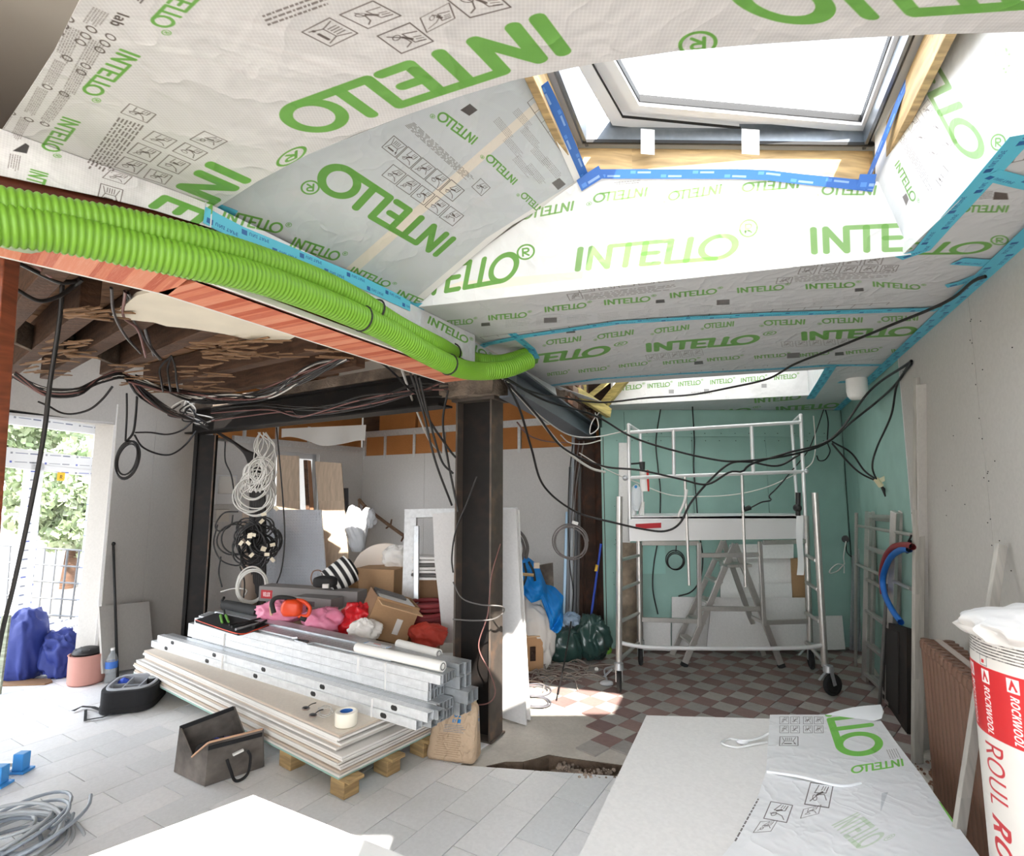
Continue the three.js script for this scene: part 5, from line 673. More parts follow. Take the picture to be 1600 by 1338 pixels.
{
  const c = V(1.5, 0, -1.53), R = 0.205, Hh = 1.24, t = thing('insulation_roll', 'tall shrink-wrapped insulation roll with a red band standing at the right edge', 'insulation roll', c);
  const cv = document.createElement('canvas'); cv.width = 1200; cv.height = 1110; const x = cv.getContext('2d'), Y = (y) => (1 - y / Hh) * 1110; x.fillStyle = '#e6e2dc'; x.fillRect(0, 0, 1200, 1110); x.fillStyle = '#d3262b'; x.fillRect(0, Y(1.125), 1200, Y(0.945) - Y(1.125));
  for (let i = 0; i < 6; i++) { x.fillStyle = '#4a4644'; x.globalAlpha = 0.5; for (let k = 0; k < 300; k++) x.fillRect(rnd(0, 1200), Y(1.195) + i * 7, rnd(4, 20), 2.5); } x.globalAlpha = 1;
  const N = 16; for (let i = 0; i < N; i++) { const u = ((i + 0.5) / N) * 1200; x.save(); x.translate(u, Y(1.118)); x.scale(0.62, 0.62); x.fillStyle = '#f4f1ee'; x.fillRect(-24, 0, 46, 52); x.strokeStyle = '#d3262b'; x.lineWidth = 8; x.beginPath(); x.moveTo(-14, 44); x.lineTo(-3, 12); x.lineTo(12, 44); x.moveTo(-3, 12); x.lineTo(-3, 28); x.stroke(); x.rotate(Math.PI / 2); x.fillStyle = '#f4f1ee'; x.font = 'italic bold 44px sans-serif'; x.fillText('ROCKWOOL', 60, 14, 180); x.restore(); if (i % 2 === 0) { x.strokeStyle = '#8a8684'; x.lineWidth = 2; x.strokeRect(u - 18, Y(1.155), 26, 24); x.fillStyle = '#d3262b'; x.fillRect(u - 12, Y(1.143), 10, 8); } if (i % 2 === 0) { x.save(); x.translate(u - 28, Y(0.93)); x.rotate(Math.PI / 2); x.fillStyle = '#c9333a'; x.font = '84px sans-serif'; x.fillText('ROUL', 0, 0, 150); x.font = 'italic bold 84px sans-serif'; x.fillText('ROCK', 165, 0, 190); x.restore(); } }
  const mt = new THREE.CanvasTexture(cv); mt.colorSpace = THREE.SRGBColorSpace; const g = new THREE.CylinderGeometry(R, R, Hh, 72, 40, true), p = g.attributes.position; for (let i = 0; i < p.count; i++) { const yy = p.getY(i), a = Math.atan2(p.getZ(i), p.getX(i)), k = 1 + 0.012 * NZ.noise(Math.cos(a) * 3, yy * 5, Math.sin(a) * 3) - (yy > 0.5 ? (yy - 0.5) * 0.25 : 0); p.setX(i, p.getX(i) * k); p.setZ(i, p.getZ(i) * k); } g.computeVertexNormals();
  part(t, 'printed_wrap', g.rotateY(-0.35).translate(c.x, Hh / 2, c.z), M('#ffffff', 0.4, { map: mt, tri: false, bump: at2(T.wrinkle, 0.7), bs: 0.004 }));
  part(t, 'wool_end', new THREE.CylinderGeometry(R * 0.96, R * 0.96, 0.02, 40).translate(c.x, 0.012, c.z), M('#b9ab86', 0.95)); part(t, 'film_top', blob(V(c.x - 0.01, Hh - 0.06, c.z), [0.25, 0.06, 0.22], 12, { a: 0.35, f: 2 }), M('#ece9e6', 0.35, { bump: T.wrinkle, bs: 0.008 }));
}
// ---------- right wall: radiator, planks, ladder ----------
{
  const RP = wallPl(RW.pt(0, 0, 0.14), RW.pt(1, 0, 0.14)), a = RP.P(1462, 1000).setY(0), b = RP.P(1585, 1000).setY(0), d = b.clone().sub(a).normalize(), n = RW.n.clone().setY(0).normalize(), L = a.distanceTo(b), t = thing('radiator', 'old brown cast-iron radiator standing along the right wall', 'radiator', a.clone().lerp(b, 0.5));
  const N = Math.round(L / 0.06), irn = M('#735443', 0.55), g = triUV((() => { const s = join([new THREE.CylinderGeometry(0.021, 0.021, 0.78, 14).translate(0, 0, 0.05), new THREE.CylinderGeometry(0.021, 0.021, 0.78, 14).translate(0, 0, -0.05), new RoundedBoxGeometry(0.042, 0.06, 0.15, 3, 0.02).translate(0, 0.36, 0), new RoundedBoxGeometry(0.042, 0.06, 0.15, 3, 0.02).translate(0, -0.36, 0)]); s.rotateY(Math.atan2(-d.z, d.x)); return s; })());
  for (let i = 0; i < N; i++) { const p = d.clone().multiplyScalar(-L / 2 + (i + 0.5) * (L / N)); rep(t, 'section', g, irn, p.setY(0.475)); } for (const k of [0.03, 0.97]) for (const o of [0.05, -0.05]) part(t, 'foot', bar(a.clone().lerp(b, k).addScaledVector(n, o).setY(0.001), a.clone().lerp(b, k).addScaledVector(n, o).setY(0.09), 0.036, 0.04, d), irn);
  const dust = part(t, 'dust', bar(a.clone().setY(0.866).addScaledVector(d, 0.03), b.clone().setY(0.866), 0.03, 0.004), M('#b5a89f', 0.95), 'pale dust along the top');
  const lean = (fx, fy, tx, ty, w, th, m, name, lab, cat) => solo(name, lab, cat, bar(F(fx, fy), at(tx, ty, -RW.P(tx, ty).z - 0.03), w, th, V(0, 0, 1)), m);
  lean(1433, 1192, 1437, 590, 0.06, 0.028, M('#c2bdb4', 0.9, { map: T.woodV }), 'wooden_plank', 'long grey plank leaning upright against the right wall in front of the ladder', 'plank'); solo('wooden_plank', 'grey plank leaning slantwise across the brown radiator', 'plank', bar(V(1.45, 0.002, -2.05), RW.P(1584, 852).addScaledVector(RW.n, 0.04), 0.04, 0.02, V(0, 0, 1)), M('#c9c4bb', 0.9, { map: T.woodV }));
  solo('plasterboard_strip', 'narrow strip of grey board leaning against the edge of the grey wall panel', 'board', bar(F(1446, 1172), RW.P(1452, 600).addScaledVector(RW.n, 0.035), 0.06, 0.012, V(0, 0, 1)), K.greyBoard);
  const rT = (x0, y0, o = 0.05) => RW.P(x0, y0).addScaledVector(RW.n, o);
  const ld = thing('ladder', 'aluminium two-section ladder leaning against the green right wall', 'ladder', F(1370, 1072)), fl = F(1351, 1056).multiplyScalar(0.97).setY(0), fr = F(1388, 1092).multiplyScalar(0.97).setY(0), tl = rT(1368, 800), tr2 = rT(1412, 800);
  const bk = V(0.07, 0, -0.03); for (const [p, q] of [[fl, tl], [fr, tr2]]) { part(ld, 'rail', bar(p.clone().setY(0.005), q, 0.028, 0.06, V(0, 0, 1)), K.alu); part(ld, 'rail', bar(p.clone().setY(0.005).add(bk), q.clone().add(bk), 0.024, 0.05, V(0, 0, 1)), K.alu); } for (let i = 0; i < 6; i++) { const k = 0.05 + i * 0.185; part(ld, 'rung', bar(fl.clone().lerp(tl, k), fr.clone().lerp(tr2, k), 0.028, 0.028), K.alu); part(ld, 'rung', bar(fl.clone().lerp(tl, k - 0.02).add(bk), fr.clone().lerp(tr2, k - 0.02).add(bk), 0.025, 0.025), K.alu); }
  const gf = thing('guard_frame', 'spare scaffold guard frame of thin tubes leaning in front of the ladder', 'frame', F(1372, 1085)); const G = (x0, y0, d2) => ats(x0, y0, d2 * 0.94); const f1 = F(1373, 1084).multiplyScalar(0.95).setY(0.002), f0 = F(1336, 1030).multiplyScalar(0.96).setY(0.002);
  part(gf, 'tube', rod(G(1338, 802, -f0.z - 0.15), f0, 0.014), K.alu); part(gf, 'tube', rod(G(1341, 822, -f0.z - 0.2), G(1424, 836, -f1.z - 0.05), 0.012), K.alu); part(gf, 'tube', rod(G(1340, 882, -f0.z - 0.15), G(1424, 921, -f1.z - 0.02), 0.013), K.alu); part(gf, 'tube', rod(G(1386, 912, -f1.z - 0.02), f1, 0.012), M('#6f6d6b', 0.5)); part(gf, 'tube', rod(G(1396, 830, -f1.z - 0.05), G(1386, 912, -f1.z - 0.02), 0.012), K.alu);
  for (const [i, x0] of [[0, 1333], [1, 1339], [2, 1346]]) solo('metal_profile', ['leftmost', 'middle', 'rightmost'][i] + ' of the grey metal profiles leaning in the far right corner', 'profile', bar(F(x0 - 2, 1016 + i), at(x0 + 2 + i * 3, 868 - i * 10, 5.45), 0.035, 0.03, V(0, 0, 1)), K.galv, 'metal profiles leaning in the far right corner');
  const hose = (ps, m, lab) => solo('hose', lab, 'hose', tube(ps.map(([p, q, o]) => rT(p, q, o || 0.11)), 0.019, 60, 10), m); hose([[1462, 856], [1450, 853], [1428, 856], [1413, 872], [1406, 898], [1408, 930]], M('#8f2a2e', 0.5), 'dark red hose looped on the wall behind the leaning plank'); hose([[1456, 860], [1440, 861], [1421, 874], [1408, 903], [1411, 930], [1424, 955], [1440, 975]], M('#1668bd', 0.5), 'blue hose looped on the wall behind the leaning plank'); solo('cable_hook', 'black cable tie holding the red and blue hoses', 'cable tie', tube([[1456, 838], [1450, 850], [1447, 864], [1452, 862], [1455, 846]].map(([p, q]) => rT(p, q, 0.1)), 0.006), K.black);
  const dk = thing('fire_grate', 'dark sooty metal box standing on the floor behind the ladder', 'metal box', F(1415, 1082)); part(dk, 'body', pslab(RW, [[1398, 972], [1440, 984], [1440, 1150], [1398, 1100]], 0.03, 0.08), M('#3a3431', 0.8, { map: T.rust })); part(dk, 'front_plate', pslab(RW, [[1402, 982], [1428, 990], [1428, 1120], [1402, 1090]], 0.01, 0.092), M('#2b2725', 0.8));
  const rb = []; for (let i = 0; i < 60; i++) { const q = F(rnd(1440, 1500), rnd(1190, 1250)); rb.push(new THREE.DodecahedronGeometry(rnd(0.003, 0.011), 0).translate(q.x - 0.04, 0.003, q.z)); } const rr = solo('plaster_crumbs', 'crumbs of plaster and brick on the floor by the radiator', 'rubble', join(rb), K.brick); rr.userData.kind = 'stuff';
}
// ---------- scaffold, step ladder, boards against the green wall ----------
{
  const zf = 4.62, zb = 5.24, t = thing('mobile_scaffold', 'aluminium mobile scaffold tower on castors in front of the green wall', 'scaffold', V(1.75, 0, -4.9)), f = (x, y) => at(x, y, zf), b = (x, y) => at(x, y, zb), tb = (p, q, r = 0.024, n = 'tube', m = K.alu) => part(t, n, rod(p, q, r, r, 12), m);
  tb(f(968, 776), f(967, 1040), 0.026, 'upright'); tb(f(1273, 770), f(1289, 1042), 0.026, 'upright'); tb(b(998, 840), b(1000, 1012), 0.026, 'upright'); tb(b(1259, 806), b(1266, 1015), 0.026, 'upright');
  for (const [y1, y2] of [[876, 868], [922, 910], [972, 958], [1032, 1004]]) { tb(f(968, y1), b(998, y2), 0.016, 'rung'); tb(f(1275 + (y1 - 870) * 0.06, y1), b(1260, y2), 0.016, 'rung'); }
  part(t, 'platform_beam', pslab(wallPl(f(980, 820).setY(0), f(1256, 820).setY(0)), [[982, 809], [1256, 805], [1257, 842], [984, 846]], 0.04), K.aluWhite, 'pale side beam of the platform'); part(t, 'platform_deck', prism([f(985, 820), f(1254, 820), b(1245, 820), b(1002, 820)].map(xz), 1.385, 1.405), K.aluWhite); part(t, 'label', pslab(wallPl(f(980, 820).setY(0), f(1256, 820).setY(0)), [[993, 819], [1033, 817], [1033, 825], [993, 827]], 0.002, 0.003), decal(0.2, 0.05, '#b5232b', (x, w, h) => { x.fillStyle = '#f0dcdc'; for (let i = 0; i < 3; i++) x.fillRect(10, 10 + i * 18, w * 0.3, 6); x.fillRect(w * 0.5, 16, w * 0.4, 6); x.fillRect(w * 0.5, 36, w * 0.4, 6); }), 'red warning label');
  const br = (x1, y1, x2, y2, d, w = 0.04) => part(t, 'brace', bar(at(x1, y1, d), at(x2, y2, d), 0.025, w), K.alu); br(1003, 849, 1092, 849, 5.0); br(1092, 868, 1187, 867, 5.0); br(1003, 968, 1093, 971, 5.1); br(1094, 951, 1188, 952, 5.0); br(1192, 973, 1262, 971, 5.1); part(t, 'brace', bar(at(1092, 848, 5.0), at(1093, 980, 5.0), 0.035, 0.03, V(0, 0, 1)), K.alu); part(t, 'brace', bar(at(1187, 846, 5.0), at(1194, 978, 5.0), 0.035, 0.03, V(0, 0, 1)), K.alu); br(1192, 848, 1258, 846, 5.0);
  part(t, 'base_tube', tube([f(968, 1004), f(985, 1008), f(1020, 1012), f(1120, 1014), f(1240, 1013), f(1275, 1010), f(1287, 1007)], 0.016, 60, 10, false), K.aluWhite);
  const r = 0.015, W = K.aluWhite; tb(f(982, 664), f(984, 812), r, 'guard_post', W); tb(b(1000, 675), b(1004, 808), r, 'guard_post', W); tb(f(1251, 649), f(1258, 806), r, 'guard_post', W); tb(b(1237, 662), b(1246, 795), r, 'guard_post', W); tb(f(982, 664), b(1000, 675), r, 'guard_rail', W); tb(f(1251, 649), b(1237, 662), r, 'guard_rail', W); tb(f(981, 676), f(1252, 660), r, 'guard_rail', W); tb(f(977, 747), f(1259, 737), r, 'guard_rail', W); tb(f(1052, 672), f(1053, 743), r, 'guard_post', W); tb(f(1174, 666), f(1177, 739), r, 'guard_post', W); tb(f(1070, 745), f(1077, 915), 0.012, 'guard_post', K.alu); tb(f(1159, 741), f(1165, 917), 0.012, 'guard_post', K.alu);
  for (const [p, n] of [[f(977, 747), 0], [f(1259, 737), 1]]) part(t, 'clamp', new THREE.SphereGeometry(0.024, 12, 8).translate(p.x, p.y, p.z), K.galv);
  part(t, 'sleeve', rod(f(1247, 806), f(1247, 770), 0.02, 0.02), K.black); part(t, 'knob', new THREE.SphereGeometry(0.034, 14, 10).translate(...f(1246, 794).toArray()), K.black);
  const wheel = (px, py, d, turn) => { const p = F(px, py), R = 0.085, c = p.clone().setY(R + 0.001), w = part(t, 'castor', join([new THREE.TorusGeometry(R - 0.018, 0.018, 10, 28), new THREE.CylinderGeometry(R - 0.02, R - 0.02, 0.024, 24).rotateX(Math.PI / 2)]).rotateY(turn).translate(c.x, c.y, c.z), K.rubber, 'black rubber wheel'); const ax = V(Math.sin(turn), 0, Math.cos(turn)); for (const s of [-1, 1]) part(w, 'fork', bar(c.clone().addScaledVector(ax, s * 0.026), c.clone().addScaledVector(ax, s * 0.026).add(V(-0.03 * Math.cos(turn), 0.12, 0.03 * Math.sin(turn))), 0.03, 0.006, ax), K.galv); part(w, 'swivel', rod(c.clone().add(V(-0.03 * Math.cos(turn), 0.1, 0.03 * Math.sin(turn))), c.clone().add(V(-0.03 * Math.cos(turn), 0.15, 0.03 * Math.sin(turn))), 0.04, 0.036, 14), K.galv); part(w, 'brake_lever', bar(c.clone().add(V(-0.06, 0.1, 0.02)), c.clone().add(V(-0.13, 0.05, 0.05)), 0.02, 0.006), K.galv); };
  wheel(968, 1082, zf, 1.35); wheel(1302, 1088, zf, 0.25); wheel(1001, 1040, zb, 1.45); wheel(1268, 1046, zb, 1.3);
  const sl = thing('step_ladder', 'aluminium A-frame step ladder standing under the scaffold platform', 'step ladder', F(1146, 1040)); const A = at(1148, 850, 5.2), lz = V(0, 0, -0.28); const leg = (x, y, n) => { const p = F(x, y); part(sl, 'stile', bar(p.clone().setY(0.004), A, 0.055, 0.025, V(0, 0, 1)), K.alu); part(sl, 'stile', bar(p.clone().setY(0.004).add(lz.clone().multiplyScalar(1.3)), A.clone().add(lz), 0.05, 0.022, V(0, 0, 1)), K.alu); part(sl, 'foot', bar(p.clone().setY(0.001), p.clone().lerp(A, 0.03), 0.065, 0.035, V(0, 0, 1)), K.rubber); return p; }; const p1 = leg(1068, 1042), p2 = leg(1222, 1044);
  for (let i = 1; i < 6; i++) { const q = p1.clone().lerp(A, i / 6 + 0.02); part(sl, 'tread', bar(q, q.clone().add(lz), 0.08, 0.025), K.alu); } part(sl, 'top_step', bar(at(1130, 883, 5.2).add(V(0, 0, 0)), at(1168, 882, 5.2), 0.2, 0.025), K.alu); part(sl, 'cross_brace', bar(p2.clone().lerp(A, 0.35), p2.clone().lerp(A, 0.35).add(lz), 0.02, 0.03), K.alu);
  const WL = [[[[1050, 933], [1128, 933], [1130, 1014], [1050, 1016]], 5.72, 'grey-white board on the floor left of the step ladder'], [[[1001, 971], [1048, 971], [1048, 1017], [1001, 1016]], 5.66, 'low white board at the left foot of the green wall'], [[[1112, 934], [1258, 934], [1262, 1014], [1104, 1016]], 5.5, 'large grey-white board behind the legs of the step ladder'], [[[1126, 872], [1235, 872], [1238, 934], [1126, 934]], 5.78, 'white board standing upright behind the step ladder top'], [[[1186, 912], [1237, 911], [1238, 935], [1188, 936]], 5.66, 'narrow white board behind the right scaffold brace'], [[[1140, 851], [1240, 850], [1240, 873], [1140, 873]], 5.82, 'topmost strip of white board behind the step ladder'], [[[1268, 963], [1316, 962], [1321, 1015], [1266, 1017]], 5.72, 'white board leaning by the right rear castor'], [[[967, 692], [985, 692], [985, 960], [967, 960]], 5.8, 'tall narrow white board against the green strip left of the scaffold']];
  for (const [q, d, lab] of WL) { const y0 = Math.max(...q.map((p) => p[1])), floorD = y0 > 1000 ? null : d; const a = at(q[3][0], q[3][1], d), bq = at(q[2][0], q[2][1], d); const c = at(q[0][0], q[0][1], Math.min(5.86, d + 0.1)); const pl = new Pl(a, bq, c); solo('leaning_board', lab, 'board', pslab(pl, q, 0.013), d > 5.75 ? K.board : K.whiteBoard); }
  const od = thing('chipboard_panel', 'brown chipboard offcut behind the right scaffold upright', 'board', at(1248, 935, 5.75)); part(od, 'panel', pslab(wallPl(at(1236, 930, 5.74).setY(0), at(1262, 930, 5.74).setY(0)), [[1236, 873], [1260, 871], [1260, 960], [1240, 962]], 0.012), K.card); const oe = thing('chipboard_panel', 'speckled chipboard panel behind the left scaffold rungs', 'board', at(985, 960, 5.6)); part(oe, 'panel', pslab(wallPl(at(972, 930, 5.5).setY(0), at(1006, 930, 5.6).setY(0)), [[972, 848], [1004, 849], [1005, 1018], [972, 1020]], 0.012), M('#b3a594', 0.9, { map: T.dirt }));
  // things hung on the scaffold
  const g = thing('foam_gun', 'red and white foam can with a black gun hung on the left guard rail', 'foam gun', at(1000, 800, 4.7)), gp = (x, y) => at(x, y, 4.7); part(g, 'can', rod(gp(1005, 735), gp(1007, 768), 0.033, 0.033, 18), K.white); part(g, 'can_band', rod(gp(1009, 735), gp(1010, 768), 0.026, 0.026, 16), M('#d8342c', 0.4), 'red side of the can'); part(g, 'gun_head', join([rod(gp(1003, 722), gp(1004, 736), 0.026, 0.02), rod(gp(986, 725), gp(1000, 724), 0.008)]), K.black); part(g, 'hanging_bag', blob(gp(994, 782).add(V(0, -0.09, 0)), [0.05, 0.13, 0.03], 8, { a: 0.5, seg: 24 }), M('#e9eef1', 0.35, { transmission: 0.2, thickness: 0 })); part(g, 'print', new THREE.SphereGeometry(0.013, 10, 8).scale(1, 1, 0.3).translate(...gp(992, 761).add(V(0, 0, 0.035)).toArray()), M('#2f8fd0', 0.5));
  for (const [x0, i] of [[990, 0], [1002, 1]]) solo('sealant_tube', (i ? 'right' : 'left') + ' white sealant tube standing on the scaffold deck under the foam gun', 'tube', rod(at(x0, 808, 4.78), at(x0 + 1, 784, 4.78), 0.024, 0.024, 16), i ? K.white : K.galvWhite, 'sealant tubes');
  solo('tape_tail', 'long white tape tail hanging over the platform beam at the right post', 'tape', grid((u, v) => f(1242 + u * 10 + Math.sin(v * 5) * 0.8, 806 + (1 - v) * 92).add(V(0, 0, 0.03 + 0.01 * Math.sin(v * 7 + u))), 4, 20, 0.001), M('#eef0f0', 0.5)); solo('white_tape_loop', 'white tape loop hung over the guard post in the middle of the scaffold', 'tape', tube([f(1072, 765), f(1068, 785), f(1060, 803), f(1059, 808)].map((p) => p.add(V(0, 0, 0.02))), 0.012, 20, 6), K.white);
  solo('work_lamp', 'small black clamp lamp fixed to the middle guard post of the scaffold', 'lamp', join([rod(f(1162, 797), f(1172, 793), 0.018, 0.022), rod(f(1161, 790), f(1161, 802), 0.012)]), K.black);
}

// ---------- heap of materials in the far bay ----------
{
  const pb = (pa, da, pb2, db, w, h) => bar(at(pa[0], pa[1], da), at(pb2[0], pb2[1], db), w, h);
  const vb = (n, lab, a, da, b, db, h, dec) => { const t = thing(n, lab, 'carton', at(a[0], a[1], da).setY(at(a[0], a[1], da).y - h / 2)); part(t, 'carton', pb(a, da, b, db, 0.16, h), M('#7c7876', 0.6)); if (dec) for (const [x0, x1, y0, y1, m] of dec) { const f = (x0 - a[0]) / (b[0] - a[0]), f2 = (x1 - a[0]) / (b[0] - a[0]), p = at(a[0], a[1], da), q = at(b[0], b[1], db), fr = V(-(q.z - p.z), 0, q.x - p.x).normalize(); if (fr.z < 0) fr.negate(); const A = p.clone().lerp(q, f).addScaledVector(fr, 0.081), B = p.clone().lerp(q, f2).addScaledVector(fr, 0.081); const g = new THREE.BoxGeometry(A.distanceTo(B), h * (y1 - y0), 0.002), ux = B.clone().sub(A).normalize(); g.applyMatrix4(frame(ux, ux.clone().cross(fr).negate(), fr, A.clone().lerp(B, 0.5).add(V(0, h * ((y0 + y1) / 2 - 0.5), 0)))); part(t, 'label', g, m); } };
  const vx = decal(0.2, 0.06, '#b5222a', (x, w, h) => { x.fillStyle = '#f4e4e4'; x.font = `bold ${h * 0.7}px sans-serif`; x.textAlign = 'center'; x.fillText('VELUX', w / 2, h * 0.75); }), dk = M('#4c4044', 0.6);
  vb('long_carton', 'long grey carton with a red label reading VELUX, lying on the heap behind the studs', [414, 925], 5.0, [566, 935], 4.75, 0.13, [[418, 436, 0.2, 0.75, vx], [522, 543, 0.35, 0.65, dk]]); vb('long_carton', 'second grey carton below the one with the red label, behind the orange tool', [470, 939], 4.75, [527, 944], 4.62, 0.1, [[484, 502, 0.3, 0.7, dk]]);
  const under = thing('crate', 'dark crate buried under the heap, carrying the cartons and bags', 'crate', at(530, 1000, 5.1).setY(0)); { const p = at(510, 1000, 5.15), q = at(690, 1000, 4.9); part(under, 'body', box(1.5, 0.42, 0.5, -1.45, 0.002, -5.15, -0.25), K.cardDark); }
  const b1 = thing('cardboard_box', 'closed brown cardboard box at the back of the heap under the white rolls', 'box', at(597, 930, 5.35)); { const c = at(597, 911, 5.4); part(b1, 'body', new RoundedBoxGeometry(0.42, 0.3, 0.3, 1, 0.006).rotateY(-0.3).translate(c.x, c.y, c.z), K.card); part(b1, 'flap', new THREE.BoxGeometry(0.1, 0.28, 0.01).rotateY(0.9).translate(c.x - 0.22, c.y, c.z + 0.2), K.card); }
  { const c = at(606, 962, 4.5), t = thing('cardboard_box', 'open cardboard box tipped towards the studs, papers inside, beside the red sack', 'box', c.clone().setY(c.y - 0.2)), m = new THREE.Matrix4().makeRotationFromEuler(new THREE.Euler(0.15, 0.45, -0.42)).setPosition(c), P2 = (n, w, h, d, x, y, z, mt) => part(t, n, new THREE.BoxGeometry(w, h, d).translate(x, y, z).applyMatrix4(m), mt); P2('bottom', 0.36, 0.01, 0.26, 0, -0.15, 0, K.card); P2('side', 0.36, 0.3, 0.008, 0, 0, 0.13, K.card); P2('side', 0.36, 0.3, 0.008, 0, 0, -0.13, K.card); P2('side', 0.008, 0.3, 0.26, -0.18, 0, 0, K.cardDark); P2('side', 0.008, 0.3, 0.26, 0.18, 0, 0, K.card); P2('flap', 0.34, 0.008, 0.14, 0, 0.13, 0.2, M('#c6a27c', 0.85)); P2('paper', 0.3, 0.05, 0.2, 0, 0.12, -0.01, K.white); P2('tape', 0.05, 0.12, 0.004, 0.06, -0.03, 0.136, K.bagWhite); P2('contents', 0.26, 0.06, 0.1, -0.03, 0.13, -0.06, K.cableGrey); }
  const bg = (n, lab, x, y, d, r, seed, m, o) => solo(n, lab, 'bag', blob(at(x, y, d), r, seed, o || { a: 0.5 }), m);
  bg('sack', 'bright red plastic sack slumped against the open cardboard box', 562, 998, 4.45, [0.2, 0.16, 0.18], 51, K.bagRed, { a: 0.7, neck: 0.5 }); bg('plastic_bag', 'pink translucent bag in the middle of the heap right of the orange tool', 505, 992, 4.4, [0.18, 0.12, 0.16], 53, K.pink, { a: 0.55 }); bg('plastic_bag', 'pink bag under the orange power tool, left end of the heap', 438, 972, 4.55, [0.22, 0.1, 0.14], 55, K.pink); bg('plastic_bag', 'white bag with green print lying in front of the red sack', 570, 1004, 4.2, [0.13, 0.1, 0.09], 57, K.bagWhite, { a: 0.6, neck: 0.9 }); bg('plastic_bag', 'orange-red net bag under the red hose coil', 668, 1010, 4.35, [0.16, 0.1, 0.12], 59, M('#b93a2a', 0.6, { bump: T.wrinkle, bs: 0.01 })); bg('plastic_bag', 'white bag on the brown box in front of the plasterboard wall', 620, 888, 5.5, [0.16, 0.13, 0.12], 61, K.bagWhite);
  for (let i = 0; i < 7; i++) { const c = at(668, 982 - i * 6.5, 4.75); const t = solo('hose', ['lowest', 'second', 'third', 'fourth', 'fifth', 'sixth', 'top'][i] + ' loop of the dark red corrugated hose stacked beside the column', 'hose', new THREE.TorusGeometry(0.17 - 0.008 * (i % 3), 0.019, 8, 36).rotateX(Math.PI / 2 + 0.06 * Math.sin(i * 2)).translate(c.x + 0.012 * Math.sin(i * 3), c.y, c.z), M(i % 2 ? '#7a2a2f' : '#8a3034', 0.55), 'dark red hose loops'); }
  const bx = thing('brown_board', 'brown hardboard panel behind the red hose coil', 'board', at(665, 960, 5.1)); part(bx, 'panel', pslab(wallPl(at(640, 950, 5.1).setY(0), at(690, 950, 5.05).setY(0)), [[642, 902], [684, 900], [686, 990], [644, 990]], 0.02), K.cardDark);
  for (let i = 0; i < 7; i++) solo('paper_sheets', ['lowest', 'second', 'third', 'fourth', 'fifth', 'sixth', 'top'][i] + ' bundle of the stacked white papers on the brown board left of the column', 'papers', (() => { const c = at(668, 902 - i * 5.2, 5.1); return new THREE.BoxGeometry(0.24, 0.022, 0.2).rotateY(0.2 * Math.sin(i * 5)).translate(c.x, c.y, c.z); })(), i % 3 === 1 ? K.cableGrey : K.white, 'stacked papers');
  solo('foam_half_disc', 'curved cream foam sheet catching the sun behind the cardboard box', 'sheet', (() => { const c = at(600, 893, 5.6), s = new THREE.Shape(); s.moveTo(-0.3, 0); s.absellipse(0, 0, 0.3, 0.27, Math.PI, 0, true); return new THREE.ExtrudeGeometry(s, { depth: 0.03, bevelEnabled: true, bevelSize: 0.01, bevelThickness: 0.01 }).rotateY(0.15).translate(c.x, c.y, c.z); })(), M('#efe3d6', 0.7));
  const cyl = thing('striped_roll', 'black and white striped roll lying across the long carton', 'roll', at(530, 918, 4.9)); { const p = at(512, 912, 4.85), q = at(548, 888, 4.95), sm = decal(1, 0.25, '#f0efec', (x, w, h) => { x.fillStyle = '#1c1c1e'; for (let i = 0; i < 4; i++) x.fillRect(0, h * (0.06 + i * 0.26), w, h * 0.13); }); part(cyl, 'cover', rod(p, q, 0.115, 0.13, 24), sm); part(cyl, 'end', rod(q, q.clone().add(q.clone().sub(p).multiplyScalar(0.12)), 0.1, 0.08, 20), K.rubber); }
  const bc = thing('black_case', 'small black case with a white label in front of the striped roll', 'case', at(508, 918, 4.8)); part(bc, 'body', blob(at(508, 917, 4.75), [0.1, 0.05, 0.07], 71, { sq: 0.6, a: 0.1, seg: 20 }), K.rubber); part(bc, 'label', bar(at(504, 916, 4.68), at(514, 916, 4.68), 0.02, 0.035), K.white);
  solo('wire_hook', 'bent brown wire hooks sticking up from the carton', 'wire', tube([at(488, 914, 4.85), at(486, 903, 4.85), at(490, 893, 4.85), at(500, 892, 4.85), at(504, 900, 4.85), at(498, 912, 4.85)], 0.006), M('#8d6f5e', 0.6));
  // panels leaning by the window
  const LP = (lab, q, d0, d1, th, m, nm = 'wood_panel') => { const a = at(q[3][0], q[3][1], d0), b = at(q[2][0], q[2][1], d1), c = at(q[0][0], q[0][1], d0 + 0.12); solo(nm, lab, 'panel', pslab(new Pl(a, b, c), q, th), m); };
  const lightW = M('#dcc4aa', 0.6, { map: T.woodV });
  LP('left pale wood-grained panel leaning in front of the far window', [[433, 711], [467, 713], [470, 900], [430, 900]], 6.55, 6.6, 0.02, lightW); LP('right pale wood-grained panel leaning beside the far window', [[492, 721], [533, 724], [547, 905], [508, 905]], 6.6, 6.6, 0.02, lightW); LP('first dark-edged board between the two pale panels', [[474, 719], [479, 719], [487, 860], [481, 860]], 6.55, 6.55, 0.02, K.oldWood); LP('second dark-edged board between the two pale panels', [[480, 719], [485, 720], [494, 860], [488, 860]], 6.58, 6.58, 0.02, M('#8a6144', 0.7));
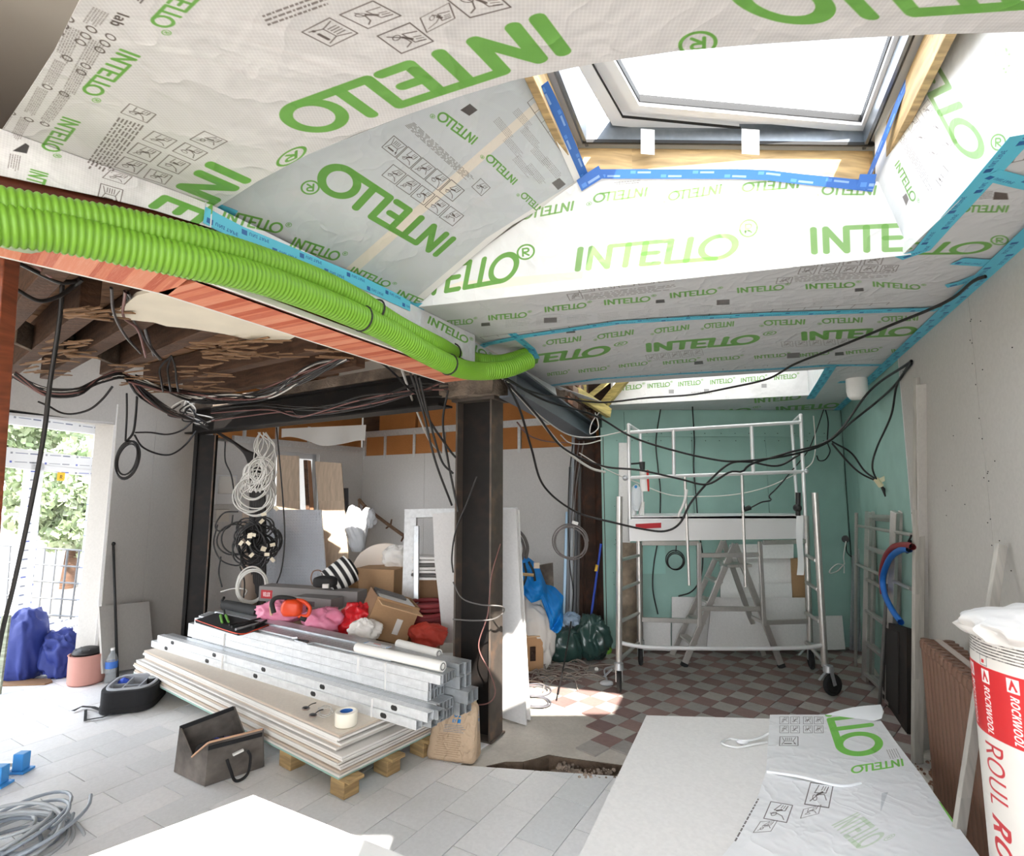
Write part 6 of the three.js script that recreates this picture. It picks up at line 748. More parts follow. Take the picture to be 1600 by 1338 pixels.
  LP('translucent dimpled plastic panel leaning under the far window', [[413, 796], [502, 797], [512, 930], [408, 932]], 6.1, 6.1, 0.02, M('#dfe3ea', 0.4, { bump: tex(128, (u, v) => { const a = Math.hypot(((u * 8) % 1) - 0.5, ((v * 8) % 1) - 0.5); return a < 0.3 ? 1 : 0; }, 0.25, false), bs: 0.006, transmission: 0.25, thickness: 0 }), 'dimpled_panel'); solo('dark_pipe', 'short dark grey pipe standing behind the right pale panel', 'pipe', rod(at(541, 830, 7.0), at(540, 763, 7.0), 0.035, 0.035, 14), M('#4a4a4e', 0.5));
  solo('wrapped_bundle', 'tall bundle wrapped in cloudy plastic film by the far corner', 'bundle', join([blob(at(560, 862, 6.4), [0.13, 0.3, 0.12], 81, { a: 0.45, neck: 0.2, lean: -0.12 }), blob(at(575, 826, 6.45), [0.1, 0.14, 0.08], 83, { a: 0.6 })]), M('#d5d8dc', 0.25, { bump: T.wrinkle, bs: 0.012, transmission: 0.2, thickness: 0 }));
  const brn = thing('branch', 'bare brown tree branch leaning against the far plasterboard wall', 'branch', at(633, 842, 6.3)); const bm = M('#8a6a52', 0.9, { map: T.wood }); part(brn, 'stem', tube([at(561, 781, 7.1), at(574, 795, 7.0), at(596, 812, 6.8), at(615, 826, 6.6), at(632, 838, 6.4)], 0.022), bm); for (const [a, b] of [[[561, 781], [561, 794]], [[570, 790], [567, 795]], [[611, 820], [603, 826]], [[610, 822], [612, 812]], [[631, 838], [627, 846]]]) part(brn, 'twig', rod(at(a[0], a[1], 6.8), at(b[0], b[1], 6.75), 0.013, 0.009), bm);
  const fr = thing('door_frame', 'white door frame leaning behind the column', 'frame', at(640, 960, 5.3)), FPn = new Pl(at(636, 1000, 5.0), at(808, 1000, 4.9), at(634, 797, 5.2)); for (const q of [[[632, 796], [808, 793], [808, 806], [632, 809]], [[632, 809], [650, 809], [646, 1000], [626, 1000]], [[796, 806], [808, 806], [812, 1000], [800, 1000]]]) part(fr, 'frame_member', pslab(FPn, q, 0.06), K.galvWhite);
  solo('metal_profile', 'grey metal profile standing inside the leaning door frame', 'profile', bar(at(650, 990, 4.85), at(651, 822, 5.0), 0.045, 0.04, V(0, 0, 1)), K.galv);
  LP('torn-edged white plasterboard leaning left of the dark column', [[676, 803], [712, 800], [716, 1005], [692, 1005], [686, 940], [679, 880]], 4.55, 4.5, 0.013, K.whiteBoard, 'leaning_board');
  const a = F(784, 1122), b = F(822, 1134), c = at(785, 797, -a.z + 0.18); solo('leaning_board', 'wide white board leaning upright just right of the dark column', 'board', pslab(new Pl(a, b, c), [[784, 797], [806, 795], [822, 1134], [784, 1122]], 0.014), K.whiteBoard); const a2 = F(800, 1118), b2 = F(830, 1127); solo('leaning_board', 'second white board showing its edge behind the wide one by the column', 'board', pslab(new Pl(a2, b2, at(800, 800, -a2.z + 0.15)), [[798, 798], [810, 797], [828, 1126], [800, 1118]], 0.012), K.board);
  // white drape, distribution box
  solo('dust_sheet', 'white dust sheet hung below the ceiling of the far bay', 'sheet', grid((u, v) => { const p = at(440 + u * 132, 664 + 6 * (1 - u), 6.4 + u * 0.3), q = at(440 + u * 132, 684 + 10 * Math.sin(u * 2.4), 6.5 + u * 0.3); return p.lerp(q, v).add(V(0, 0.03 * Math.sin(u * 9) * v, 0.05 * Math.sin(u * 14) * v)); }, 40, 8, 0.002), M('#e9e7e3', 0.9));
  const eb = thing('distribution_box', 'white electrical distribution box on the far wall next to the left post', 'box', at(350, 790, 6.35)); { const p = at(350, 765, 6.35), n = B1.n.clone().setY(0).normalize(), u = UP.clone().cross(n); const Bx = (n2, w, h, d, x, y, z, m) => part(eb, n2, new RoundedBoxGeometry(w, h, d, 2, 0.01).applyMatrix4(frame(u, UP, n, p.clone().addScaledVector(u, x).addScaledVector(n, z).add(V(0, y, 0)))), m); Bx('body', 0.26, 0.34, 0.09, 0, 0, 0, K.pvc); Bx('cover', 0.2, 0.2, 0.03, 0, 0.05, 0.05, K.white); Bx('socket', 0.16, 0.14, 0.06, -0.01, -0.3, 0, M('#d9d4cc', 0.5)); }
}
// ---------- right of the column ----------
{
  const bg = (n, lab, p, r, seed, m, o) => solo(n, lab, 'bag', blob(p, r, seed, o), m);
  bg('rubble_sack', 'tall white woven sack half in the sun behind the leaning boards', F(838, 1042), [0.19, 0.36, 0.16], 91, K.bagWhite, { a: 0.55, neck: 0.35, sq: 0.85 });
  { const t = thing('tarpaulin_bag', 'bright blue tarpaulin draped over the white sack', 'tarpaulin', at(850, 985, 5.2)); part(t, 'cloth', (() => { const L = [[812, 866], [826, 872], [842, 886], [852, 912], [868, 920], [879, 930], [880, 950]], Rr = [[814, 925], [830, 940], [846, 938], [856, 965], [860, 985], [866, 988], [874, 985]]; return grid((u, v) => { const k = u * 6, i = Math.min(5, Math.floor(k)), f = k - i, a = at(L[i][0] + (L[i + 1][0] - L[i][0]) * f, L[i][1] + (L[i + 1][1] - L[i][1]) * f, 5.25), b = at(Rr[i][0] + (Rr[i + 1][0] - Rr[i][0]) * f, Rr[i][1] + (Rr[i + 1][1] - Rr[i][1]) * f, 5.0); const q = a.lerp(b, v); q.z += 0.12 * Math.sin(v * 3.1) + 0.05 * Math.sin(u * 17 + v * 5) + 0.03 * NZ.noise(u * 9, v * 9, 3); return q; }, 48, 24, 0.004); })(), K.tarpBlue); for (const q of [[[819, 880], [822, 900], [817, 915]], [[826, 878], [833, 892], [836, 908]]]) part(t, 'strap', tube(q.map(([x, y]) => at(x, y, 4.95)), 0.012), K.black); part(t, 'wood_handle', rod(at(812, 897, 4.95), at(834, 899, 4.93), 0.014), K.pine); part(t, 'label', bar(at(834, 884, 5.02), at(843, 884, 5.02), 0.01, 0.05), M('#d9c9b4', 0.7)); }
  { const c = F(828, 1040), t = thing('cardboard_box', 'small tan cardboard box with a handle slot on the floor before the white sack', 'box', c); part(t, 'body', box(0.24, 0.3, 0.2, c.x - 0.02, 0.002, c.z + 0.1, 0.2), M('#c69c74', 0.85)); part(t, 'handle_slot', box(0.05, 0.12, 0.012, c.x + 0.02, 0.1, c.z + 0.205, 0.2), K.oldDark); part(t, 'flap', box(0.2, 0.012, 0.16, c.x - 0.01, 0.3, c.z + 0.12, 0.2), M('#d8b792', 0.85)); }
  bg('rubbish_bag', 'round dark green rubbish bag, the left one of two beside the brown post', F(882, 1031), [0.2, 0.17, 0.17], 95, K.bagGreen, { a: 0.35, sq: 0.85 }); bg('rubbish_bag', 'taller dark green rubbish bag leaning against the green wall strip', F(926, 1031), [0.2, 0.24, 0.17], 97, K.bagGreen, { a: 0.7, neck: 0.4 }); solo('film_roll', 'crumpled grey-blue film stuffed on top of the left green bag', 'film', blob(at(892, 978, 5.1), [0.1, 0.07, 0.07], 99, { a: 0.9, seg: 28 }), M('#7e93a8', 0.4)); bg('plastic_bag', 'scrap of lime green plastic at the foot of the green wall strip', F(949, 1022), [0.05, 0.06, 0.03], 101, M('#8fd24f', 0.5), { a: 0.5, seg: 18 });
  for (let i = 0; i < 5; i++) solo('metal_profile', ['first', 'second', 'third', 'fourth', 'fifth'][i] + ' metal profile from the left in the bundle standing by the brown post', 'profile', bar(at(880 + i * 5.5, 985, 5.6 + 0.03 * (i % 2)), at(886 + i * 5, 800 - (i % 3) * 70, 5.75), 0.03, 0.03, V(0, 0, 1)), i === 0 ? M('#a8c6dd', 0.45, { metal: 0.3 }) : i === 4 ? M('#3c3a3a', 0.5) : M(['', '#6a6d71', '#8c9094', '#4d4f52'][i], 0.45, { metal: 0.3 }), 'metal profiles standing by the brown post');
  const br = thing('broom', 'blue broom pole with a yellow collar leaning beside the brown post', 'broom', at(921, 970, 5.75)); part(br, 'pole', rod(at(920, 990, 5.7), at(939, 850, 5.85), 0.012, 0.012), M('#2b4fc0', 0.45)); part(br, 'collar', rod(at(931, 893, 5.79), at(933, 883, 5.8), 0.016, 0.016), M('#e2b53a', 0.5));
  { const q = [[843, 884], [864, 880], [866, 935], [844, 940]], a = at(843, 940, 6.0), b = at(866, 935, 6.0); solo('stone_slab', 'speckled grey slab standing behind the blue tarpaulin', 'slab', pslab(wallPl(a.setY(0), b.setY(0)), q, 0.05), M('#8d8680', 0.95, { map: T.dirt })); }
  const deb = []; for (let i = 0; i < 70; i++) { const p = F(rnd(815, 925), rnd(1036, 1068)), d = V(rnd(-1, 1), 0, rnd(-0.4, 0.4)).normalize(), L = rnd(0.08, 0.35); deb.push(tube([p.clone().setY(0.008), p.clone().addScaledVector(d, L * 0.5).add(V(rnd(-0.03, 0.03), rnd(0.006, 0.05), rnd(-0.03, 0.03))), p.clone().addScaledVector(d, L).setY(0.008)], rnd(0.003, 0.006), 8, 5)); } const dm = solo('wire_debris', 'heap of stripped cable ends and conduit scraps on the sunlit floor', 'wire scraps', join(deb), M('#a69a90', 0.6)); dm.userData.kind = 'stuff';
  solo('cable_offcut', 'grey looped cable offcut on the floor beside the leaning boards', 'cable', join([coil(F(836, 1098).setY(0.012), 0.11, 2.3, V(0.05, 1, 0), 0.006, 0.2, 9), coil(F(834, 1082).setY(0.012), 0.12, 1.4, V(0, 1, 0.05), 0.005, 0.25, 12)]), M('#5b5a60', 0.5));
  solo('hand_brush', 'pale hand brush lying beside the left front castor', 'brush', join([blob(F(948, 1072).setY(0.001), [0.06, 0.025, 0.035], 5, { a: 0.2, seg: 18 }), tube([F(948, 1068).setY(0.03), F(945, 1056).setY(0.05), F(958, 1052).setY(0.06)], 0.008)]), M('#b9bbbd', 0.6)); solo('bottle_cap', 'white bottle cap lying on the tiles left of the scaffold', 'cap', rod(F(932, 1046, 0.002), F(932, 1046, 0.012), 0.018, 0.018, 14), K.white);
  solo('grey_hose', 'grey flexible conduit loop beside the leaning white boards', 'hose', tube([at(806, 826, 4.5), at(818, 838, 4.55), at(824, 855, 4.6), at(822, 872, 4.65)], 0.014), K.cableGrey); solo('grey_hose', 'second grey conduit loop just inside the first one by the boards', 'hose', tube([at(805, 832, 4.5), at(814, 842, 4.55), at(819, 858, 4.6), at(816, 874, 4.65)], 0.012), K.cableGrey);
}
// ---------- cables ----------
{
  const cb = (lab, ps, r, m = K.cable, o = {}) => solo('cable', lab, 'cable', tube(ps.map(([x, y, d]) => ats(x, y, d)), r, o.seg || ps.length * 10, 6), m);
  cb('thick black cable hanging from the post across the glazed door to the floor', [[98, 436, 2.0], [93, 500, 2.02], [78, 600, 2.05], [70, 670, 2.1], [58, 740, 2.15], [40, 830, 2.2], [20, 920, 2.25], [4, 985, 2.3], [-6, 1040, 2.35]], 0.0085);
  cb('long black cable stapled across the ceiling from the column head to the right wall', [[788, 592, 3.3], [830, 612, 3.6], [880, 622, 4.0], [940, 629, 4.3], [1010, 622, 4.3], [1080, 617, 4.2], [1140, 606, 4.0], [1200, 592, 3.8], [1240, 570, 3.6], [1290, 550, 3.4], [1340, 530, 3.2], [1400, 505, 2.9], [1450, 485, 2.65], [1490, 465, 2.4], [1520, 440, 2.25], [1540, 432, 2.2]], 0.0075);
  cb('black cable sagging from the column head in front of the scaffold to the right corner', [[792, 592, 3.4], [850, 625, 3.8], [930, 650, 4.2], [990, 684, 4.3], [1060, 706, 4.3], [1120, 719, 4.3], [1150, 721, 4.3], [1190, 718, 4.3], [1240, 710, 4.3], [1290, 693, 4.3], [1330, 660, 4.2], [1370, 628, 4.1], [1400, 600, 3.9], [1424, 564, 3.6]], 0.0085);
  cb('black cable crossing the left guard rail and looping up to the right wall', [[795, 600, 3.4], [840, 650, 3.8], [880, 700, 4.1], [940, 728, 4.3], [1000, 735, 4.3], [1060, 748, 4.3], [1104, 757, 4.3], [1140, 738, 4.3], [1160, 737, 4.3], [1175, 725, 4.3], [1230, 708, 4.3], [1300, 685, 4.25], [1360, 610, 4.0], [1424, 565, 3.6]], 0.0085);
  cb('black cable drooping low over the platform beam of the scaffold', [[790, 596, 3.4], [812, 640, 3.6], [830, 700, 3.9], [850, 760, 4.1], [900, 800, 4.3], [960, 817, 4.35], [1010, 828, 4.4], [1040, 830, 4.4], [1062, 818, 4.4], [1080, 785, 4.4], [1110, 750, 4.4], [1140, 725, 4.4], [1170, 722, 4.4], [1215, 728, 4.4], [1250, 710, 4.4]], 0.0085);
  cb('black cable running down from the bundle to the taped cable ends', [[1300, 690, 4.3], [1330, 708, 4.3], [1350, 735, 4.3], [1370, 750, 4.25]], 0.007); cb('short black cable beside it, ending in the same taped bundle', [[1300, 693, 4.3], [1325, 722, 4.3], [1345, 740, 4.28], [1370, 752, 4.25]], 0.007); cb('black cable dropping from the right wall edge to the taped cable ends', [[1424, 568, 3.65], [1402, 600, 3.8], [1392, 650, 4.0], [1370, 700, 4.15], [1363, 730, 4.2], [1372, 755, 4.25]], 0.007);
  { const t = thing('taped_cable_ends', 'black cable ends bundled with cream tape, hanging before the green wall', 'cable ends', at(1378, 765, 4.25)); part(t, 'tape', rod(at(1368, 748, 4.25), at(1377, 760, 4.25), 0.02, 0.02), M('#e6d9b4', 0.6)); part(t, 'tape_tail', bar(at(1374, 752, 4.24), at(1387, 745, 4.24), 0.004, 0.035), M('#eee4c6', 0.6)); for (const [x, y] of [[1384, 776], [1388, 774], [1389, 771]]) part(t, 'cable_end', rod(at(1377, 760, 4.25), at(x, y, 4.25), 0.008), K.cable); }
  cb('thin white cable hanging in a sweep behind the scaffold guard rail', [[1271, 650, 5.2], [1274, 690, 5.2], [1272, 715, 5.2], [1262, 730, 5.2], [1225, 750, 5.2], [1190, 764, 5.2], [1140, 774, 5.2], [1080, 776, 5.2], [1040, 772, 5.2], [990, 752, 5.2], [950, 735, 5.2], [905, 708, 5.0]], 0.005, K.cableWhite); cb('black cable down the green wall through the left guard rail', [[1032, 640, 5.8], [1025, 690, 5.8], [1028, 730, 5.8], [1032, 770, 5.8], [1030, 830, 5.8], [1022, 880, 5.8], [1020, 920, 5.8], [1028, 960, 5.8]], 0.007); cb('black cable down the green wall at the middle of the scaffold', [[1082, 636, 5.8], [1085, 690, 5.8], [1084, 730, 5.8], [1088, 780, 5.8], [1092, 830, 5.8], [1098, 870, 5.8], [1094, 905, 5.8], [1080, 925, 5.8], [1060, 932, 5.8]], 0.007); cb('black cable zigzagging from the ceiling to the clamp lamp', [[1287, 640, 5.8], [1275, 675, 5.7], [1262, 705, 5.5], [1238, 735, 5.2], [1215, 762, 4.9], [1202, 775, 4.75], [1205, 782, 4.7], [1190, 785, 4.68], [1174, 793, 4.64]], 0.006); cb('black cable loop from the ceiling near the right corner', [[1290, 641, 5.8], [1294, 660, 5.8], [1293, 690, 5.7], [1297, 705, 5.6], [1290, 718, 5.5], [1280, 720, 5.5], [1276, 712, 5.5]], 0.006); cb('coiled cable hanging on the green wall below the platform', [[1057, 850, 5.8], [1056, 862, 5.8]], 0.005); solo('cable_coil', 'small black cable coil hanging on the green wall under the platform', 'cable', coil(at(1054, 876, 5.8), 0.09, 3, V(0, 0, 1), 0.005, 0.2, 5), K.cable);
  { const t = thing('wall_cable_loop', 'white cable loop and black socket box on the green wall by the corner', 'cable', at(1315, 900, 5.8)); part(t, 'loop', tube([at(1322, 846, 5.7), at(1318, 870, 5.7), at(1319, 882, 5.7), at(1308, 882, 5.7), at(1298, 890, 5.7), at(1297, 896, 5.7), at(1308, 893, 5.7), at(1318, 884, 5.7), at(1319, 896, 5.7)], 0.006), K.cableWhite); part(t, 'socket', rod(at(1321, 842, 5.86), at(1321, 843, 5.78), 0.035, 0.035, 16), K.black); part(t, 'loop', tube([at(1322, 846, 5.75), at(1324, 864, 5.7), at(1336, 873, 5.65), at(1342, 872, 5.6)], 0.006), K.cable); }
  // at the column
  const fan = [[[700, 610, 3.5], [692, 660, 3.6], [700, 720, 3.7], [716, 800, 3.72]], [[640, 580, 3.3], [660, 640, 3.4], [680, 720, 3.5], [706, 790, 3.65]], [[655, 590, 3.3], [672, 660, 3.4], [690, 720, 3.55], [708, 740, 3.6]], [[648, 585, 3.3], [668, 650, 3.4], [700, 700, 3.55], [712, 715, 3.6]], [[560, 555, 3.0], [600, 570, 3.1], [650, 615, 3.4], [690, 620, 3.5]]]; const fl = ['steeply', 'gently, leftmost', 'just right of the leftmost one', 'crossing the brown studs', 'under the striped beam']; fan.forEach((p, i) => cb('black cable drooping to the column from the striped beam, ' + fl[i], p, 0.0075));
  cb('white cable slanting down from the striped beam across the far wall', [[628, 578, 3.2], [650, 640, 4.2], [672, 690, 5.0], [690, 708, 5.5]], 0.008, K.cableWhite); cb('pink wire winding down the right flange of the dark column', [[782, 850, 3.75], [768, 900, 3.68], [762, 960, 3.66], [748, 1010, 3.66], [765, 1050, 3.63], [774, 1080, 3.62], [765, 1098, 3.62], [740, 1102, 3.66], [712, 1098, 3.74]], 0.0042, K.cablePink); cb('grey wire wrapped round the dark column at waist height', [[708, 910, 3.78], [722, 935, 3.68], [750, 945, 3.62], [784, 948, 3.62], [786, 958, 3.72], [770, 968, 3.62], [740, 970, 3.63], [708, 968, 3.76]], 0.005, K.cableGrey); cb('black cable drawn across the face of the dark column', [[745, 745, 3.64], [728, 790, 3.68], [712, 830, 3.74], [706, 870, 3.78], [708, 895, 3.78]], 0.006);
  const co = (lab, x, y, d, R, n, r, m, sq = 1, seed = 3) => solo('cable_coil', lab, 'cable', coil(at(x, y, d), R, n, V(0, 0.15, 1), r, 0.16, seed, sq), m);
  co('neat grey cable coil tied with white tape in front of the metal profiles', 892, 846, 5.2, 0.155, 4, 0.0065, M('#6f6866', 0.5)); solo('tape_wrap', 'white tape wrap on top of the grey coil before the metal profiles', 'tape', rod(at(894, 816, 5.18), at(903, 819, 5.18), 0.016, 0.016), K.white);
  for (const [i, ps] of [[0, [[905, 690, 5.5], [898, 740, 5.4], [894, 800, 5.25], [893, 820, 5.2]]], [1, [[912, 690, 5.5], [900, 760, 5.35], [897, 820, 5.2]]], [2, [[895, 695, 5.4], [890, 740, 5.3], [888, 800, 5.25], [890, 880, 5.25], [896, 930, 5.2], [888, 1000, 4.9], [872, 1085, 4.35]]]]) cb(['grey cable feeding the neat coil, left strand', 'grey cable feeding the neat coil, right strand', 'black cable hanging past the neat coil to the sunlit floor'][i], ps, 0.0065, i < 2 ? M('#57504e', 0.5) : K.cable);
  for (const [i, ps, m] of [[0, [[790, 595, 3.4], [830, 640, 3.8], [880, 700, 4.3], [920, 730, 4.6], [945, 738, 4.8]], K.cableWhite], [1, [[800, 610, 3.6], [850, 655, 4.3], [890, 680, 5.0], [930, 683, 5.4], [985, 672, 5.5]], K.cableWhite], [2, [[808, 660, 3.9], [826, 680, 4.2], [855, 690, 4.8], [890, 692, 5.4]], K.cablePink], [3, [[876, 680, 5.2], [890, 692, 5.3], [915, 694, 5.4], [940, 688, 5.4]], K.cableWhite], [4, [[940, 640, 5.4], [925, 660, 5.4], [922, 678, 5.4], [935, 668, 5.4], [930, 645, 5.4]], K.cableWhite]]) cb(['thick white cable from the column head to the brown post', 'white cable sagging from the column head to the scaffold', 'pinkish wire loop under the grey beam', 'white wire end tied at the brown post', 'white wire tuft at the end of the grey beam'][i], ps, i ? 0.006 : 0.011, m);
  // tangle under the joists
  const tang = thing('cable_bundle', 'sagging tangle of black cables strung below the old joists to the black beam', 'cables', at(200, 640, 3.5)), strand = (ps, r, m) => part(tang, 'cable', tube(ps.map(([x, y, d]) => ats(x, y, d)), r, ps.length * 9, 5), m);
  for (let i = 0; i < 16; i++) { const s = rnd(0, 30), e = rnd(-6, 6), m = i % 7 === 3 ? K.cableWhite : i % 6 === 2 ? K.cablePink : K.cable; strand([[18 + rnd(-6, 6), 584 + e * 0.5, 3.1], [70, 604 + s * 0.6, 3.2], [115 + rnd(-10, 10), 606 + s * 0.5, 3.3], [160, 594 + e, 3.4], [195, 588 + e, 3.5], [225 + rnd(-10, 10), 610 + s * 0.5, 3.7], [265, 636 + s * 0.5, 4.2], [305 + e, 656 + e, 4.9]], 0.006, m); }
  for (let i = 0; i < 14; i++) { const e = rnd(-8, 8); strand([[205 + rnd(-15, 15), 590 + e, 3.5], [250 + e, 605 + e, 3.7], [300, 618 + rnd(-6, 14), 4.0], [360 + e * 2, 624 + rnd(-10, 8), 4.0], [420, 612 + rnd(-14, 14), 3.9], [480, 590 + rnd(-18, 6), 3.5], [540 + e, 560 + e * 0.4, 3.1]], 0.0065, i % 8 === 1 ? K.cableWhite : i % 7 === 4 ? K.cablePink : K.cable); }
  for (let i = 0; i < 7; i++) strand([[330, 640 + i * 3, 4.9], [400 + i * 8, 636 + rnd(-8, 8), 4.5], [470, 640 + rnd(-6, 12), 4.2], [560, 625 + rnd(-12, 16), 3.8], [640, 612 + rnd(-10, 10), 3.5], [700, 600 + rnd(-8, 10), 3.4]], 0.006, i % 4 === 2 ? K.cablePink : K.cable);
  for (let i = 0; i < 10; i++) { const x = 285 + rnd(-12, 40), y = 625 + rnd(-5, 20); strand([[x, y, 4.8], [x + rnd(-25, 25), y + rnd(5, 25), 4.8], [x + rnd(0, 30), y + rnd(15, 40), 4.9], [312 + rnd(-8, 8), 664, 5.0]], 0.007, i % 3 ? K.cable : K.cableWhite); }
  cb('single black cable hanging in a deep bow below the tangle, over the glazed door', [[60, 628, 3.6], [76, 635, 3.6], [95, 645, 3.6], [115, 647, 3.6], [140, 640, 3.6], [160, 624, 3.6], [176, 604, 3.6]], 0.007); cb('black cable bow between the coil on the left wall and the black beam', [[212, 676, 4.4], [235, 676, 4.6], [262, 679, 4.8], [285, 672, 5.0], [305, 655, 5.1]], 0.008); cb('lower black cable bow between the coil on the left wall and the left post', [[210, 680, 4.4], [222, 698, 4.5], [245, 709, 4.7], [268, 710, 4.8], [290, 695, 5.0], [306, 674, 5.1]], 0.008); cb('black cable dropping from the tangle to the coil on the left wall', [[198, 615, 4.2], [198, 650, 4.3], [196, 690, 4.3]], 0.008); cb('second black cable from the tangle to the coil, knotted with white tape', [[214, 620, 4.2], [212, 650, 4.3], [208, 676, 4.35], [198, 690, 4.3]], 0.01);
  co('oval black cable coil hanging beside the glazed door', 199, 718, 4.3, 0.085, 4, 0.0075, K.cable, 1.7, 4);
  const dn = thing('cable_bundle', 'bunch of thin cables hanging out of the broken laths by the cream plaster', 'cables', at(225, 530, 2.6)); for (const [i, ps] of [[0, [[195, 455, 2.0], [196, 480, 2.2], [215, 510, 2.5], [232, 540, 2.7], [250, 562, 2.9]]], [1, [[196, 455, 2.0], [203, 475, 2.2], [222, 500, 2.5], [232, 530, 2.7], [240, 556, 2.9]]], [2, [[200, 458, 2.0], [214, 480, 2.3], [235, 502, 2.5], [226, 512, 2.6], [235, 540, 2.8], [252, 562, 2.9]]], [3, [[174, 450, 2.0], [178, 490, 2.2], [196, 525, 2.5], [220, 552, 2.8]]], [4, [[196, 456, 2.0], [193, 495, 2.3], [215, 515, 2.5], [228, 558, 2.8]]]]) part(dn, 'cable', tube(ps.map(([x, y, d]) => at(x, y, d)), 0.006, 40, 5), i === 4 ? K.cablePink : M('#4a4544', 0.5)); for (const x of [252, 264, 276]) part(dn, 'cable', tube([at(268, 556, 3.1), at(x - 2, 575, 3.15), at(x, 595, 3.2), at(x + 3, 612, 3.3)], 0.006, 20, 5), K.cable);
  const pl = thing('cable_bundle', 'thick black cables looping round the wooden post at the left edge', 'cables', at(40, 430, 1.9)); for (const [i, ps] of [[0, [[-8, 386, 1.7], [30, 398, 1.8], [60, 415, 1.9], [85, 434, 1.95], [108, 440, 2.0], [126, 437, 2.0]]], [1, [[-8, 400, 1.7], [30, 412, 1.8], [70, 432, 1.9], [95, 442, 1.95], [120, 440, 2.0]]], [2, [[-8, 436, 1.7], [25, 452, 1.8], [60, 470, 1.9], [90, 464, 1.95], [115, 448, 2.0], [128, 438, 2.0]]], [3, [[-8, 390, 1.7], [40, 405, 1.8], [80, 432, 1.9]]]]) part(pl, 'cable', tube(ps.map(([x, y, d]) => at(x, y, d)), 0.0075, 40, 6), i === 3 ? K.cablePink : K.cable);
  // cluster on the left post
  const cl = thing('cable_cluster', 'cluster of coiled white and black cables hanging below the black beam by the left post', 'cables', at(395, 900, 5.3)), C3 = (x, y, d = 5.3) => at(x, y, d);
  part(cl, 'conduit_trunk', join(Array.from({ length: 9 }, (_, i) => tube([C3(340 + i * 1.5, 676 + i, 5.5), C3(368 + i * 2, 694 + i * 1.2, 5.4), C3(388 + i * 2.4, 720, 5.35), C3(392 + i * 2.6, 780, 5.35), C3(390 + i * 3, 860, 5.35), C3(393 + i * 2.5, 945, 5.4)], 0.014, 40, 6))), M('#2b2726', 0.6), 'dark bundled conduit');
  part(cl, 'brown_pipe', rod(C3(394, 960, 5.45), C3(396, 800, 5.45), 0.1, 0.1, 16), M('#8b7a6c', 0.8)); part(cl, 'wooden_stake', bar(C3(411, 950, 5.4), C3(412, 850, 5.4), 0.04, 0.03, V(0, 0, 1)), K.oldWood);
  for (const [x, y, R, sd] of [[397, 738, 0.1, 1], [404, 745, 0.13, 2], [396, 758, 0.13, 3], [402, 776, 0.15, 4], [410, 735, 0.11, 5], [398, 770, 0.17, 6]]) part(cl, 'white_coil', coil(C3(x, y, 5.22), R, 3, V(0.1 * sd - 0.3, 0.1, 1), 0.007, 0.2, sd * 1.7), K.cableWhite, 'coiled pale cable'); for (let i = 0; i < 11; i++) part(cl, 'white_cable', tube([C3(408 + rnd(-6, 8), 676, 5.3), C3(404 + rnd(-14, 26), 700, 5.25), C3(402 + rnd(-16, 30), 735, 5.2), C3(400 + rnd(-20, 20), 770, 5.2)], 0.006, 24, 5), K.cableWhite);
  for (let i = 0; i < 15; i++) part(cl, 'black_coil', coil(C3(394 + rnd(-22, 22), 842 + rnd(-26, 26), 5.2), rnd(0.07, 0.17), 2.2, V(rnd(-0.5, 0.5), rnd(-0.3, 0.3), 1), 0.0075, 0.25, i * 2.1), K.cable); for (const q of [[[372, 800], [350, 802], [337, 820], [342, 830], [360, 822], [364, 805]], [[352, 690], [352, 720], [362, 745], [368, 790]], [[340, 820], [334, 850], [345, 875], [370, 884], [385, 876]], [[420, 815], [434, 832], [430, 850], [415, 848]], [[418, 850], [436, 840], [434, 862], [424, 870], [414, 850]], [[345, 870], [342, 895], [347, 918]], [[432, 668], [437, 720], [442, 780], [445, 840], [440, 890], [430, 918]], [[375, 885], [382, 910], [380, 940]]]) part(cl, 'black_cable', tube(q.map(([x, y]) => C3(x, y, 5.22)), 0.007, 30, 5), K.cable);
  for (let i = 0; i < 14; i++) { const x = 394 + rnd(-24, 40), y = 842 + rnd(-50, 46), p = C3(x, y, 5.12); part(cl, 'paper_tag', new THREE.BoxGeometry(0.045, 0.03, 0.002).rotateZ(rnd(-1, 1)).rotateY(rnd(-0.5, 0.5)).translate(p.x, p.y, p.z), M('#e7dcc4', 0.8)); }
  part(cl, 'white_coil', coil(C3(393, 916, 5.1), 0.12, 5, V(0.3, 0, 1), 0.008, 0.15, 8, 1.25), K.cableWhite, 'coiled white cable near the floor'); part(cl, 'white_cable', tube([C3(345, 925), C3(365, 920), C3(385, 922), C3(380, 935)], 0.006), K.cableWhite);
}
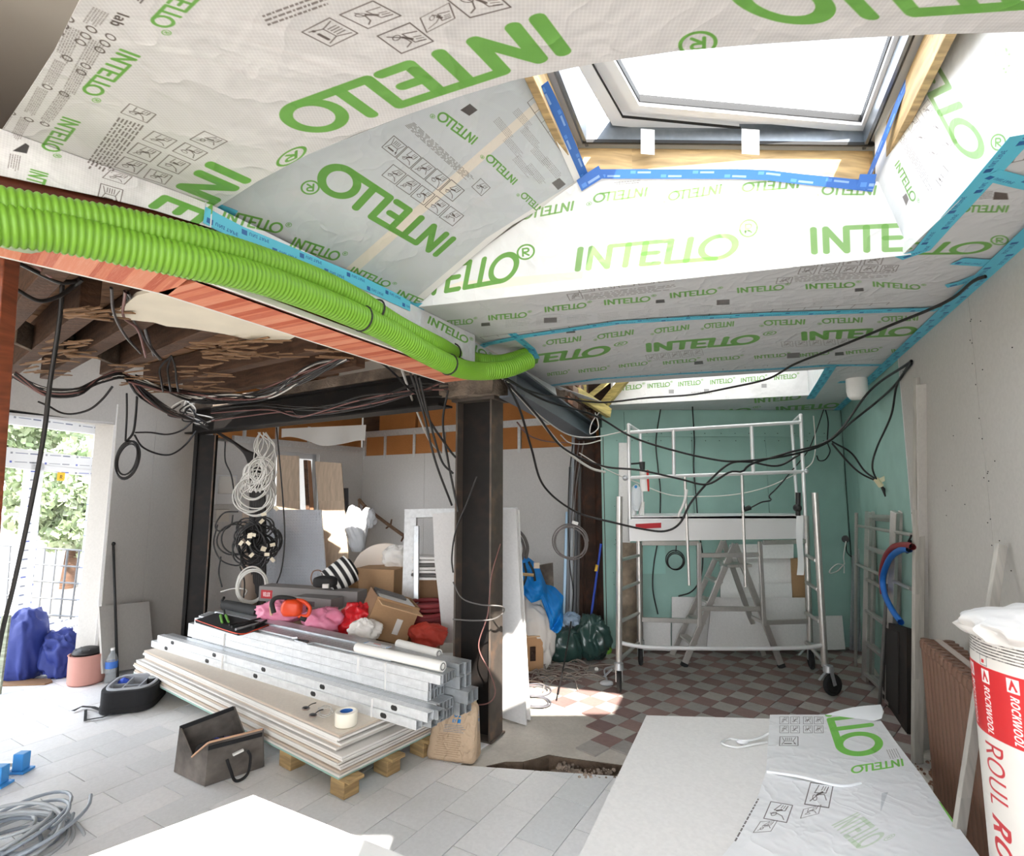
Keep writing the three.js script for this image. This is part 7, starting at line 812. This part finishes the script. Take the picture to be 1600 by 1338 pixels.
// ---------- garden seen through the openings ----------
{
  const gnd = struct('ground', (() => { const s = new THREE.Shape([[-40, -40], [40, -40], [40, 40], [-40, 40]].map(([x, z]) => new THREE.Vector2(x, -z))); s.holes.push(new THREE.Path([[-5.05, -8.95], [4.35, -8.95], [4.35, 3.55], [-5.05, 3.55]].map(([x, z]) => new THREE.Vector2(x, -z)))); return new THREE.ExtrudeGeometry(s, { depth: 0.1, bevelEnabled: false }).rotateX(-Math.PI / 2).translate(0, -0.25, 0); })(), M('#8f8b85', 0.95, { map: T.conc }), 'grey gravel yard');
  const leafG = new THREE.PlaneGeometry(0.09, 0.06), tree = (x, z, h, r, lab, col, n) => { const t = thing('garden_tree', lab, 'tree', V(x, -0.15, z)); part(t, 'trunk', rod(V(x, -0.15, z), V(x + 0.1, h * 0.7, z), 0.12, 0.06), K.oldWood); const im = new THREE.InstancedMesh(leafG, M(col, 0.8, { transmission: 0.3, thickness: 0, tri: false }), n), mm = new THREE.Matrix4(), q = new THREE.Quaternion(), c = new THREE.Color(); for (let i = 0; i < n; i++) { const a = rnd(0, 6.28), b = Math.acos(rnd(-1, 1)), k = r * Math.cbrt(rnd(0.2, 1)) * (0.75 + 0.4 * NZ.noise(Math.cos(a) * 2 + x, b * 2, Math.sin(a) * 2)); q.setFromEuler(new THREE.Euler(rnd(0, 6), rnd(0, 6), rnd(0, 6))); mm.compose(V(k * Math.sin(b) * Math.cos(a), h * 0.65 + k * 0.95 * Math.cos(b), k * Math.sin(b) * Math.sin(a)), q, V(1, 1, 1).multiplyScalar(rnd(0.8, 1.8))); im.setMatrixAt(i, mm); c.setHSL(0.22 + rnd(0, 0.06), 0.22, rnd(0.5, 0.85)); im.setColorAt(i, c); } im.name = 'foliage'; prep(im); im.userData = { kind: 'stuff' }; t.add(im); };
  tree(-10.5, -8.6, 4.2, 1.9, 'leafy tree seen at the left through the glazed door', '#c6ccb8', 10400); tree(-11.5, -12.2, 5.4, 2.2, 'leafy tree behind the yellow sticker on the glazed door', '#c6ccb8', 12800); tree(-8.2, -10.3, 2.6, 1.2, 'low bush to the right in the glazed door', '#c6ccb8', 7200); tree(-7.5, -13.5, 4.6, 1.8, 'tree outside the far window behind the pale panels', '#c6ccb8', 7200);
  const hs = thing('neighbour_house', 'pale neighbouring house with a grey roof behind the garden trees', 'house', V(-15, -0.15, -13)); part(hs, 'wall', box(4, 3.6, 5, -16, -0.15, -13.2, 0.6), M('#b9b3aa', 0.9)); part(hs, 'roof', prism([[-18.8, -13], [-15.6, -16], [-13.2, -13.4], [-16.4, -10.4]], 3.45, 3.9), M('#8d8a88', 0.8)); part(hs, 'window', box(0.9, 1.1, 0.1, -14.35, 1.2, -11.6, 0.6), M('#5b6670', 0.3));
  const ibc = thing('caged_tank', 'white water tank in a wire cage just outside the glazed door', 'tank', V(-6.6, -0.15, -6.6)), cx = -6.9, cz = -6.7; part(ibc, 'tank', box(1.9, 0.95, 1.1, cx - 0.3, -0.1, cz, 0.7), M('#f2f2ef', 0.5)); 
  for (let i = 0; i <= 9; i++) part(ibc, 'wire', rod(at(-20 + i * 18, 852 + i * 1.2, 6.6 + 0.0 * i), at(-26 + i * 17, 962 + i, 6.6), 0.011, 0.011, 6), M('#5c5f63', 0.5)); for (let j = 0; j < 5; j++) part(ibc, 'wire', rod(at(-30, 850 + j * 26, 6.6), at(150, 862 + j * 26, 6.6), 0.011, 0.011, 6), M('#5c5f63', 0.5));
}
renderer.render(scene, camera);
